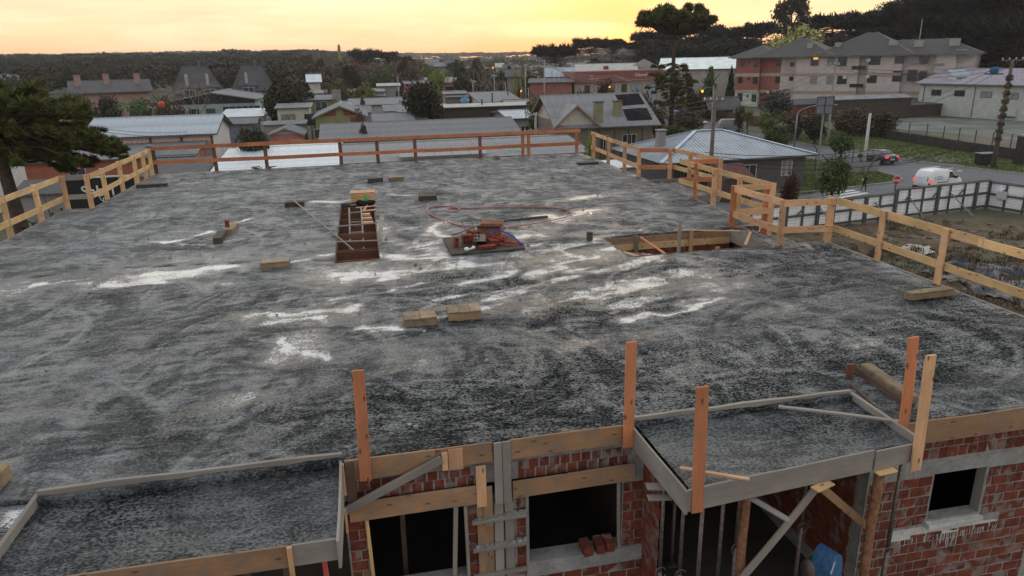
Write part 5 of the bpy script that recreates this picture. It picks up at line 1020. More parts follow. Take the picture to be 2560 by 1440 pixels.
MID = [((870, 248), (1012, 243), (950, 262), 5.3, 4.5, 'grey', 'grey cottage roof with skylight frame, centre'), ((842, 255), (880, 254), (860, 262), 5.4, 4.9, 'blue', 'small bluish roof beside the tower chimney'), ((852, 266), (928, 264), (890, 283), 5.1, 4.2, 'grey', 'plain grey roof right of the green gable'),
       ((955, 263), (985, 262), (970, 279), 4.9, 4.2, 'grey', 'small square grey roof by the brown bush'), ((985, 262), (1060, 259), (1020, 282), 4.8, 4.0, 'grey', 'mossy grey roof with a white vent pipe'), ((928, 285), (1030, 281), (975, 303), 4.5, 3.8, 'grey', 'wide grey roof with white sheet at its left end'),
       ((1012, 248), (1060, 247), (1030, 262), 5.4, 4.7, 'silver', 'light grey gabled roof left of the round dark tree'), ((1030, 285), (1065, 284), (1050, 299), 4.3, 3.7, 'dgrey', 'low dark gable roof peeping over the long roof'), ((1110, 232), (1166, 231), (1140, 243), 5.9, 5.2, 'grey', 'grey cabin roof above a white walled room with a blue tank'),
       ((1168, 231), (1270, 229), (1220, 256), 5.8, 4.6, 'grey', 'wide weathered grey roof with two vent pipes, centre right'), ((1255, 250), (1320, 249), (1290, 258), 4.9, 4.5, 'grey', 'low grey roof left of the big chalet'), ((1245, 275), (1330, 277), (1290, 297), 4.4, 3.7, 'blue', 'blue-grey small roof in front of the dark flat building'),
       ((1105, 228), (1165, 228), (1135, 231), 6.2, 5.9, 'silver', 'thin pale roof in front of the pink house')]
for rl_, rr2, em_, z1_, z2_, rm_, lab in MID: hpx(lab, rl_, rr2, em_, z1_, z2_, random.choice([GREYW, OFFW, TAUPE, DBR]), RF[rm_], over=.35, wl_=.3, wins=[(random.uniform(-1, 1), 1.6, 1.1, 1.0)], group='small houses of the town centre')
hpx('brown timber barn with sloping grey roof beside the dark flat building', (1052, 268), (1115, 253), (1085, 273), 5.0, 4.5, DBR, RF['grey'], 'mono', over=.3)
e = hpx('long dark brown flat building with pale roof edge, centre right', (1095, 262), (1345, 254), (1200, 267), 5.0, 4.75, DBR, RF['pale'], 'mono', over=.4, name='flat_building', cat='building', wins=[(2.0, 3.0, 3.2, .7, 'S', MFRW, MCURT)])
# --- the big chalet with solar panels
ZR_, ZE_ = 7.3, 3.8
e = hpx('timber chalet with corrugated grey roof, cross gable, two chimneys and black solar panels', (1350, 241), (1601, 232.5), (1510, 318), ZR_, ZE_, TAUPE, RF['silver'], over=.8, sheets=(13, 3), wl_=.30, amp=.045, name='chalet', cat='chalet')
w0 = [c for c in e.children if c.name.startswith('wall')][0]; hl_ = max(v.co.x for v in w0.data.vertices); hd_ = max(v.co.y for v in w0.data.vertices); dzc = (ZR_-ZE_)/(hd_+.8)
cw0 = Vector(e.location); rz0 = e.rotation_euler.z; ax0 = Vector((math.cos(rz0), math.sin(rz0), 0)); ay0 = Vector((-math.sin(rz0), math.cos(rz0), 0))
def slp(px, py):
    """local point on the near roof slope seen at a pixel"""
    n_ = (ay0*(-dzc)+Vector((0, 0, 1))); p0 = cw0+Vector((0, 0, ZR_)); p = onplane(px, py, p0, n_); q_ = p-cw0; return Vector((q_.dot(ax0), q_.dot(ay0), q_.z))
CG = wallm('cream_gable', (.50, .46, .40), dirt=.1)
zwl = ZR_-dzc*hd_
m_ = MB(); m_.v = [(-hl_-.03, -hd_+.9, zwl+.35), (-hl_-.03, hd_-.9, zwl+.35), (-hl_-.03, 0, ZR_-.3)]; m_.f = [(0, 1, 2)]; m_.build('gable_panel', CG, e)
gA = slp(1427, 262); gL = slp(1380, 320); gR = slp(1503, 316); gx = (gL.x+gR.x)/2; gw_ = (gR.x-gL.x)/2; gz = gA.z+.25; gy = -hd_-.3; gb = ZE_+.05
m_ = MB(); m_.v = [(gx-gw_+.5, gy, gb+.3), (gx+gw_-.5, gy, gb+.3), (gx, gy, gz-.2)]; m_.f = [(0, 1, 2)]; m_.build('gable_panel', CG, e)
m_ = MB(); m_.v = [(gx-gw_+.5, -hd_, 0), (gx+gw_-.5, -hd_, 0), (gx+gw_-.5, gy, gb+.3), (gx-gw_+.5, gy, gb+.3)]; m_.f = [(0, 1, 2, 3)]; m_.build('gable_wall', TAUPE, e)
yb = -(ZR_-gz)/dzc
for s_ in (-1, 1):
    m_ = MB(); m_.v = [(gx+s_*gw_, gy-.5, gb), (gx, gy-.5, gz), (gx, yb, gz), (gx+s_*gw_, -(ZR_-gb)/dzc, gb)]; m_.f = [(0, 1, 2, 3)]; m_.build('roof', RF['silver'], e)
    MB().bar((gx, gy-.52, gz-.08), (gx+s_*gw_, gy-.52, gb-.08), .05, .2).build('barge_board', mat('chalet_board', (.26, .20, .15)), e)
OLV = wallm('olive_chimney', (.24, .22, .14))
for px, py, h in ((1495, 304, 2.3), (1543, 289, 1.7)):
    q_ = slp(px, py); o = MB().box(q_.x-.5, q_.x+.5, q_.y-.4, q_.y+.4, q_.z-.6, q_.z+h).build('chimney', OLV, e); MB().box(q_.x-.58, q_.x+.58, q_.y-.48, q_.y+.48, q_.z+h, q_.z+h+.12).build('cap', MATS['brown_frame'], o)
MSOL = mat('black_solar', (.008, .008, .010), .7, .1, 3, spec=.08)
for (c0, c1, c2, c3) in (((1537, 240), (1597, 236), (1612, 262), (1553, 267)), ((1557, 276), (1617, 272), (1632, 301), (1569, 304))):
    P_ = [slp(*c) for c in (c0, c1, c2, c3)]
    for k in range(4):
        f0, f1 = k/4, (k+.96)/4; v4 = [P_[0].lerp(P_[1], f0), P_[0].lerp(P_[1], f1), P_[3].lerp(P_[2], f1), P_[3].lerp(P_[2], f0)]; m_ = MB(); m_.v = [tuple(v+Vector((0, 0, .10))) for v in v4]+[tuple(v+Vector((0, 0, .15))) for v in v4]
        m_.f = [(0, 1, 2, 3), (4, 7, 6, 5), (0, 4, 5, 1), (1, 5, 6, 2), (2, 6, 7, 3), (3, 7, 4, 0)]; m_.build('solar_panel', MSOL, e)
for x, w_ in ((hl_-6.2, 1.0), (hl_-3.0, 1.7), (gx-.8, .9), (gx+1.2, .9)): window(e, x, -hd_-(.3 if abs(x-gx) < 2 else 0)*0, .8, w_, 1.9, 'S', MFRW, MGLASS, bars=2)
window(e, -hl_, -1.5, 1.6, .9, 1.2, 'W', MFRW)
for k in range(5): x = hl_-7.0+k*1.8; MB().box(x-.08, x+.08, -hd_-.85, -hd_-.7, 0, ZE_-.1).build('porch_post', MFRD, e)
MB().box(hl_-7.0, hl_+.6, -hd_-.85, -hd_-.75, .9, 1.0).build('balustrade_rail', MFRD, e); MB().box(hl_-7.0, hl_+.6, -hd_-.85, -hd_-.75, .3, .36).build('balustrade_rail', MFRD, e)
bal = MB().box(0, .06, -.03, .03, .36, .9).mesh('baluster', MFRD)
for k in range(30): o = link('baluster', bal, e); o.location = (hl_-6.9+k*.24, -hd_-.8, 0)
# --- hip roofed house, right
C1, C2, C0 = G(1653, 409, 3.0), G(2042, 386, 3.0), G(1517, 373, 3.0)
ax = (C2-C1); L_ = ax.length; rz = math.atan2(ax.y, ax.x); nr = Vector((-math.sin(rz), math.cos(rz), 0)); dep = abs((C0-C1).dot(nr)); cen = C1+ax/2+nr*dep/2
R1, R2 = G(1738, 328, 4.9), G(1804, 325, 4.9)
e = E('hip_roof_house', (cen.x, cen.y, 0), rz, 'low dark walled house with a large bluish ribbed hip roof by the junction', 'house')
MHW = wallm('charcoal_wall', (.105, .098, .095)); MB().box(-L_/2+.6, L_/2-.7, -dep/2+.6, dep/2-.6, 0, 2.95).build('wall', MHW, e)
a, b_ = L_/2, dep/2; loc_ = lambda P_: ((P_-cen).dot(ax.normalized()), (P_-cen).dot(nr)); r1 = loc_(R1); r2 = loc_(R2); ry = (r1[1]+r2[1])/2
VV = [(-a, -b_, 3.0), (a, -b_, 3.0), (a, b_, 3.0), (-a, b_, 3.0), (r1[0], ry, 4.9), (r2[0], ry, 4.9)]
MHIP = rfm('ribbed_metal', (.34, .375, .42), rough=.4, dirt=.12, dirtc=(.26, .3, .33))
def ribbed(fc, name='roof'):
    m_ = MB(); m_.v = [VV[k] for k in fc]; m_.f = [tuple(range(len(fc)))]; m_.build(name, MHIP, e)
    # ribs down the slope of the face
    P_ = [Vector(VV[k]) for k in fc]; A0, B0 = P_[0], P_[1]; along = (B0-A0).normalized(); nrm = (P_[1]-P_[0]).cross(P_[2]-P_[0]).normalized()
    if nrm.z < 0: nrm = -nrm
    upv = nrm.cross(along).normalized()
    if upv.z < 0: upv = -upv
    mb = MB(); Lg = (B0-A0).length; k = 0; s = .15
    top = P_[2:]
    while s < Lg:
        p = A0+along*s; # clip ray p + t*up against polygon edges
        best = 0
        for u0, u1 in zip(P_[1:], P_[2:]+[P_[0]]):
            e_ = u1-u0; den = along.dot(e_)*0
            M2 = np.array([[upv.dot(upv), -e_.dot(upv)], [upv.dot(along), -e_.dot(along)]]); r_ = np.array([(u0-p).dot(upv), (u0-p).dot(along)])
            if abs(np.linalg.det(M2)) < 1e-6: continue
            t_, q_ = np.linalg.solve(M2, r_)
            if t_ > .05 and -1e-3 <= q_ <= 1.001: best = max(best, t_)
        if best > .2: mb.bar(p+nrm*.02, p+upv*best+nrm*.02, .07, .05, up=nrm)
        s += .36
    mb.build('roof_rib', MHIP, e)['kind'] = 'stuff'
ribbed((0, 1, 5, 4)); ribbed((1, 2, 5)); ribbed((2, 3, 4, 5)); ribbed((3, 0, 4))
for (p, q_) in ((0, 4), (1, 5), (2, 5), (3, 4), (4, 5)): MB().bar(Vector(VV[p])+Vector((0, 0, .08)), Vector(VV[q_])+Vector((0, 0, .08)), .35, .05).build('hip_cap', mat('blue_ridge', (.36, .45, .56), .35), e)
MB().box(-a-.02, a+.02, -b_-.06, -b_+.04, 2.86, 3.0).box(a-.04, a+.06, -b_, b_, 2.86, 3.0).build('gutter', MATS['gutter_dark'], e)
window(e, -L_/2+8.6, -dep/2+.6, 1.0, 2.0, 1.3, 'S', MFRW, MGLASS, bars=2); window(e, L_/2-2.6, -dep/2+.6, 1.2, 1.0, 1.3, 'S', MFRW, MCURT)
for x in (-L_/2+2.5, -L_/2+5.2): window(e, x, -dep/2+.6, .2, 1.9, 2.0, 'S', MFRD, MGLASS, bars=5)
window(e, -L_/2+.6, .5, 1.2, .8, 1.0, 'W', MFRW)
pc = G(1651, 362, 3.9); o = E('roof_chimney', (pc.x, pc.y, 3.6), rz, 'square grey chimney with flat cap on the hip roofed house', 'chimney'); MB().box(-.36, .36, -.36, .36, 0, 1.5).build('stack', GREYW, o); MB().box(-.25, .25, -.25, .25, 1.5, 1.62).box(-.45, .45, -.45, .45, 1.62, 1.72).build('cap', GREYW, o)
hpx('small red-brown tiled porch roof in front of the hip roofed house', (1790, 413), (1862, 412), (1830, 436), 2.9, 2.1, DBR, mat('maroon_tile', (.12, .05, .045), .8), 'mono', over=.1, wl_=.2)
hpx('white flat canopy sheet beyond the far right slab corner', (1490, 398), (1560, 406), (1540, 422), 3.0, 2.8, GREYW, RF['white'], 'mono', over=.1)
# --- apartment block
A1 = AD(1841, 147, 178.0); B1 = AD(1968, 142, 172.0); C1_ = AD(2441, 126, 168.0)
d1 = (C1_-A1); d1.z = 0; La = d1.length; rz = math.atan2(d1.y, d1.x); ZE = A1.z
e = E('apartment_block', (A1.x, A1.y, 0), rz, 'three storey apartment block, brick red left end, long pale front, hipped slate roofs', 'apartment block')
APW = wallm('pale_pink_render', (.50, .44, .44), scale=.6, dirt=.35, dirtc=(.28, .22, .19)); APR = wallm('brick_red_render', (.30, .115, .10), scale=.8, dirt=.2); APM = wallm('white_clad', (.52, .58, .52)); BAND = wallm('stained_band', (.36, .30, .25), scale=2, dirt=.7, dirtc=(.16, .09, .06))
xr = La*.213; fl = ZE/3.0; x2 = La*.118
MB().box(0, x2, 0, 12, fl, ZE).build('wall', APR, e); MB().box(x2, xr, 1.2, 12, fl, ZE).build('wall', APR, e); MB().box(0, x2, -.01, 12, 0, fl-.01).build('wall', APM, e); MB().box(x2, xr, 1.3, 12, 0, fl-.01).build('wall', DRED, e)
bays = [(xr, xr+La*.075, 1.0), (xr+La*.075, La*.56, 0.0), (La*.56, La*.60, .9), (La*.60, La*.735, 0), (La*.735, La*.86, .7), (La*.86, La*.935, 0), (La*.935, La, .5)]
for (x0, x1, y0) in bays: MB().box(x0, x1, y0, 12, 0, ZE-.005*y0).build('wall', APW, e)
for z_ in (fl, 2*fl):
    MB().box(-.05, x2+.05, -.06, .1, z_-.25, z_+.45).build('band', wallm('cream_band', (.42, .36, .30)), e); MB().box(x2, xr, 1.12, 1.25, z_-.25, z_+.45).build('band', MATS['cream_band'], e)
    for (x0, x1, y0) in bays: MB().box(x0, x1+.04, y0-.07, y0+.05, z_-.2, z_+.35).build('band', BAND, e)
pxx = lambda px: ((AD(px, 170, 175)-A1).dot(d1.normalized()))
def xp(px, py=170):
    d_ = ray(px, py); n_ = Vector((-d1.y, d1.x, 0)).normalized(); t_ = ((A1-Vector((0, 0, H))).dot(n_))/(Vector(d_).dot(n_)); p = Vector((0, 0, H))+Vector(d_)*t_; return (p-A1).dot(d1.normalized()), p.z
def aw(px, py, w_, h_, y0=0, gm=None, fm=None, bars=0):
    x, z = xp(px, py); window(e, x, y0, z-h_/2, w_, h_, 'S', fm or MFRD, gm or MGLASS, bars=bars)
for px, py, w_, h_, y0 in ((1857, 157, 1.0, 1.5, 0), (1875, 154, .4, .5, 0), (1891, 158, 1.0, 1.5, 0), (1944, 155, 1.1, 1.6, 1.2), (1851, 200, 1.0, 1.3, 0), (1872, 197, .4, .5, 0), (1888, 201, 1.0, 1.4, 0), (1941, 199, 1.1, 1.4, 1.2), (1850, 242, 1.1, 2.1, 0), (1869, 240, .3, .6, 0), (1885, 245, 1.0, 1.5, 0)): aw(px, py, w_, h_, y0, MATS['window_dark'])
MLIT = mat('lit_window', (.8, .5, .2), .6, emit=(1, .45, .08), es=.7)
for px, py, w_, h_, y0, g_ in ((2037, 152, 1.5, 1.9, 0, None), (2078, 152, 1.6, 1.9, 0, MCURT), (2106, 154, 1.6, 1.7, 0, None), (2147, 169, 2.6, .6, 0, None), (2187, 151, 2.0, 1.6, 0, None), (2034, 199, 1.5, 2.0, 0, MCURT), (2075, 199, 1.5, 2.0, 0, MCURT), (2105, 199, 1.8, 1.7, 0, None), (2141, 214, 2.6, .6, 0, None), (2180, 196, 1.7, 1.7, 0, None),
      (2249, 145, 1.5, 2.0, 0, None), (2285, 144, 1.5, 2.0, 0, MCURT), (2312, 147, 1.1, 1.7, 0, None), (2346, 162, 2.1, .6, 0, MCURT), (2243, 190, 1.6, 2.0, 0, None), (2280, 188, 1.6, 2.0, 0, None), (2307, 190, 1.2, 1.7, 0, None), (2402, 138, 1.5, 2.0, 0, MCURT), (1977, 161, .8, .8, 1.0, None), (1975, 197, .8, .8, 1.0, None)): aw(px, py, w_, h_, y0, g_, MFRD if g_ is None else MFRW)
x, z = xp(2038, 149); MB().box(x-.35, x+.6, -.12, -.06, z-.0, z+.8).build('lit_pane', MLIT, e)
for px, py in ((2172, 150), (2113, 193), (2170, 191), (1922, 232)): x, z = xp(px, py); MB().box(x-.35, x+.35, -.45, -.05, z-.3, z+.3).build('air_conditioner', MFRW, e)
SLATE = rfm('slate_roof', (.06, .058, .058), var=.2, scale=1.2)
MB().box(-.9, La+.9, -.9, 12.9, ZE, ZE+.22).build('eave', wallm('eave_white', (.40, .39, .38)), e)
def hiproof(x0, x1, y0, y1, z0, z1, cap=True):
    hd = (y1-y0)/2; rl0, rl1 = x0+hd*1.0, x1-hd*1.0
    if rl1 < rl0: rl0 = rl1 = (x0+x1)/2
    V = [(x0, y0, z0), (x1, y0, z0), (x1, y1, z0), (x0, y1, z0), (rl0, (y0+y1)/2, z1), (rl1, (y0+y1)/2, z1)]
    for fc in ((0, 1, 5, 4), (1, 2, 5), (2, 3, 4, 5), (3, 0, 4)): m_ = MB(); m_.v = [V[k] for k in fc]; m_.f = [tuple(range(len(fc)))]; m_.build('roof', SLATE, e)
    for (p, q_) in ((0, 4), (1, 5)): MB().cyl(V[p], V[q_], .13, k=5).build('hip_cap', mat('hip_grey', (.17, .17, .18)), e)
zt = ZE+.2
hiproof(-1.5, x2*1.75, -1.3, 13.3, zt, zt+2.6); hiproof(x2*.75, La*.46, -1.3, 15.5, zt+.01, zt+3.9); hiproof(La*.36, La*.78, -1.28, 16.5, zt+.02, zt+4.6); hiproof(La*.55, La+1.3, -1.26, 13.3, zt+.03, zt+2.9)
for px, py, w_, h_ in ((2016, 118, 1.0, 2.0), (2087, 118, 1.2, 1.7), (2227, 114, 1.6, 1.9), (2292, 110, 1.6, 1.7), (2383, 106, 1.8, 2.1)):
    x, z = xp(px, py); MB().box(x-w_/2, x+w_/2, 2.2, 3.2, ZE+.3, ZE+2.2+h_*.4).build('chimney', wallm('mossy_chimney', (.30, .31, .29)), e)
hpx('long grey canopy roof along the foot of the apartment block', (2045, 247), (2268, 232), (2150, 245), 4.2, 3.7, DBR, RF['silver'], 'mono', over=.2, wl_=.3)
hpx('low dark red lean-to left below the apartment block', (1925, 250), (2050, 248), (1990, 262), 3.6, 2.8, DRED, RF['dgrey'], 'mono', over=.2)
hpx('small shack with crooked pale roof at the edge of the gravel lot', (2155, 256), (2215, 250), (2180, 258), 2.8, 2.5, GREYW, RF['pale'], 'mono', over=.2)
hpx('long low dark red shed behind the shack', (2050, 262), (2290, 240), (2150, 268), 2.6, 2.2, DBR, RF['dgrey'], 'mono', over=.1)
# --- white warehouse, right edge
a_, b2_ = G(2290, 286), G(2600, 306); d2 = (b2_-a_); Lw = d2.length+18; rz = math.atan2(d2.y, d2.x); dn = d2.normalized(); nr = Vector((-dn.y, dn.x, 0)); zw = 6.0; Dw = 16
cw_ = a_+dn*Lw/2+nr*Dw/2
e = house('long whitewashed warehouse with mottled tile roof and small windows beside the gravel lot', (cw_.x, cw_.y), rz, Lw, Dw, zw, 8.3, wallm('whitewashed_wall', (.43, .45, .44), dirt=.4, dirtc=(.25, .26, .25)), RF['tile'], 'gable', .7, name='warehouse', cat='warehouse', wl_=.4, amp=.07)
def xw(px, py):
    d_ = Vector(ray(px, py)); o_ = Vector((0, 0, H)); t_ = (a_-o_).dot(nr)/d_.dot(nr); p = o_+d_*t_; return (p-a_).dot(dn)-Lw/2, p.z
for px, py, g_ in ((2341, 231, None), (2399, 233, None), (2466, 236, MCURT), (2532, 240, MCURT)): x, z = xw(px, py); window(e, x, -Dw/2, z-.5, 1.9, .95, 'S', MFRD, g_ or MGLASS)
for px in (2309, 2436, 2515): x, z = xw(px, 240); MB().cyl((x, -Dw/2-.08, .3), (x, -Dw/2-.08, 5.8), .06, k=6).build('downpipe', MATS['gutter_dark'], e)
tag(MB().box(-2, 2, -.05, .05, 0, 1.9, .02).build('leaning_panel', mat('pale_panel', (.36, .40, .37), .7, .3, 3), None, loc=G(2368, 283), rz=rz), 'pale green panels leaning against the white warehouse wall', 'panels').rotation_euler = (R(20), 0, rz)
hpx('lower bluish sheet roof at the left end of the white warehouse', (2375, 175), (2420, 175), (2330, 191), 8.2, 7.0, OFFW, RF['blue'], 'mono', over=.2)
e = E('water_tank', AD(2486, 174, 150)-Vector((0, 0, .6)), 0, 'bright blue round water tank on a stand behind the white warehouse', 'water tank'); MB().lathe([(.6, 0), (.75, .85), (.78, .9)], k=14).build('tank', mat('tank_blue', (.05, .22, .5), .4), e, True); MB().lathe([(.8, .9), (.2, 1.05)], k=14).build('lid', MATS['tank_blue'], e, True); MB().box(-1, 1, -1, 1, -.2, 0).build('stand', MFRD, e)
# --- commercial strip with burgundy fascia and script sign
p = G(1438, 236); q_ = G(1640, 230); dd = Vector((math.cos(YAW*.6), math.sin(YAW*.6), 0)); a3 = AD(1436, 208, 165); b3 = AD(1650, 206, 172); d3 = b3-a3; d3.z = 0; L3 = d3.length; rz = math.atan2(d3.y, d3.x); zb_ = a3.z; zt_ = AD(1436, 180, 165).z
e = E('shop_row', (a3.x, a3.y, 0), rz, 'low shop row with a burgundy fascia and white script lettering under the setting sun', 'shop')
MB().box(0, L3, 0, 10, 0, zb_).build('wall', wallm('shop_cream', (.38, .34, .30)), e); MB().box(-.2, L3+.3, -.5, 10.2, zb_, zt_).build('fascia', wallm('burgundy_fascia', (.24, .085, .08), dirt=.1), e)
text('ilda\npresentes', e, L3*.165, -.53, zt_-1.1, .55, MWT); text('Giannel Way', e, L3*.69, -.53, zt_-1.25, .95, MWT, bold=.01)
for px in (.12, .32, .55): MB().box(L3*px-.1, L3*px+1.2, -.06, .02, .2, zb_-.5).build('door', MFRD, e)
for px, w_ in ((.70, 2.4), (.88, 2.4)): window(e, L3*px+.5, 0, 1.0, w_, zb_-1.6, 'S', MFRD, mat('poster_pane', (.30, .33, .42), .4))
def boxhouse(label, px0, px1, pyt, pyb, dist, zr_up, wm, rm, kind='gable', **k):
    l0 = AD(px0, pyt, dist); r0 = AD(px1, pyt, dist); W_ = r0-l0; W_.z = 0; rz = math.atan2(W_.y, W_.x); base = float(TZ(np.array((l0.x+r0.x)/2), np.array((l0.y+r0.y)/2)))
    dpt = k.pop('dpt', 9); n_ = Vector((-math.sin(rz), math.cos(rz), 0)); cen = (l0+r0)/2+n_*dpt/2; zw = (l0.z+r0.z)/2-base
    return house(label, cen, rz, W_.length, dpt, zw, zw+zr_up, wm, rm, kind, z0=base, **k)
boxhouse('grey roofed hall behind the shop row, left part with a brick stub', 1440, 1590, 178, 200, 180, 1.6, OFFW, RF['pale'], 'gable', dpt=14, chim=[(0, -5, 7, 1.2, 2.4, DRED)])
e = boxhouse('large white warehouse with a bright metal roof behind the umbrella pine', 1650, 1846, 172, 230, 195, 2.6, wallm('warehouse_cream', (.40, .38, .35)), RF['bright'], 'gable', dpt=22, over=.5, name='warehouse', cat='warehouse')
gfront('pale gabled hall front left of the bright roofed warehouse', (1615, 151), (1555, 176), (1665, 176), 10.3, 7.0, 20, wallm('hall_grey', (.36, .35, .35)), RF['silver'], over=.3, name='hall', cat='hall') if False else None
e = boxhouse('pale grey gabled hall end left of the bright roofed warehouse', 1552, 1668, 178, 230, 185, .2, MATS.get('hall_grey') or wallm('hall_grey', (.36, .35, .35)), RF['silver'], 'mono', dpt=4, over=.05)
w0 = [c for c in e.children if c.name.startswith('wall')][0]; hx = max(v.co.x for v in w0.data.vertices); zz_ = max(v.co.z for v in w0.data.vertices); mb = MB(); mb.v = [(-hx, -2.05, zz_), (hx, -2.05, zz_), (0, -2.05, zz_+2.9), (-hx, 2, zz_), (hx, 2, zz_), (0, 2, zz_+2.9)]; mb.f = [(0, 1, 2), (3, 5, 4), (1, 4, 5, 2), (0, 2, 5, 3)]; mb.build('gable', MATS['hall_grey'], e)
boxhouse('low terracotta building left of the shop row', 1325, 1430, 206, 240, 160, .6, wallm('terracotta', (.30, .13, .11)), RF['dgrey'], 'mono', dpt=8, wins=[(3, 1, 1.2, 1.4)]); boxhouse('bluish gabled shed beside the shop row', 1365, 1432, 190, 205, 172, 1.8, BLUEG, RF['blue'], dpt=8)
boxhouse('grey office house with a yellow-lit porch left of the terracotta building', 1268, 1312, 190, 240, 175, 1.5, GREYW, RF['dgrey'], dpt=8, wins=[(1, 3.5, 2.2, 1.6)])
# gazebo
e = house('wooden gazebo with grey gabled roof by the street lamp', G(1800, 300), YAW+R(-8), 5.0, 4.6, 2.6, 4.2, DBR, RF['dgrey'], 'gable', .7, name='gazebo', cat='gazebo', nomass=True)
for x in (-2.3, 2.3):
    for y in (-2, 2): MB().box(x-.12, x+.12, y-.12, y+.12, 0, 2.7).build('post', MFRD, e)
# far small houses among the trees
FAR = [(877, 908, 150, 172, 330, BURG, 'dgrey', 'red block of flats among far trees'), (908, 950, 158, 172, 330, GREYW, 'grey', 'grey house right of the red block'), (1065, 1095, 158, 170, 340, OFFW, 'grey', 'pale far house behind the yellow-green tree'), (1118, 1142, 158, 172, 330, OFFW, 'dgrey', 'white gabled house far behind, centre'),
       (1240, 1258, 168, 178, 320, OFFW, 'pale', 'tiny white house by the far street lamp'), (1258, 1285, 172, 184, 310, OFFW, 'dgrey', 'white house with dark roof near the far street'), (0, 45, 200, 215, 260, TAUPE, 'grey', 'far house at the left edge behind the pine'), (1070, 1120, 166, 176, 330, GREYW, 'grey', 'grey rowhouse roof far in the centre'),
       (770, 800, 204, 216, 190, OFFW, 'white', 'white roofed shed behind the dark round tree'), (925, 960, 152, 162, 350, OFFW, 'white', 'pale modern house in the far trees')]
for a, b_, c_, d_, dist, wm_, rm_, lab in FAR: boxhouse(lab, a, b_, c_, d_, dist, 1.6, wm_, RF[rm_], dpt=10, wins=[(0, 2, 1.2, 1.2)], group='houses far among the trees')
boxhouse('pink stuccoed complex with a dark slate roof between two gable ends, far left', 180, 372, 228, 250, 165, 2.0, LPINK, RF['dgrey'], dpt=12, over=.7, chim=[(-5.5, -2.5, 8.0, 1.1, 2.6, LPINK), (-.5, -2.0, 8.0, 1.1, 2.7, LPINK), (5.0, -2.2, 8.0, 1.1, 2.7, LPINK)], wins=[(6, 3, 1.2, 1.2)])
for (x0, x1, yt, lab) in ((188, 224, 203, 'left pink parapet gable of the far left complex'), (237, 300, 204, 'middle pink parapet wall of the far left complex'), (308, 350, 205, 'right pink parapet gable of the far left complex')): boxhouse(lab, x0, x1, yt, 240, 172, .05, LPINK, RF['grey'], 'mono', dpt=1.5, over=.0, group='parapets of the pink complex', name='parapet', cat='parapet')

# brown board fence along the street by the gazebo
a, b_ = G(1690, 281), G(1900, 318); d = b_-a; rz = math.atan2(d.y, d.x); e = E('street_fence', a, rz, 'brown vertical board fence along the far side of the street behind the gazebo', 'fence')
bm = MB().box(0, .42, 0, .05, 0, 1.7).mesh('fence_board', mat('brown_fence', (.10, .06, .045), .9, .3, 2, rnd=.2))
for k in range(int(d.length/.45)): o = link('fence_board', bm, e); o.location = (k*.45, random.uniform(-.02, .02), random.uniform(-.05, .05))
for z_ in (.4, 1.3): MB().box(0, d.length, .05, .12, z_, z_+.1).build('rail', MFRD, e)
# ================================================================== VEGETATION
def leafmat(name, col, col2, tr=.0):
    m = bpy.data.materials.new(name); m.use_nodes = True; t = NT(m); b = t.n['Principled BSDF']
    co = t.new('ShaderNodeTexCoord').outputs['Object']; oi = t.new('ShaderNodeObjectInfo'); ge = t.new('ShaderNodeNewGeometry')
    c = t.mix(t.ramp(t.noise(co, 2.2, 3), [(.38, 0.), (.64, 1.)]), tuple(col), tuple(col2))
    c = t.mix(1.0, c, t.ramp(oi.outputs['Random'], [(0, .75), (1, 1.25)]), 'MULTIPLY')
    c = t.mix(1.0, c, t.ramp(ge.outputs['Random Per Island'], [(0, .6), (1, 1.45)]), 'MULTIPLY')
    t.l.new(c, b.inputs['Base Color']); b.inputs['Roughness'].default_value = .7; b.inputs['Specular IOR Level'].default_value = .15
    MATS[name] = m; return m
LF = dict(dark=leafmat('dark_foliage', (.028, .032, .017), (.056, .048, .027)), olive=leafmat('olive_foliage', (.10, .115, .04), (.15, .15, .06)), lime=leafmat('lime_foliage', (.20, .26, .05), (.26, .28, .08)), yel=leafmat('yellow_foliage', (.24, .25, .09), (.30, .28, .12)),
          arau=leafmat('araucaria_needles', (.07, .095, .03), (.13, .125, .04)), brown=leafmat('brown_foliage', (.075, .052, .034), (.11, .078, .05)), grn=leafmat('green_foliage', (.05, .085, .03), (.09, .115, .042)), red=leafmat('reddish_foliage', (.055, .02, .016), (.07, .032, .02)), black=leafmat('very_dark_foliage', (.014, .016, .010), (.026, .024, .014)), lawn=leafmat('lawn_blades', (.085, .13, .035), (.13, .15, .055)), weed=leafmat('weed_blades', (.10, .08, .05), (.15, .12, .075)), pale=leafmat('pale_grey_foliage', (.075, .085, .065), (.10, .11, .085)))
MBARK = mat('bark', (.07, .05, .04), .95, .4, 4, bump=.02, bs=8); MTWIG = mat('pale_twigs', (.22, .19, .16), .95)
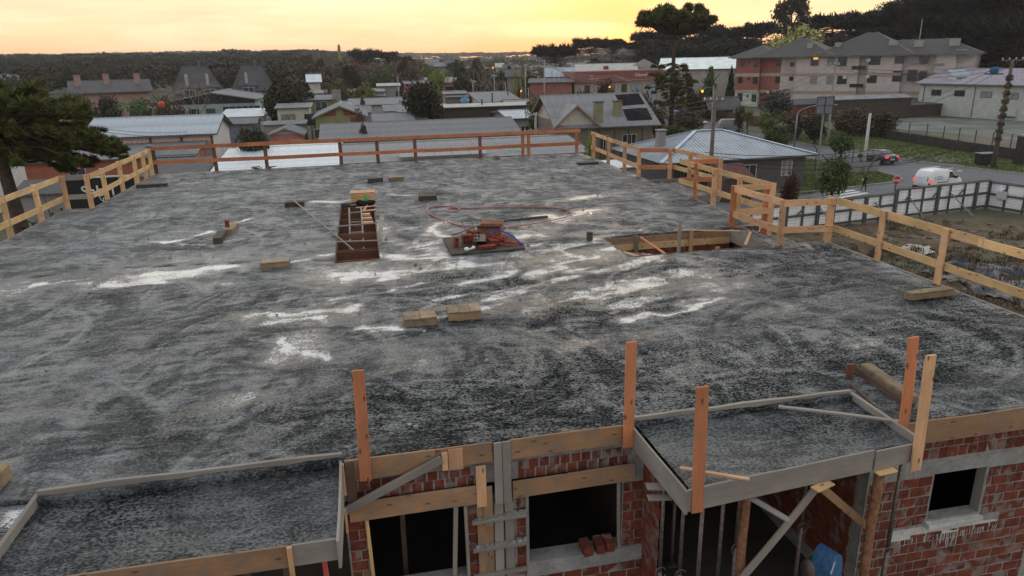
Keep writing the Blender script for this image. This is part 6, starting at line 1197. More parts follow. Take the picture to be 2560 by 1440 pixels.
def leafcloud(cents, rads, n, size, seed, flat=1.0, shell=.55, up=0):
    rs = np.random.RandomState(seed); cents = np.asarray(cents, float); k = len(cents); rads = np.asarray(rads, float)
    wgt = rads**2; wgt /= wgt.sum(); ci = rs.choice(k, n, p=wgt); d = rs.normal(size=(n, 3)); d /= np.linalg.norm(d, axis=1)[:, None]
    rr_ = (shell+(1-shell)*rs.rand(n)**.7)*rads[ci]*(.85+.3*rs.rand(n)); p = cents[ci]+d*rr_[:, None]*np.array([1, 1, flat])
    t1 = rs.normal(size=(n, 3)); t1 -= d*(t1*d).sum(1)[:, None]*.5; t1 /= np.linalg.norm(t1, axis=1)[:, None]; t2 = np.cross(d+rs.normal(size=(n, 3))*.7, t1); t2 /= np.linalg.norm(t2, axis=1)[:, None]
    s = size*(.55+.9*rs.rand(n))[:, None]; s2 = s*(.45+.3*rs.rand(n))[:, None]
    V = np.stack([p-t1*s, p-t2*s2, p+t1*s, p+t2*s2], 1).reshape(-1, 3); return V
def quads(n): return np.arange(n*4).reshape(n, 4)
def crownmesh(kind, seed, n, size):
    rs = np.random.RandomState(seed)
    if kind == 'round':
        k = 26; c = rs.normal(size=(k, 3)); c /= np.linalg.norm(c, axis=1)[:, None]; c *= (.62*rs.rand(k)**.4)[:, None]; r = .26+.20*rs.rand(k); c[:, 2] = c[:, 2]*.95; V = leafcloud(c, r, n, size, seed)
        V[:, 2] = V[:, 2]*.5+.5
    elif kind == 'tall':
        k = 22; z = rs.rand(k); a = rs.rand(k)*6.28; q = (.55*np.sin(np.pi*(z*.85+.12))**.8); c = np.stack([q*np.cos(a), q*np.sin(a), z], -1); V = leafcloud(c, .20+.14*rs.rand(k), n, size, seed)
    elif kind == 'umbrella':
        k = 34; a = rs.rand(k)*6.28; q = np.sqrt(rs.rand(k))*.86; c = np.stack([q*np.cos(a), q*np.sin(a), .78-.25*q**2+.05*rs.normal(size=k)], -1); V = leafcloud(c, .15+.09*rs.rand(k), n, size, seed, flat=.75)
    elif kind == 'column':
        k = 16; z = np.linspace(.05, .95, k); c = np.stack([.2*rs.normal(size=k), .2*rs.normal(size=k), z], -1); V = leafcloud(c, (.5*np.sin(np.pi*(z*.8+.15))), n, size, seed)
        V[:, 2] = np.clip(V[:, 2], 0, 1.1)
    elif kind == 'cone':
        k = 26; z = rs.rand(k)**1.2; a = rs.rand(k)*6.28; q = (1-z)*.62; c = np.stack([q*np.cos(a), q*np.sin(a), z*.92+.04], -1); V = leafcloud(c, .12+.24*(1-z), n, size, seed, flat=.45)
    return V
CM = {}
def crown(kind, var, leaf, n=2600, size=.085):
    key = (kind, var, leaf, n)
    if key not in CM: V = crownmesh(kind, hash((kind, var)) % 1 + len(CM)*7+var+3, n, size); CM[key] = npmesh('crown', V, quads(len(V)//4), LF[leaf])
    return CM[key]
def trunkmesh(m, seed=1, limbs=6):
    rs = random.Random(seed); mb = MB(); mb.tube([(0, 0, 0), (.05, .02, .35), (.0, .04, .7), (.03, 0, 1.0)], [.10, .075, .06, .03], 8)
    for k in range(limbs): a = k*6.28/limbs+rs.random(); z = .45+.4*rs.random(); mb.tube([(0.02, .02, z), (.35*math.cos(a), .35*math.sin(a), z+.18), (.75*math.cos(a), .75*math.sin(a), z+.32)], [.035, .022, .01], 5)
    return mb.mesh('trunk', m)
TM = {}
def tree_at(label, base, h, w_, kind='round', leaf='dark', frac=.85, group=None, n=2600, size=.085, name='tree', cat='tree', bare=False, z0=None, depth=1.0):
    zb = float(TZ(np.array(base[0]), np.array(base[1]))) if z0 is None else z0
    e = E(name, (base[0], base[1], zb), random.random()*6.28, label, cat, group)
    var = random.randrange(2)
    t_ = TM.setdefault(var, trunkmesh(MBARK, var)); o = link('trunk', t_, e); o.scale = (w_*.5*.8, w_*.5*.8, h*.86)
    c = link('crown', crown(kind, var, leaf, n, size), e); ch = h*frac; c.scale = (w_/2, w_/2*depth, ch); c.location = (0, 0, h-ch*1.0)
    return e
def tpx(label, px, pyt, wpx, dist, kind='round', leaf='dark', frac=.85, hextra=0, **k):
    """tree at a distance, its top and width measured in the photograph"""
    p = AD(px, pyt, dist); dd = dist/math.cos(math.atan2(abs(px-1280), F)); w_ = wpx/F*dist*1.0/max(.8, math.cos(math.atan((px-1280)/F))); zb = float(TZ(np.array(p.x), np.array(p.y)))
    return tree_at(label, p, max(1.0, p.z-zb), w_, kind, leaf, frac, **k)
T1 = 'individual garden and street trees'
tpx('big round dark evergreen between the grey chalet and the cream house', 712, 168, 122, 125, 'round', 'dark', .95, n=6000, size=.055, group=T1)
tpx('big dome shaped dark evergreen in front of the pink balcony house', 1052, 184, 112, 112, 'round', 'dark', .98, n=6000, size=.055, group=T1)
tpx('dark bushy tree just above the back railing, left of the pink house', 624, 302, 95, 76, 'round', 'dark', .98, n=4000, size=.06, group=T1)
tpx('olive rounded willow, the left of a pair in the centre', 846, 190, 78, 165, 'round', 'olive', .97, n=3500, size=.07, group=T1); tpx('lower olive willow to the right of the pair', 908, 198, 70, 160, 'round', 'olive', .97, n=3000, size=.07, group=T1)
tpx('bright yellow-green tree behind the pink balcony house', 1095, 160, 68, 190, 'round', 'lime', .95, n=3500, size=.06, group=T1); tpx('tall dark cone shaped tree right of the yellow-green tree', 1158, 150, 58, 180, 'round', 'dark', .97, n=4000, size=.06, group=T1)
tpx('dark wide tree mass left of the yellow-green tree', 1022, 148, 92, 200, 'round', 'brown', .95, n=3500, size=.06, group=T1); tpx('dark green tree left of the pale bushes, centre', 948, 166, 75, 185, 'round', 'grn', .95, n=3500, size=.06, group=T1)
tpx('round green shrub tree left of the big chalet', 1345, 214, 70, 100, 'round', 'olive', .98, n=3500, size=.06, group=T1); tpx('slim yellow poplar by the far street', 1306, 158, 16, 170, 'column', 'yel', .97, n=1800, size=.12, group=T1); tpx('second, fainter slim poplar left of the yellow one', 1288, 182, 14, 175, 'column', 'yel', .97, n=1500, size=.12, group=T1)
tpx('dark red conical shrub by the street light, centre', 1297, 205, 18, 140, 'cone', 'red', .97, n=1200, size=.1, group=T1); tpx('brown shrub above the plain roofs', 896, 263, 34, 95, 'round', 'brown', .97, n=1500, size=.09, group=T1)
tpx('small brown bush leaning over the grey roofs', 905, 283, 24, 88, 'round', 'brown', .97, n=1200, size=.1, group=T1); tpx('small green shrub on the pale cream roof line, left', 845, 232, 32, 130, 'round', 'olive', .97, n=1200, size=.1, group=T1); tpx('small dark green shrub on the pale cream roof line, right', 905, 229, 26, 130, 'round', 'grn', .97, n=1200, size=.1, group=T1)
tpx('faint pointed yellow treetop above the far skyline', 848, 118, 14, 420, 'column', 'yel', .9, n=1500, size=.12, group=T1)
tpx('tan shrubby tree in front of the shop row, right', 1597, 208, 66, 120, 'round', 'brown', .97, n=3500, size=.06, group=T1); tpx('reddish bare-looking tree before the shop fascia', 1515, 182, 62, 150, 'round', 'red', .8, n=900, size=.06, group=T1); tpx('pale grey-brown shrubs at the left of the shop row', 1460, 212, 55, 140, 'round', 'brown', .97, n=2200, size=.07, group=T1)
tpx('dark conifer left of the red apartment end', 1778, 165, 74, 150, 'cone', 'grn', .97, n=3500, size=.07, group=T1); tpx('second dark conifer squeezed beside the apartment wall', 1830, 168, 34, 152, 'cone', 'dark', .97, n=2500, size=.07, group=T1); tpx('dark shrub under the bright warehouse', 1738, 208, 42, 140, 'round', 'dark', .97, n=2000, size=.08, group=T1)
tpx('pale grey bushy tree in front of the apartment corner', 1945, 212, 88, 125, 'round', 'pale', .97, n=4500, size=.055, group=T1); tpx('round topped clipped small tree on a thin trunk by the gazebo', 1872, 272, 36, 108, 'round', 'olive', .45, n=1800, size=.07, group=T1)
tpx('dark round shrub under the white apartment base', 1853, 258, 36, 120, 'round', 'dark', .97, n=1800, size=.07, group=T1); tpx('dark wide shrub behind the gazebo', 1725, 268, 90, 118, 'round', 'brown', .97, n=2500, size=.07, group=T1); tpx('green shrub above the junction grass', 2110, 325, 70, 93, 'round', 'grn', .98, n=3500, size=.06, group=T1)
tpx('leafy dark bush left of the square sign', 1952, 302, 78, 98, 'round', 'grn', .98, n=3500, size=.06, group=T1); tpx('scrubby brown bushes under the apartment canopy', 2000, 262, 95, 112, 'round', 'brown', .98, n=3500, size=.06, group=T1); tpx('second scrubby bush below the canopy, greener', 1925, 268, 70, 110, 'round', 'olive', .98, n=2500, size=.06, group=T1)
tpx('dark reddish round shrub against the hip roofed house', 1978, 415, 58, 54, 'round', 'red', .98, n=3500, size=.05, group=T1); tpx('spiky grey-green bush on the grass corner by the concrete pole', 2090, 378, 92, 64, 'round', 'grn', .98, n=3500, size=.06, group=T1)
tpx('bright green bush between the chalet and the railing corner', 1480, 318, 44, 62, 'round', 'lime', .98, n=2500, size=.06, group=T1); tpx('green undergrowth at the foot of the umbrella pine', 1690, 306, 90, 100, 'round', 'grn', .98, n=3000, size=.06, group=T1); tpx('small lime shrub at the street bend', 1745, 312, 40, 98, 'round', 'olive', .98, n=1500, size=.08, group=T1)
tpx('leafy lime tree crown rising behind the apartment roof', 1993, 46, 130, 192, 'round', 'yel', .85, n=9000, size=.055, group=T1)
tpx('dense weedy shrub below the left railing, near', 118, 475, 150, 36, 'round', 'grn', .98, n=5000, size=.035, group=T1); tpx('darker weedy shrub below the short cross rail, left', 205, 500, 90, 35, 'round', 'grn', .98, n=3500, size=.04, group=T1); tpx('shrub hidden below the left slab edge', 40, 560, 120, 33, 'round', 'dark', .98, n=3000, size=.05, group=T1)
# tall open-crowned tree behind the lime tree
e = tpx('tall airy tree with an open crown against the sky, behind the apartment block', 1982, -2, 112, 225, 'tall', 'dark', .42, n=2600, size=.055, group=T1)
for px, yt, w_, d_, lf, lab in ((195, 222, 60, 150, 'brown', 'brownish tree before the left end of the pink complex'), (262, 226, 55, 148, 'dark', 'dark tree hiding the middle of the pink complex'), (345, 232, 60, 140, 'grn', 'green tree right of the palm, before the pink complex'), (400, 225, 55, 130, 'brown', 'brown tree behind the orange tank'), (440, 240, 50, 115, 'brown', 'scrubby tree left of the mint building'),
    (1400, 255, 60, 105, 'brown', 'low brown hedge behind the big chalet, left'), (1640, 250, 70, 112, 'brown', 'low brown hedge behind the big chalet, right'), (2130, 262, 90, 118, 'brown', 'brown scrub before the dark shed, left'), (2210, 268, 80, 116, 'dark', 'dark scrub before the dark shed, right'), (2045, 275, 70, 105, 'dark', 'dark scrub behind the square sign panel'), (1560, 225, 60, 125, 'dark', 'dark bush before the shop row doors')): tpx(lab, px, yt, w_, d_, 'round', lf, .97, n=2600, size=.065, group=T1)
# ---- palm
pb = AD(322, 260, 112); pb.z = 0; e = E('palm_tree', pb, 0, 'small drooping palm tree right of the small white house', 'palm'); MB().tube([(0, 0, 0), (.1, 0, 2), (0, 0, 6.9)], [.28, .2, .18], 8).build('trunk', MBARK, e, True)
for k in range(18):
    a = k*2.4; r_ = 2.3+.5*random.random(); fr_ = MB(); up_ = random.uniform(.2, 1.2)
    pts = [Vector((r_*t_*math.cos(a), r_*t_*math.sin(a), 7.0+up_*math.sin(t_*2.6)*1.1-t_*t_*1.2)) for t_ in np.linspace(0, 1, 9)]
    for i in range(8):
        s_ = Vector((-math.sin(a), math.cos(a), -.5))*.5*(1-i/9)
        fr_.poly([pts[i], pts[i+1], pts[i]+s_]); fr_.poly([pts[i], pts[i+1], pts[i]+Vector((math.sin(a), -math.cos(a), -.5))*.5*(1-i/9)])
    fr_.build('frond', LF['grn'], e)
# ---- bare trees
def bare(label, px, pyt, wpx, dist, seed):
    rs = random.Random(seed); p = AD(px, pyt, dist); h = p.z; e = E('bare_tree', (p.x, p.y, 0), 0, label, 'tree', 'leafless trees'); mb = MB(); W_ = wpx/F*dist/2
    def br(a, d, l, r_, n_):
        b_ = a+d*l; mb.tube([a, (a+b_)/2+Vector((rs.uniform(-.1, .1)*l, rs.uniform(-.1, .1)*l, 0)), b_], [r_, r_*.8, r_*.6], 4)
        if n_: 
            for _ in range(3): nd = (d+Vector((rs.uniform(-.8, .8), rs.uniform(-.8, .8), rs.uniform(-.2, .5)))).normalized(); br(b_, nd, l*rs.uniform(.6, .85), r_*.55, n_-1)
    mb2 = MB(); mb2.tube([(0, 0, 0), (.1, 0, h*.2), (0, 0, h*.38)], [.22, .18, .14], 6); mb2.build('trunk', MTWIG, e)
    for k in range(4): a = k*1.6; br(Vector((0, 0, h*.36)), Vector((math.cos(a)*.6, math.sin(a)*.6, .8)).normalized(), h*.22, .10, 4)
    mb.build('branches', MTWIG, e)
bare('pale leafless tree with curved boughs before the left grey chalet', 470, 182, 120, 118, 3); bare('leafless grey tree right of the cone shaped tree, centre', 1200, 158, 60, 175, 5); bare('faint leafless tree by the far street, centre right', 1245, 188, 60, 165, 8)
# ---- araucarias
def araucaria(label, base, h, w_, tufts, seed, crownfrac=.35, droop=0, lower=0, tsize=1.0, group='umbrella shaped araucaria pines', dens=90, leaf='arau', name='araucaria_pine', tr=.022, flat=False):
    rs = np.random.RandomState(seed); zb = float(TZ(np.array(base[0]), np.array(base[1]))); e = E(name, (base[0], base[1], zb), rs.rand()*6.28, label, 'pine tree', group)
    MB().tube([(0, 0, 0), (0, .05*w_*.1, h*.5), (0, 0, h*.96)], [h*tr, h*tr*.75, h*tr*.3], 10).build('trunk', MBARK, e, True)
    lim = MB(); C_ = []; Rr = []
    for k in range(tufts):
        a = k*2.399+rs.rand()*.4; q = (k+.5)/tufts; rad = w_/2*(.35+.65*math.sqrt(rs.rand())) ; zb_ = h*(1-crownfrac*(.25+.75*rs.rand())); zt_ = h*(1-crownfrac*.22)+h*.07*rs.normal()*.5+ (0 if rad > w_*.3 else h*.03)
        if flat: zb_ = h*(.76+.14*rs.rand()); zt_ = h*(.965-.10*(rad/(w_/2))**2+.02*rs.normal()) if k % 4 else h*(.80+.07*rs.rand())
        zt_ = max(zt_-droop*rs.rand()*h, zb_-.02*h); P0 = Vector((0, 0, zb_)); P2 = Vector((rad*math.cos(a), rad*math.sin(a), min(zt_, h*.99))); P1 = (P0+P2)/2+Vector((0, 0, -.25*(P2.z-P0.z)-.04*w_))
        lim.tube([P0, P1, P2], [h*.0075, h*.005, h*.003], 5); C_.append(P2); Rr.append(w_*.085*tsize*(.75+.6*rs.rand())); C_.append(P1.lerp(P2, .7)); Rr.append(w_*.05*tsize)
    for k in range(lower):
        a = rs.rand()*6.28; z_ = h*(.22+.33*rs.rand()); rad = w_*(.10+.24*rs.rand()); P0 = Vector((0, 0, z_+.03*h)); P2 = Vector((rad*math.cos(a), rad*math.sin(a), z_)); lim.tube([P0, P2], [h*.005, h*.003], 4); C_.append(P2); Rr.append(w_*.07*tsize*(.8+.5*rs.rand()))
    lim.build('limbs', MBARK, e, True)['kind'] = 'stuff'
    # tufts: outward pointing needle blades
    n = int(dens*len(C_)); C_ = np.array(C_); Rr = np.array(Rr); ci = rs.randint(0, len(C_), n); d = rs.normal(size=(n, 3)); d[:, 2] = np.abs(d[:, 2])*.8-.25; d /= np.linalg.norm(d, axis=1)[:, None]
    r0 = Rr[ci]*(.15+.35*rs.rand(n)); r1 = Rr[ci]*(.75+.45*rs.rand(n)); s = np.cross(d, rs.normal(size=(n, 3))); s /= np.linalg.norm(s, axis=1)[:, None]; wv = (Rr[ci]*.10)[:, None]
    A = C_[ci]+d*r0[:, None]; B = C_[ci]+d*r1[:, None]; V = np.stack([A-s*wv, A+s*wv, B+s*wv*.4, B-s*wv*.4], 1).reshape(-1, 3); link('crown', npmesh('crown', V, quads(n), LF[leaf]), e); return e
p = G(1676, 342); hh = AD(1688, 8, math.hypot(p[0], p[1])).z
araucaria('great umbrella pine standing before the sunset, flat dark crown on a tall trunk', p, hh, 11.0, 120, 11, .24, lower=70, dens=150, tsize=.72, flat=True)
pl = AD(8, 400, 40.0); 
def leftpine():
    rs = np.random.RandomState(5); base = (pl.x, pl.y); e = E('araucaria_pine', (pl.x, pl.y, 0), 0, 'large near araucaria with drooping tufted boughs at the left edge of the picture', 'pine tree', 'umbrella shaped araucaria pines')
    MB().tube([(0.3, 0, 0), (.15, 0, 4), (-.1, 0, 8), (-.1, 0, 9.6)], [.42, .33, .25, .12], 12).build('trunk', MBARK, e, True)
    spots = [(20, 240, 62), (90, 232, 58), (-40, 250, 60), (150, 262, 55), (60, 285, 62), (-20, 300, 60), (130, 300, 52), (190, 272, 42), (205, 300, 38), (20, 340, 52), (95, 335, 48), (150, 345, 38), (60, 375, 42), (-30, 370, 50), (235, 335, 36), (262, 350, 40), (300, 372, 34), (275, 385, 30), (180, 395, 44), (215, 408, 38), (150, 380, 34), (110, 395, 30), (245, 372, 30), (200, 365, 30), (310, 388, 22), (30, 400, 36), (0, 262, 60), (170, 418, 30), (-70, 320, 70), (175, 322, 34), (100, 262, 52)]
    lim = MB(); C_ = []; Rr = []
    for (x, y, r_) in spots:
        for k in range(4):
            q = AD(x+rs.uniform(-r_, r_)*.5, y+rs.uniform(-r_, r_)*.35, 40+rs.uniform(-2.6, 2.2)); P2 = q-Vector((pl.x, pl.y, 0)); zt_ = min(9.3, P2.z+.6+.12*math.hypot(P2.x, P2.y)*(1 if P2.z < 6 else .2)); P0 = Vector((0, 0, max(3.0, min(zt_, 9.0))))
            P1 = P0.lerp(P2, .55)+Vector((0, 0, .35)); lim.tube([P0, P1, P2], [.085, .06, .03], 6); C_.append(P2); Rr.append(r_/F*40*.36)
            for t_ in (.6, .8): C_.append(P1.lerp(P2, t_)); Rr.append(r_/F*40*.25)
    lim.build('limbs', MBARK, e, True)['kind'] = 'stuff'
    n = 85000; C2 = np.array(C_); R2_ = np.array(Rr); ci = rs.randint(0, len(C2), n); d = rs.normal(size=(n, 3)); d[:, 2] = np.abs(d[:, 2])*.7-.3; d /= np.linalg.norm(d, axis=1)[:, None]
    r0 = R2_[ci]*(.1+.4*rs.rand(n)); r1 = R2_[ci]*(.8+.45*rs.rand(n)); s = np.cross(d, rs.normal(size=(n, 3))); s /= np.linalg.norm(s, axis=1)[:, None]; wv = (.011+.014*rs.rand(n))[:, None]
    A = C2[ci]+d*r0[:, None]; B = C2[ci]+d*r1[:, None]; V = np.stack([A-s*wv, A+s*wv, B+s*wv*.5, B-s*wv*.5], 1).reshape(-1, 3); link('crown', npmesh('crown', V, quads(n), LF['arau']), e)
leftpine()
# umbrella pines on skylines
UMB = [(1478, 102, 70, 300, 'broad dark umbrella pine left of the sun gap, nearest the glow'), (1530, 104, 55, 305, 'second umbrella pine in the glow'), (1390, 122, 90, 270, 'low wide dark pine at the left end of the right wood'), (1640, 88, 95, 290, 'dark pine behind the left of the great umbrella pine'), (1600, 110, 60, 295, 'small pine in the sun gap left of the great umbrella pine'), (1755, 70, 85, 280, 'dense dark pine right behind the great umbrella pine'), (1815, 76, 70, 270, 'pine in the dip right of the great umbrella pine'), (1870, 74, 70, 260, 'rounded pine above the apartment gable'), (1905, 62, 65, 255, 'pine peeking left of the lime tree'),
       (2085, 45, 110, 240, 'flat topped pine right of the lime tree'), (2150, 48, 95, 240, 'flat topped pine with lit gaps, second right of the lime tree'), (2235, 28, 90, 230, 'pine right of the skyline dip'), (2300, 8, 110, 220, 'taller pine left of the dense dark wood'), (2370, -10, 120, 215, 'tall dark pine above the right end of the apartment roof'), (2440, -25, 130, 205, 'very tall dark pine right of the apartment block'), (2510, -30, 130, 200, 'very tall dark pine above the white warehouse'), (2580, -40, 130, 195, 'tallest dark pine at the right picture edge'), (2340, 40, 90, 200, 'dark pine filling behind the apartment chimneys'), (2470, 50, 110, 185, 'dark lower pine behind the blue tank'), (2550, 60, 120, 180, 'dark lower pine at the right edge above the warehouse'), (2410, 90, 90, 190, 'low dark pine touching the apartment end'),
       (912, 130, 62, 330, 'wide brown umbrella pine above the red block'), (967, 132, 42, 335, 'small flat umbrella pine right of the wide brown one'), (1010, 145, 40, 330, 'round topped brown pine, centre')]
for px, py, wp, dist, lab in UMB:
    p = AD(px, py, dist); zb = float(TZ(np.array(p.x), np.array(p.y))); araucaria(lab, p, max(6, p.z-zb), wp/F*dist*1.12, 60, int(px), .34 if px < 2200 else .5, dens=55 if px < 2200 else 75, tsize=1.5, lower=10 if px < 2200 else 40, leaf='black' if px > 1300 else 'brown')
# generic trees of the middle ground
rs = random.Random(21); KN = [('round', 'dark'), ('round', 'brown'), ('tall', 'dark'), ('round', 'grn'), ('tall', 'brown'), ('cone', 'dark'), ('round', 'olive')]
ADJ = ['low', 'rounded', 'bushy', 'leaning', 'tall', 'ragged', 'broad', 'slender', 'dense', 'thin topped']; CLN = {'dark': 'dark green', 'brown': 'brownish', 'grn': 'green', 'olive': 'olive green'}
PL = ['behind the dark round tree', 'left of the red block of flats', 'below the far ridge', 'beyond the pink balcony house', 'by the far street', 'above the mint building', 'right of the grey chalets', 'behind the pale roofs']
seen = set()
zones = [(430, 640, 150, 168, 240, 330, 6, 'above the mint building'), (660, 800, 152, 172, 200, 300, 9, 'right of the grey chalets'), (780, 900, 150, 178, 200, 300, 9, 'left of the red block of flats'), (940, 1060, 150, 172, 230, 330, 6, 'below the far ridge'), (1120, 1300, 158, 176, 210, 330, 12, 'by the far street'), (1290, 1440, 158, 185, 180, 260, 8, 'left of the shop row')]
for x0, x1, y0, y1, d0, d1_, n_, where in zones:
    for k in range(n_):
        kd, lf = rs.choice(KN); 
        for _ in range(30):
            lab = f'{rs.choice(ADJ)} {CLN[lf]} {"cone shaped " if kd == "cone" else ""}tree {where}'
            if lab not in seen: break
            lab = f'{rs.choice(ADJ)} {rs.choice(ADJ)} {CLN[lf]} tree {where}'
            if lab not in seen: break
        seen.add(lab); tpx(lab, x0+(x1-x0)*(k+rs.random())/n_, rs.uniform(y0, y1), rs.uniform(35, 75), rs.uniform(d0, d1_), kd, lf, .95, n=1600, size=.085, group='trees of the middle distance')
# ---- woods as stuff
def forest(label, name, pts, hr, wr, leaf, nleaf=70, seed=1, ls=.06):
    rs = np.random.RandomState(seed); base = []
    for v in range(5): c = rs.normal(size=(9, 3)); c /= np.linalg.norm(c, axis=1)[:, None]; c = c*.45; c[:, 2] = np.abs(c[:, 2])*.4+.55; V = leafcloud(c, .3+.15*rs.rand(9), nleaf, ls, seed*10+v, flat=.5, shell=.3); base.append(V)
    out_ = []
    for (x, y) in pts:
        v = base[rs.randint(5)]; a = rs.rand()*6.28; ca, sa = math.cos(a), math.sin(a); h = rs.uniform(*hr); w_ = rs.uniform(*wr); q = v.copy()
        xx = (q[:, 0]*ca-q[:, 1]*sa)*w_/1.4; yy = (q[:, 0]*sa+q[:, 1]*ca)*w_/1.4; z_ = q[:, 2]*h*.62+h*.38 - h*.02; zz2 = float(TZ(np.array(x), np.array(y)))
        if nleaf > 150 and rs.rand() < .22: h *= 1.18; z_ = h*.66+q[:, 2]*h*.28; xx *= 1.15; yy *= 1.15
        out_.append(np.stack([x+xx, y+yy, zz2+z_], -1))
    V = np.concatenate(out_).astype(np.float32); return tag(link(name, npmesh(name, V, quads(len(V)//4), LF[leaf])), label, 'forest', kind='stuff')
def polar(n_, az0, az1, r0, r1, seed, pw=1.0):
    rs = np.random.RandomState(seed); a = np.radians(az0+(az1-az0)*rs.rand(n_)); r_ = r0+(r1-r0)*rs.rand(n_)**pw; return np.stack([r_*np.sin(a), r_*np.cos(a)], -1)
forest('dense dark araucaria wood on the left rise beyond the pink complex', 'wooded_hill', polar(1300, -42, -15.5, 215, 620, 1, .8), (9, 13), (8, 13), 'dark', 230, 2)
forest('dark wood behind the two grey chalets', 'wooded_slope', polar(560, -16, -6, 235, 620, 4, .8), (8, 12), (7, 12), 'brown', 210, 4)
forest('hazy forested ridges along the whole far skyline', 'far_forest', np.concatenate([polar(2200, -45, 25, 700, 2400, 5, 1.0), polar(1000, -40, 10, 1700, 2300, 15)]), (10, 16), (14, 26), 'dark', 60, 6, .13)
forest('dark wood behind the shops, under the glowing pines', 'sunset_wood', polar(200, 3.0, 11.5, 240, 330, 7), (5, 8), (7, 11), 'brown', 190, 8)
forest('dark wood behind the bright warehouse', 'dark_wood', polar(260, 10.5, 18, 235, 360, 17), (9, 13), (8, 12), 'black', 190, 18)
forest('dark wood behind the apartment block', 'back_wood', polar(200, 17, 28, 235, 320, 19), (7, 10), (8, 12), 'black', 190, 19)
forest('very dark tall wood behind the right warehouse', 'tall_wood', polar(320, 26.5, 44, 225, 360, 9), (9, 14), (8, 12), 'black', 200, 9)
forest('mixed bushes and small trees filling the valley between the houses', 'valley_scrub', polar(420, -15, 5, 180, 640, 12, .7), (4, 8), (4, 8), 'brown', 130, 12, .085)
# ---- grass tufts and weeds (stuff)
def tufts(name, label, pts, h, leaf, seed=3, blades=7, cat='grass'):
    rs = np.random.RandomState(seed); P_ = np.repeat(np.asarray(pts, float), blades, 0); n = len(P_); P_[:, :2] += rs.normal(size=(n, 2))*.12; a = rs.rand(n)*6.28; w_ = .02+.03*rs.rand(n); hh_ = h*(.4+rs.rand(n)); ln = rs.normal(size=(n, 2))*.35*h
    dx = np.cos(a)*w_; dy = np.sin(a)*w_; V = np.stack([np.stack([P_[:, 0]-dx, P_[:, 1]-dy, P_[:, 2]], -1), np.stack([P_[:, 0]+dx, P_[:, 1]+dy, P_[:, 2]], -1), np.stack([P_[:, 0]+ln[:, 0]+dx*.3, P_[:, 1]+ln[:, 1]+dy*.3, P_[:, 2]+hh_], -1), np.stack([P_[:, 0]+ln[:, 0]-dx*.3, P_[:, 1]+ln[:, 1]-dy*.3, P_[:, 2]+hh_], -1)], 1).reshape(-1, 3)
    return tag(link(name, npmesh(name, V, quads(n), LF[leaf])), label, cat, kind='stuff')
def inpoly(pts, poly):
    x, y = pts[:, 0], pts[:, 1]; c = np.zeros(len(pts), bool); n = len(poly)
    for i in range(n):
        x0, y0 = poly[i][:2]; x1, y1 = poly[i-1][:2]; m_ = ((y0 > y) != (y1 > y)) & (x < (x1-x0)*(y-y0)/(y1-y0+1e-9)+x0); c ^= m_
    return c
def scat(poly, n, seed):
    rs = np.random.RandomState(seed); P_ = np.array([(p[0], p[1]) for p in poly]); lo, hi = P_.min(0), P_.max(0); q = lo+(hi-lo)*rs.rand(n, 2); q = q[inpoly(q, P_)]; return np.concatenate([q, np.zeros((len(q), 1))], 1)
tufts('verge_grass', 'short uneven grass on the road verge', scat(gp([(1912, 343), (2060, 330), (2100, 318), (2300, 336), (2560, 380), (2560, 434), (2380, 413), (2290, 405), (2144, 378), (2056, 365)]), 9000, 1), .14, 'lawn')
tufts('corner_grass', 'grass on the street corner by the stop sign', scat(gp([(1960, 500), (1990, 420), (2008, 396), (2061, 406), (2150, 421), (2236, 443), (2255, 451), (2154, 465), (2060, 476)]), 7000, 2), .13, 'lawn', 4)
rs2 = np.random.RandomState(8); q = np.stack([rs2.uniform(13, 47, 5000), rs2.uniform(16, 49.5, 5000)], -1); q = q[fbm(q[:, 0]*.25, q[:, 1]*.25, 3, 90) > .5]; q = np.concatenate([q, (.03+(fbm(q[:, 0]*.5, q[:, 1]*.5, 5, 5)-.42)*1.1)[:, None]], 1)
tufts('dry_weeds', 'dry brown weeds over the earth lot', q, .22, 'weed', 5, 9, cat='weeds')
# ================================================================== POLES, WIRES, LAMPS
MCP = mat('concrete_pole', (.30, .30, .29), .9, .25, 2); MWP = mat('wooden_pole', (.13, .11, .095), .9, .35, 3); MINS = mat('insulator', (.5, .5, .48), .3); MBK = mat('black_cable', (.012, .012, .012), .6)
MLAMP = mat('lamp_glow', (1, .5, .1), .4, emit=(1, .26, .015), es=3)
GPo = 'electricity poles of the town'
def pole(label, base, h, r0, r1, m_, arms=(), group=GPo, lean=(0, 0), name='utility_pole', rz=YAW, sq=False):
    e = E(name, base, rz, label, 'utility pole', group); (MB().cyl((0, 0, 0), (lean[0], lean[1], h), r0, r1, k=4 if sq else 10)).build('shaft', m_, e, not sq)
    for (z_, L_, off) in arms:
        a = MB().box(-L_/2+off, L_/2+off, -.07, .05, z_, z_+.13).build('cross_arm', m_, e)
        for k in range(4): x = -L_/2+off+.12+(L_-.24)*k/3; MB().lathe([(.03, 0), (.07, .03), (.05, .1), (.07, .14), (.03, .2)], (x, 0, z_+.13), 8).build('insulator', MINS, a)
        for s in (-1, 1): MB().bar((0, 0, z_-.6), (s*L_*.3+off, 0, z_), .04, .04).build('strut', m_, e)
    return e
def ph(px, pyt, base): return AD(px, pyt, math.hypot(base[0], base[1])).z-base[2]
b0 = AD(1776, 430, 55.0); b0.z = 0; pole('tall weathered pole rising from the hip roofed house, with a short slanted crossarm', b0, ph(1787, 238, b0), .19, .12, MWP, [(ph(1787, 255, b0), 1.5, -.1)], rz=YAW+R(-35)); PA = b0+Vector((0, 0, ph(1787, 250, b0)))
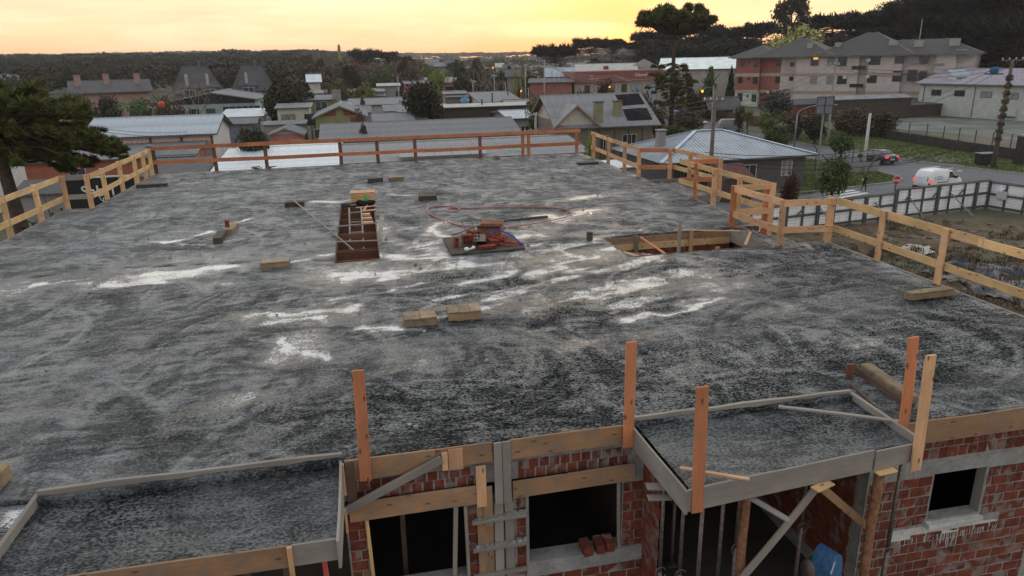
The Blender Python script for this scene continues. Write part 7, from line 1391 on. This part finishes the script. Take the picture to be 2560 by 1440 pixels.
b1 = G(2067, 362); pole('tapered concrete pole behind the square sign panel', b1, ph(2084, 155, b1), .22, .12, MCP, [(ph(2083, 163, b1), 2.2, -.5)], sq=True); PB = b1+Vector((0, 0, ph(2083, 160, b1)))
b2 = G(2156, 436); pole('slim pale concrete pole in front of the dark saloon car', b2, ph(2168, 283, b2), .18, .12, mat('pale_concrete', (.46, .46, .45), .85, .15, 2), sq=False, group=GPo); PC = b2+Vector((0, 0, ph(2168, 285, b2)))
b3 = G(2482, 420); pole('thick ivy wrapped pole before the white warehouse', b3, ph(2532, 148, b3), .26, .15, MWP, [(ph(2532, 152, b3), 2.6, 0)], lean=(.0, 0)); PD = b3+Vector((0, 0, ph(2530, 152, b3)))
V = leafcloud([(b3.x, b3.y, z_) for z_ in np.linspace(3, 9, 9)], [.38]*9, 1500, .09, 4); e = tag(link('ivy', npmesh('ivy', V, quads(len(V)//4), LF['brown'])), 'dry climber clinging to the thick pole before the white warehouse', 'climbing plant')
b4 = G(508, 430); pole('dark wooden pole with two crossarms behind the left part of the back railing', b4, ph(508, 318, b4), .17, .13, MWP, [(ph(508, 326, b4), 3.6, -.1), (ph(508, 372, b4), 3.0, -.1)]); PE = b4+Vector((0, 0, ph(508, 326, b4)))
b5 = G(1340, 398); pole('grey concrete pole with insulators on two arms, behind the double post', b5, ph(1341, 282, b5), .18, .13, MCP, [(ph(1341, 288, b5), 1.6, -.5), (ph(1341, 327, b5), 3.0, -.2)], rz=YAW+R(20), sq=False); PF = b5+Vector((0, 0, ph(1341, 286, b5)))
b6 = AD(1361, 215, 150); b6.z = 0; pole('far T shaped pole near the brown shrub, left of the shop row', b6, ph(1362, 152, b6), .16, .12, MCP, [(ph(1362, 153, b6), 2.0, -.7)]); PG = b6+Vector((0, 0, ph(1360, 153, b6)))
for i, (px, yt, yb, lab) in enumerate(((1313, 160, 232, 'thin far pole beside the slim poplar'), (1263, 205, 250, 'short thin pole by the wide weathered roof'), (1182, 205, 235, 'thin pole right of the pink house'), (994, 192, 260, 'thin antenna pole before the grey flat house'), (1235, 186, 240, 'far pole left of the lit window'), (2306, 48, 130, 'tall mast rising behind the apartment roof'))):
    bb = AD(px, yt, 155 if i < 5 else 190); hb = bb.z; bb.z = 0; pole(lab, bb, hb, .12, .08, MCP, [(hb-.4, 1.2, 0)] if i in (0, 4) else [])
for i, (px, lab) in enumerate(((1380, 'left dark stick post by the terracotta building'), (1392, 'middle dark stick post by the terracotta building'), (1402, 'right dark stick post by the terracotta building'))): bb = AD(px, 178+4*i, 150); hb = bb.z; bb.z = 0; pole(lab, bb, hb, .07, .05, MWP)
def wire(label, a, b_, sag=.6, r_=.02, grp='overhead wires', m_=None):
    a, b_ = Vector(a), Vector(b_); pts = [a.lerp(b_, t_)-Vector((0, 0, sag*4*t_*(1-t_))) for t_ in np.linspace(0, 1, 14)]; tag(MB().tube(pts, r_, 4).build('wire', m_ or MBK), label, 'wire', grp)
def wset(where, A0, B0, n=3, sag=.7, **k):
    nm = ['topmost', 'second', 'third', 'lowest']
    for i in range(n): off = Vector((.5*(i-1), 0, -.28*i)); wire(f'{nm[i]} wire strung {where}', A0+off, B0+off, sag*(1+.15*i), **k)
FARL = AD(1540, 262, 110); wset('from the pole by the hip roofed house to the left', PA, FARL, 3, .5); wset('from the pole by the hip roofed house to the concrete pole', PA, PB, 3, .8); wset('between the concrete pole and the ivy pole', PB, PD, 3, .9); wset('from the ivy pole out of the picture', PD, PD+Vector((40, 5, 0)), 2, .8)
wset('across the blue hip roof', b0+Vector((0, 0, 5.0)), G(2330, 355, 5.0), 4, .6, r_=.022)
MLW = mat('pale_cable', (.30, .29, .28), .6); wset('from the far T pole toward the shop row', PG, AD(1545, 188, 158), 4, 1.2, r_=.035, m_=MLW); wset('from the shop row toward the umbrella pine', AD(1545, 188, 158), AD(1660, 190, 150), 3, .8, r_=.035, m_=MLW); wset('from the far T pole to the left', PG, AD(1300, 165, 190), 2, .8, r_=.035, m_=MLW); wset('from the two armed dark pole to the left edge', PE, AD(150, 300, 60), 2, .5)
wire('thick sagging cable low across the junction before the van', G(2160, 420, .0)+Vector((0, 0, .25)), G(2380, 402)+Vector((0, 0, 1.2)), .5, .045); wset('from the slim pale pole to the ivy pole', PC, PD, 2, .8)
for k, (a, b_, lab) in enumerate((((385, 205), (470, 215), 'left pale looping cable below the leafless tree'), ((395, 212), (450, 222), 'inner pale looping cable below the leafless tree'))): wire(lab, AD(*a, 118), AD(*b_, 118), 1.2, .04, m_=MLW)
# curved street light + panel
b7 = G(1985, 368); e = E('street_light', b7, 0, 'grey street light with a long bent arm reaching over the square sign', 'street light'); hz = ph(1995, 285, b7); q = AD(2086, 262, math.hypot(b7.x, b7.y)-2)-b7; md_ = AD(2040, 264, math.hypot(b7.x, b7.y)-1)-b7
MGP = mat('galvanised_pole', (.22, .24, .27), .5, metal=.3); MB().cyl((0, 0, 0), (0, 0, hz), .11, .09).build('shaft', MGP, e, True); MB().tube(arc([(0, 0, hz-.1), (.5, 0, hz+.5), tuple(md_), tuple(q)], 6), .065, 8).build('arm', MGP, e, True); MB().box(q.x-.35, q.x+.35, q.y-.12, q.y+.12, q.z-.06, q.z+.06).build('lamp_head', MGP, e, bevel=.03)
p8 = AD(2063, 262, 76); b8 = Vector((p8.x, p8.y, 0)); e = E('road_sign_panel', b8, YAW+R(4), 'back of a large square road sign with dark frame grid', 'road sign')
MB().box(-.95, .95, 0, .05, p8.z-.85, p8.z+.75).build('panel', mat('sign_back', (.17, .19, .22), .5, metal=.3), e)
for x in (-.92, .0, .92): MB().box(x-.04, x+.04, -.05, 0, p8.z-.85, p8.z+.75).build('frame_bar', MPO, e)
for z_ in (-.83, -.05, .73): MB().box(-.95, .95, -.051, -.001, p8.z+z_-.03, p8.z+z_+.04).build('frame_bar', MPO, e)
MB().cyl((0, .12, 0), (0, .12, p8.z), .08).build('post', MGP, e)
def lamp(label, px, py, dist, r_=.16, pw=9, arm=True):
    p = AD(px, py, dist); e = E('street_lamp', (p.x, p.y, 0), 0, label, 'street lamp', 'lit sodium street lamps'); z_ = p.z
    MB().lathe([(.02, -r_*.8), (r_*.55, -r_*.6), (r_*.8, 0), (r_*.55, r_*.6), (.02, r_*.8)], (0, 0, z_), 12).build('bulb', MLAMP, e, True); MB().lathe([(r_*.5, r_*.8), (r_*.4, r_*1.1), (.03, r_*1.2)], (0, 0, z_), 10).build('shade', MGP, e, True)
    MB().tube([(0, 0, z_+r_), (.5, .1, z_+.45), (1.4, .2, z_+.35)], .04, 6).build('arm', MGP, e); MB().cyl((1.4, .2, 0), (1.4, .2, z_+.6), .09, .07).build('pole', MCP, e)
    l_ = bpy.data.lights.new('lamp_light', 'POINT'); l_.energy = pw*4; l_.color = (1, .45, .1); l_.shadow_soft_size = .15; lo = bpy.data.objects.new('lamp_light', l_); COL.objects.link(lo); lo.parent = e; lo.location = (0, 0, z_-r_-.1)
lamp('brightest orange street lamp left of the leaning crossarm, by the gazebo', 1756, 228, 92, .17); lamp('orange street lamp among the shrubs before the shop row', 1524, 217, 128, .15); lamp('small far orange street lamp in the town centre', 1232, 169, 260, .25); lamp('lit lamp by the dark red conical shrub', 1303, 227, 138, .14)
e = E('post_lamp', G(1762, 392), 0, 'unlit white domed lamp on a thin curved stalk above the hip roof', 'street lamp'); h_ = AD(1757, 306, math.hypot(*G(1762, 392)[:2])).z; MB().tube([(0.5, 0, 0), (.5, 0, h_-1.2), (.3, 0, h_-.2), (-.1, 0, h_)], .05, 6).build('stalk', MGP, e); MB().lathe([(.02, .16), (.22, .1), (.28, 0), (.2, -.06)], (-.2, 0, h_), 12).build('dome', MFRW, e, True)
# tank, drums and things behind the rail
e = E('water_tank', G(1347, 381, 2.6), YAW, 'blue water tank on a roof behind the back railing, by the double post', 'water tank'); MB().lathe([(.62, 0), (.70, .75), (.72, .8)], k=16).build('tank', MATS['tank_blue'], e, True); MB().lathe([(.74, .8), (.2, .92)], k=16).build('lid', MATS['tank_blue'], e, True)
for x, lab in ((1274, 'left mint green gas bottle hanging below the grey pole'), (1297, 'right mint green transformer can beside the grey pole')):
    e = E('green_can', G(x, 384, 3.0), YAW, lab, 'transformer', 'mint green cans on the pole'); MB().lathe([(.25, -.5), (.28, -.45), (.28, .35), (.2, .45), (.05, .5)], k=12).build('body', mat('mint_paint', (.20, .50, .38), .45), e, True)
    for s in (-1, 1): MB().lathe([(.04, .45), (.05, .7)], (s*.12, 0, 0), 6).build('bushing', MINS, e)
e = E('water_tank', G(1163, 262, 4.0), YAW, 'small light blue water tank beside the white walled room, centre', 'water tank'); MB().lathe([(.7, 0), (.85, 1.1)], k=14).build('tank', mat('light_blue_tank', (.12, .30, .48), .4), e, True); MB().lathe([(.87, 1.1), (.2, 1.3)], k=14).build('lid', MATS['light_blue_tank'], e, True)
e = E('water_tank', AD(404, 262, 118)-Vector((0, 0, .5)), 0, 'orange-red round tank on legs behind the pale workshop', 'water tank'); MB().lathe([(.15, 0), (.42, .15), (.45, .7), (.38, .9), (.1, .98)], k=14).build('tank', mat('orange_tank', (.50, .09, .04), .5), e, True)
for s in (-.3, .3): MB().cyl((s, 0, -6), (s, 0, .2), .05).build('leg', MPO, e)
for i, (px, py, h_, lab) in enumerate(((1231, 258, 1.5, 'tall dark vent pipe on the wide weathered roof'), (1270, 244, 1.4, 'right dark vent pipe of the wide weathered roof'), (1205, 262, .7, 'stub vent pipe on the wide weathered roof'))): tag(MB().cyl((0, 0, 0), (0, 0, h_), .12).cyl((0, 0, h_), (0, 0, h_+.15), .2, .1).build('vent_pipe', MPO, None, True, loc=G(px, py, 4.9)), lab, 'vent pipe', 'vent pipes')
# waste container, planters by the ivy pole
e = E('waste_container', G(2461, 412), YAW+R(-6), 'black waste container with grey lid on the verge beside the ivy pole', 'waste container'); MB().box(-.85, .85, -.55, .55, .15, 1.2, .02).build('bin', mat('black_bin', (.02, .02, .025), .6), e, bevel=.05); MB().box(-.95, .95, -.62, .62, 1.2, 1.28).build('lid', mat('grey_lid', (.12, .13, .15), .5), e)
for x in (-.6, .6): MB().cyl((x, -.3, .12), (x, .3, .12), .12, k=10).build('wheel', MPO, e)
e = E('concrete_block_post', G(2545, 412), YAW, 'short thick dark gatepost at the right edge of the verge', 'gatepost'); MB().box(-.35, .35, -.35, .35, 0, 3.0).build('post', MBAND, e); MB().box(-.42, .42, -.42, .42, 3.0, 3.15).build('cap', MKERB, e)
# angled fence posts of the corner garden
for i, (px, py, lab) in enumerate(((2036, 430, 'bent topped security post at the house corner'), (2128, 428, 'bent topped security post right of the spiky bush'), (2106, 445, 'thin bent post before the spiky bush'), (2176, 438, 'crooked branch-like post leaning at the pale concrete pole'))):
    e = MB().tube([(0, 0, 0), (0, 0, 2.3), (-.35, 0, 2.75)] if i < 3 else [(-.6, 0, 0), (-.1, 0, 1.0), (.5, 0, 2.0)], .06 if i < 3 else .12, 6).build('fence_post', MPO if i < 3 else MWP, None, loc=G(px, py)); tag(e, lab, 'fence post', 'bent posts of the garden corner')
a, b_ = G(1995, 448), G(2170, 440); e = E('chain_link_wire', a, 0, 'thin wires strung between the bent garden posts', 'wire fence')
for z_ in (.6, 1.2, 1.8, 2.2): MB().tube([(0, 0, z_), tuple(b_-a+Vector((0, 0, z_)))], .012, 4).build('strand', MW, e)
# low grey wall under the bush
tag(MB().box(-2.5, 2.5, -.1, .1, 0, 1.0).build('garden_wall', GREYW, None, loc=G(2140, 432), rz=YAW), 'low grey garden wall between the bush and the pale pole', 'wall')
# ================================================================== STOP SIGN
b = G(2238, 478); e = E('stop_sign', b, YAW, 'red octagonal sign reading PARE on a dark post behind the white fence', 'stop sign'); hs = AD(2243, 451, math.hypot(b.x, b.y)).z
MB().cyl((0, .05, 0), (0, .05, hs+.3), .05).build('post', MPO, e); MRS = mat('sign_red', (.45, .03, .03), .5)
def octo(r_): return [(r_*math.cos(R(22.5+45*k)), r_*math.sin(R(22.5+45*k))) for k in range(8)]
for r_, y0, y1, nm, m_ in ((.43, -.005, .02, 'border', MFRW), (.385, -.02, -.006, 'face', MRS)):
    mb = MB(); mb.v = [(x, y0, hs+z) for x, z in octo(r_)]+[(x, y1, hs+z) for x, z in octo(r_)]; mb.f = [tuple(range(8)), tuple(range(8, 16))[::-1]]+[(k, (k+1) % 8, 8+(k+1) % 8, 8+k) for k in range(8)]; mb.build(nm, m_, e)
text('PARE', e, -.33, -.025, hs-.10, .29, MWT, bold=.006)
# ================================================================== VEHICLES
MTYRE = mat('tyre_rubber', (.015, .015, .016), .85); MRIM = mat('wheel_rim', (.25, .25, .27), .4, metal=.6); MTAIL = mat('tail_light_lit', (.6, .03, .02), .3, emit=(1, .06, .04), es=.9); MTAIL2 = mat('tail_light', (.35, .02, .02), .3); MCG = mat('car_glass', (.015, .018, .022), .08, .1, 1, spec=1.0)
def wheel(e, x, y, r_=.31, w_=.2):
    s = 1 if y > 0 else -1; o = E('wheel', (x, y, r_), 0, None, None); o.parent = e
    del_ = [k for k in o.keys()]; 
    MB().cyl((0, -w_/2, 0), (0, w_/2, 0), r_, k=18).build('tyre', MTYRE, o, bevel=.02); MB().cyl((0, s*(w_/2-.02), 0), (0, s*(w_/2+.012), 0), r_*.62, k=14).build('rim', MRIM, o)
def carbody(prof, hw, tuck, m_, e, name='body'):
    """side profile (x,z) lofted across the width; tuck(z)->half width"""
    n = len(prof); V = []; ys = (-1, -.93, -.6, 0, .6, .93, 1)
    for s in ys:
        for x, z in prof:
            inset = {1: .06, .93: .02}.get(abs(s), 0); cx = np.mean([p[0] for p in prof]); zc = .6
            V.append((x-(x-cx)*inset*.35, s*tuck(z), z-(z-zc)*inset*.55))
    Fc = [tuple(range(n))[::-1], tuple(range((len(ys)-1)*n, len(ys)*n))]
    for a in range(len(ys)-1):
        for i in range(n): j = (i+1) % n; Fc.append((a*n+i, a*n+j, (a+1)*n+j, (a+1)*n+i))
    me = bpy.data.meshes.new(name); me.from_pydata(V, [], Fc); me.materials.append(m_); me.shade_smooth(); o = link(name, me, e); md = o.modifiers.new('b', 'BEVEL'); md.width = .035; md.segments = 2; md.limit_method = 'ANGLE'; md.angle_limit = R(35); return o
def quadpane(e, pts, m_=None, name='window'): mb = MB(); mb.poly(pts); return mb.build(name, m_ or MCG, e)
# saloon car (rear towards the camera right, travelling up-left): local +x = front
a = G(2165, 404); b_ = G(2222, 408)
p = G(2192, 406); fw = G(2148, 394)-G(2190, 401); e = E('saloon_car', (p.x, p.y, .02), math.atan2(fw.y, fw.x), 'dark saloon car with red tail lights driving away past the pale concrete pole', 'car')
MCAR = mat('dark_car_paint', (.022, .026, .032), .22, .1, 1, spec=.8)
tk = lambda z: .86 if z < .85 else .86-(z-.85)*.42
carbody([(-2.15, .35), (-2.18, .75), (-2.1, .98), (-1.55, 1.03), (-.95, 1.42), (.05, 1.46), (.45, 1.40), (1.15, .98), (1.95, .85), (2.15, .62), (2.12, .3), (1.75, .24), (-1.8, .24)], .86, tk, MCAR, e)
for s in (-1, 1):
    quadpane(e, [(-1.25, s*.815, 1.02), (-.2, s*.835, 1.0), (-.15, s*.655, 1.38), (-.88, s*.665, 1.36)]); quadpane(e, [(-.1, s*.835, 1.0), (.95, s*.825, .99), (.42, s*.665, 1.36), (-.08, s*.655, 1.38)])
    for x in (-1.32, 1.32): wheel(e, x, s*.80)
    MB().box(-2.21, -2.0, min(s*.52, s*.84), max(s*.52, s*.84), .72, .92, .01).build('tail_light', MTAIL, e); MB().box(1.95, 2.14, min(s*.5, s*.8), max(s*.5, s*.8), .6, .75).build('headlight', MFRW, e)
    MB().box(.85, 1.0, min(s*.86, s*1.0), max(s*.86, s*1.0), .98, 1.1).build('mirror', MCAR, e, bevel=.02)
quadpane(e, [(-1.58, -.62, 1.065), (-1.58, .62, 1.065), (-1.0, .55, 1.42), (-1.0, -.55, 1.42)], name='rear_window'); quadpane(e, [(1.12, -.68, 1.02), (1.12, .68, 1.02), (.5, .56, 1.405), (.5, -.56, 1.405)], name='windscreen')
MB().box(-2.23, -2.17, -.26, .26, .52, .64).build('licence_plate', MFRW, e); MB().box(-2.24, -2.1, -.8, .8, .28, .5).build('bumper', MCAR, e, bevel=.04)
# white delivery van: rear left towards the camera
p = G(2340, 474); fw = G(2384, 468)-G(2330, 474); e = E('delivery_van', (p.x, p.y, .02), R(24), 'white delivery van with red tail lights and faint lettering, passing behind the slatted fence', 'van')
MVAN = mat('white_van_paint', (.66, .70, .73), .3, .08, 1, spec=.6); tk = lambda z: .85 if z < 1.1 else .85-(z-1.1)*.16
carbody([(-1.95, .35), (-2.0, .9), (-1.93, 1.45), (-1.75, 1.78), (-1.3, 1.86), (.2, 1.86), (.75, 1.72), (1.3, 1.15), (1.95, .95), (2.08, .65), (2.05, .32), (1.7, .25), (-1.7, .25)], .85, tk, MVAN, e)
for s in (-1, 1):
    quadpane(e, [(.28, s*.862, 1.12), (1.15, s*.862, 1.12), (.72, s*.80, 1.62), (.32, s*.80, 1.66)])
    for x in (-1.3, 1.35): wheel(e, x, s*.80)
    MB().box(-2.02, -1.9, min(s*.76, s*.87), max(s*.76, s*.87), .78, 1.12, .005).build('tail_light', MTAIL, e); MB().box(.98, 1.12, min(s*.86, s*1.08), max(s*.86, s*1.08), 1.05, 1.25).build('mirror', MTYRE, e, bevel=.03)
    MB().box(-1.2, .2, min(s*.855, s*.875), max(s*.855, s*.875), .78, .83).build('side_strip', MTYRE, e); MB().box(.15, .28, min(s*.86, s*.885), max(s*.86, s*.885), .95, 1.0).build('door_handle', MTYRE, e)
    MB().box(-1.6, .9, min(s*.62, s*.66), max(s*.62, s*.66), 1.88, 1.92).build('roof_rail', MVAN, e)
quadpane(e, [(1.28, -.70, 1.2), (1.28, .70, 1.2), (.80, .66, 1.68), (.80, -.66, 1.68)], name='windscreen')
MB().box(-2.06, -1.98, -.82, .82, .28, .48).build('bumper', MTYRE, e); MB().box(-2.03, -1.99, -.28, .28, .62, .74).build('licence_plate', MFRW, e); MB().box(-2.02, -1.98, -.75, -.62, .66, .80).build('fuel_sticker', MBK, e)
MLET = mat('faded_blue_print', (.30, .36, .48), .5)
MB().tube(arc([(-2.005, .6, 1.25), (-2.01, .35, 1.18), (-2.01, .05, 1.2), (-2.0, -.25, 1.3)], 5), .012, 4).build('swirl_print', MLET, e); MB().tube([(-2.0, -.45, 1.35), (-2.01, -.52, 1.15), (-2.01, -.46, .98)], .028, 5).build('figure_print', MTYRE, e); MB().tube([(-1.55, -.872, 1.35), (-1.6, -.874, 1.15), (-1.58, -.874, 1.0)], .022, 5).build('figure_print', MLET, e)
MB().box(-1.3, -.55, -.868, -.862, 1.05, 1.1).box(-1.3, -.45, -.868, -.862, 1.18, 1.23).box(-1.3, -.65, -.86, -.854, 1.31, 1.36).build('lettering_print', MLET, e)
# old minibus, side on
p = G(1828, 328); e = E('minibus', (p.x, p.y, .02), YAW+R(168), 'old grey minibus with a row of side windows parked behind the hip roofed house', 'minibus'); MVB = mat('minibus_grey', (.26, .26, .25), .5); MVB2 = mat('minibus_dark', (.06, .05, .06), .5)
tk = lambda z: .85 if z < 1.1 else .85-(z-1.1)*.18
carbody([(-2.1, .3), (-2.2, .8), (-2.1, 1.5), (-1.8, 1.9), (1.6, 1.95), (1.95, 1.6), (2.15, 1.0), (2.15, .3)], .85, tk, MVB, e)
for s in (-1, 1):
    for k in range(4): x = -1.75+k*.9; quadpane(e, [(x, s*.86, 1.15), (x+.75, s*.86, 1.15), (x+.72, s*.79, 1.65), (x+.03, s*.79, 1.65)], mat('pale_reflective_glass', (.3, .33, .33), .2))
    for x in (-1.25, 1.3): wheel(e, x, s*.78, .33)
    MB().box(-2.2, -2.1, min(s*.6, s*.8), max(s*.6, s*.8), .7, .95).build('tail_light', MTAIL2, e); MB().cyl((2.1, s*.6, .75), (2.2, s*.6, .75), .11, k=12).build('headlight', MFRW, e)
quadpane(e, [(-2.2, -.7, 1.05), (-2.2, .7, 1.05), (-2.02, .62, 1.6), (-2.02, -.62, 1.6)], MCG, 'rear_window'); MB().box(-2.26, -2.1, -.84, .84, .35, 1.0).build('rear_panel', MVB2, e)
# blue dropside truck behind the umbrella pine
p = G(1708, 309); e = E('flatbed_truck', (p.x, p.y, .02), YAW+R(180-4), 'blue dropside truck parked behind the umbrella pine trunk', 'truck'); MTB = mat('truck_blue', (.02, .08, .26), .45)
MB().box(-3.0, .9, -1.05, 1.05, .95, 1.05).build('bed_floor', MTB, e)
for y in (-1.05, 1.02): MB().box(-3.0, .9, y, y+.04, 1.05, 1.65).build('side_board', MTB, e); text('TRANSPORTES', e, -2.6, y-.012, 1.2, .34, MWT) if y < 0 else None
for x in (-3.0, .86): MB().box(x, x+.04, -1.05, 1.05, 1.05, 1.65).build('end_board', MTB, e)
carbody([(1.1, .5), (1.05, 2.2), (1.3, 2.35), (2.2, 2.3), (2.75, 1.5), (2.85, .5)], 1.0, lambda z: 1.0 if z < 1.4 else 1.0-(z-1.4)*.12, MTB, e, 'cab')
quadpane(e, [(2.79, -.85, 1.55), (2.79, .85, 1.55), (2.28, .8, 2.22), (2.28, -.8, 2.22)], name='windscreen')
for s in (-1, 1):
    quadpane(e, [(1.35, s*1.01, 1.5), (2.45, s*1.01, 1.5), (2.1, s*.93, 2.15), (1.4, s*.93, 2.15)]); wheel(e, 2.0, s*.9, .45, .26); wheel(e, -1.9, s*.9, .45, .3)
MB().box(-2.9, 2.0, -.4, .4, .55, .9).build('chassis', MPO, e)
# parked car partly seen between trees on the left and trailer right
p = G(345, 297); e = E('parked_truck', (p.x, p.y, 0), R(100), 'small pale-fronted lorry parked beside the palm tree, left', 'lorry'); carbody([(-2.2, .4), (-2.2, 1.2), (.3, 1.25), (.4, 2.2), (1.6, 2.2), (2.0, 1.4), (2.1, .4)], .9, lambda z: .9, mat('pale_lorry', (.2, .2, .2), .5), e)
for s in (-1, 1): wheel(e, 1.4, s*.8, .4); wheel(e, -1.4, s*.8, .4)
quadpane(e, [(1.98, -.75, 1.45), (1.98, .75, 1.45), (1.65, .7, 2.1), (1.65, -.7, 2.1)], name='windscreen')
p = G(2540, 300); e = E('trailer', (p.x, p.y, 0), YAW+R(10), 'white slatted trailer parked at the wall at the right edge', 'trailer'); 
for k in range(4): MB().box(-2, 2, -.9, -.86, .9+.3*k, 1.0+.3*k).build('rail', MFRW, e)
for k in range(7): MB().box(-2+k*.65, -1.9+k*.65, -.92, -.84, .6, 2.0).build('stanchion', MFRW, e)
MB().box(-2, 2, -.9, .9, .55, .7).build('bed', MPO, e); wheel(e, -.6, -.95, .35); wheel(e, .5, -.95, .35)
# ================================================================== PERSON walking on the crossing (about 1.6 m tall)
p = G(2158, 478); q = AD(2165, 438, math.hypot(p.x, p.y)); hgt = max(1.45, min(1.75, q.z)); K = hgt/1.70
e = E('person', (p.x, p.y, .02), YAW, 'person in dark coat with a pale backpack, hands at the face, walking on the crossing', 'person')
def skinfig(name, verts, edges, radii, m_, parent, sub=1, root=0):
    me = bpy.data.meshes.new(name); me.from_pydata([tuple(Vector(v)*K) for v in verts], edges, []); me.materials.append(m_); o = link(name, me, parent); s = o.modifiers.new('skin', 'SKIN'); s.use_smooth_shade = True
    for i, r_ in enumerate(radii): me.skin_vertices[0].data[i].radius = (r_[0]*K, r_[1]*K) if isinstance(r_, tuple) else (r_*K, r_*K)
    me.skin_vertices[0].data[root].use_root = True; ss = o.modifiers.new('sub', 'SUBSURF'); ss.levels = ss.render_levels = sub; return o
MCOAT = mat('dark_coat', (.014, .017, .02), .85, .2, 6); MTRS = mat('dark_trousers', (.03, .018, .016), .85); MSK = mat('skin_tone', (.36, .20, .14), .6); MHAIR = mat('dark_hair', (.01, .008, .008), .7); MSHOE = mat('pale_shoe', (.3, .3, .3), .7)
# body: pelvis 0, spine, chest, neck, head ; arms raised ; legs mid stride
bv = [(0, 0, .92), (.0, 0, 1.12), (.02, 0, 1.32), (.03, 0, 1.45), (.05, 0, 1.56), (.05, 0, 1.66),
      (.02, -.17, 1.38), (.20, -.20, 1.20), (.26, -.08, 1.42), (.02, .17, 1.38), (.22, .19, 1.22), (.27, .07, 1.43),
      (.0, -.09, .86), (.14, -.10, .48), (.18, -.10, .08), (.27, -.10, .05), (.0, .09, .86), (-.06, .10, .48), (-.22, .10, .11), (-.12, .10, .03)]
be_ = [(0, 1), (1, 2), (2, 3), (3, 4), (4, 5), (2, 6), (6, 7), (7, 8), (2, 9), (9, 10), (10, 11), (0, 12), (12, 13), (13, 14), (14, 15), (0, 16), (16, 17), (17, 18), (18, 19)]
rd = [(.14, .17), (.13, .15), (.13, .19), .055, .085, .09, .075, .055, .04, .075, .055, .04, .095, .065, .045, .035, .095, .065, .045, .035]
o = skinfig('body', bv, be_, rd, MTRS, e)
skinfig('coat', [(0, 0, .78), (0, 0, 1.0), (.02, 0, 1.3), (.03, 0, 1.46), (.02, -.19, 1.38), (.21, -.21, 1.19), (.25, -.11, 1.36), (.02, .19, 1.38), (.23, .20, 1.21), (.26, .10, 1.37)], [(0, 1), (1, 2), (2, 3), (2, 4), (4, 5), (5, 6), (2, 7), (7, 8), (8, 9)], [(.19, .21), (.17, .20), (.16, .21), .09, .085, .07, .055, .085, .07, .055], MCOAT, e, 1, 1)
skinfig('hair', [(.03, 0, 1.58), (.03, 0, 1.68)], [(0, 1)], [.105, .10], MHAIR, e, 2); skinfig('face', [(.10, 0, 1.57), (.11, 0, 1.64)], [(0, 1)], [.06, .06], MSK, e, 2)
for s in (-1, 1):
    h_ = MB(); h_.box(.26, .33, s*.09-.02, s*.09+.02, 1.42, 1.50)
    for k in range(4): h_.box(.29+.012*k, .30+.012*k, s*(.085-.02*k)-.008, s*(.085-.02*k)+.008, 1.50, 1.57-.006*k)
    h_.cyl((.28, s*.07, 1.45), (.32, s*.03, 1.50), .01, k=5); h_.xf(Matrix.Scale(K, 4)); h_.build('hand', MSK, e)
    MB().box(.12 if s < 0 else -.26, .34 if s < 0 else -.05, s*.10-.045, s*.10+.045, .0, .09).xf(Matrix.Scale(K, 4)).build('shoe', MSHOE, e, bevel=.02)
skinfig('backpack', [(-.22, 0, 1.02), (-.22, 0, 1.32)], [(0, 1)], [(.10, .14), (.09, .13)], mat('pale_backpack', (.34, .34, .35), .8), e, 1)
# ================================================================== AIR
hz_ = MB().box(-2600, 2600, -40, 3200, -12, 75); hm = bpy.data.materials.new('haze'); hm.use_nodes = True; hn = hm.node_tree; hn.nodes.clear(); ho = hn.nodes.new('ShaderNodeOutputMaterial'); hv = hn.nodes.new('ShaderNodeVolumePrincipled'); hv.inputs['Density'].default_value = HAZE; hv.inputs['Color'].default_value = (.88, .88, .93, 1); hv.inputs['Anisotropy'].default_value = .35
hn.links.new(hv.outputs[0], ho.inputs['Volume'])
if HAZE > 0: tag(hz_.build('haze', hm), kind='stuff')
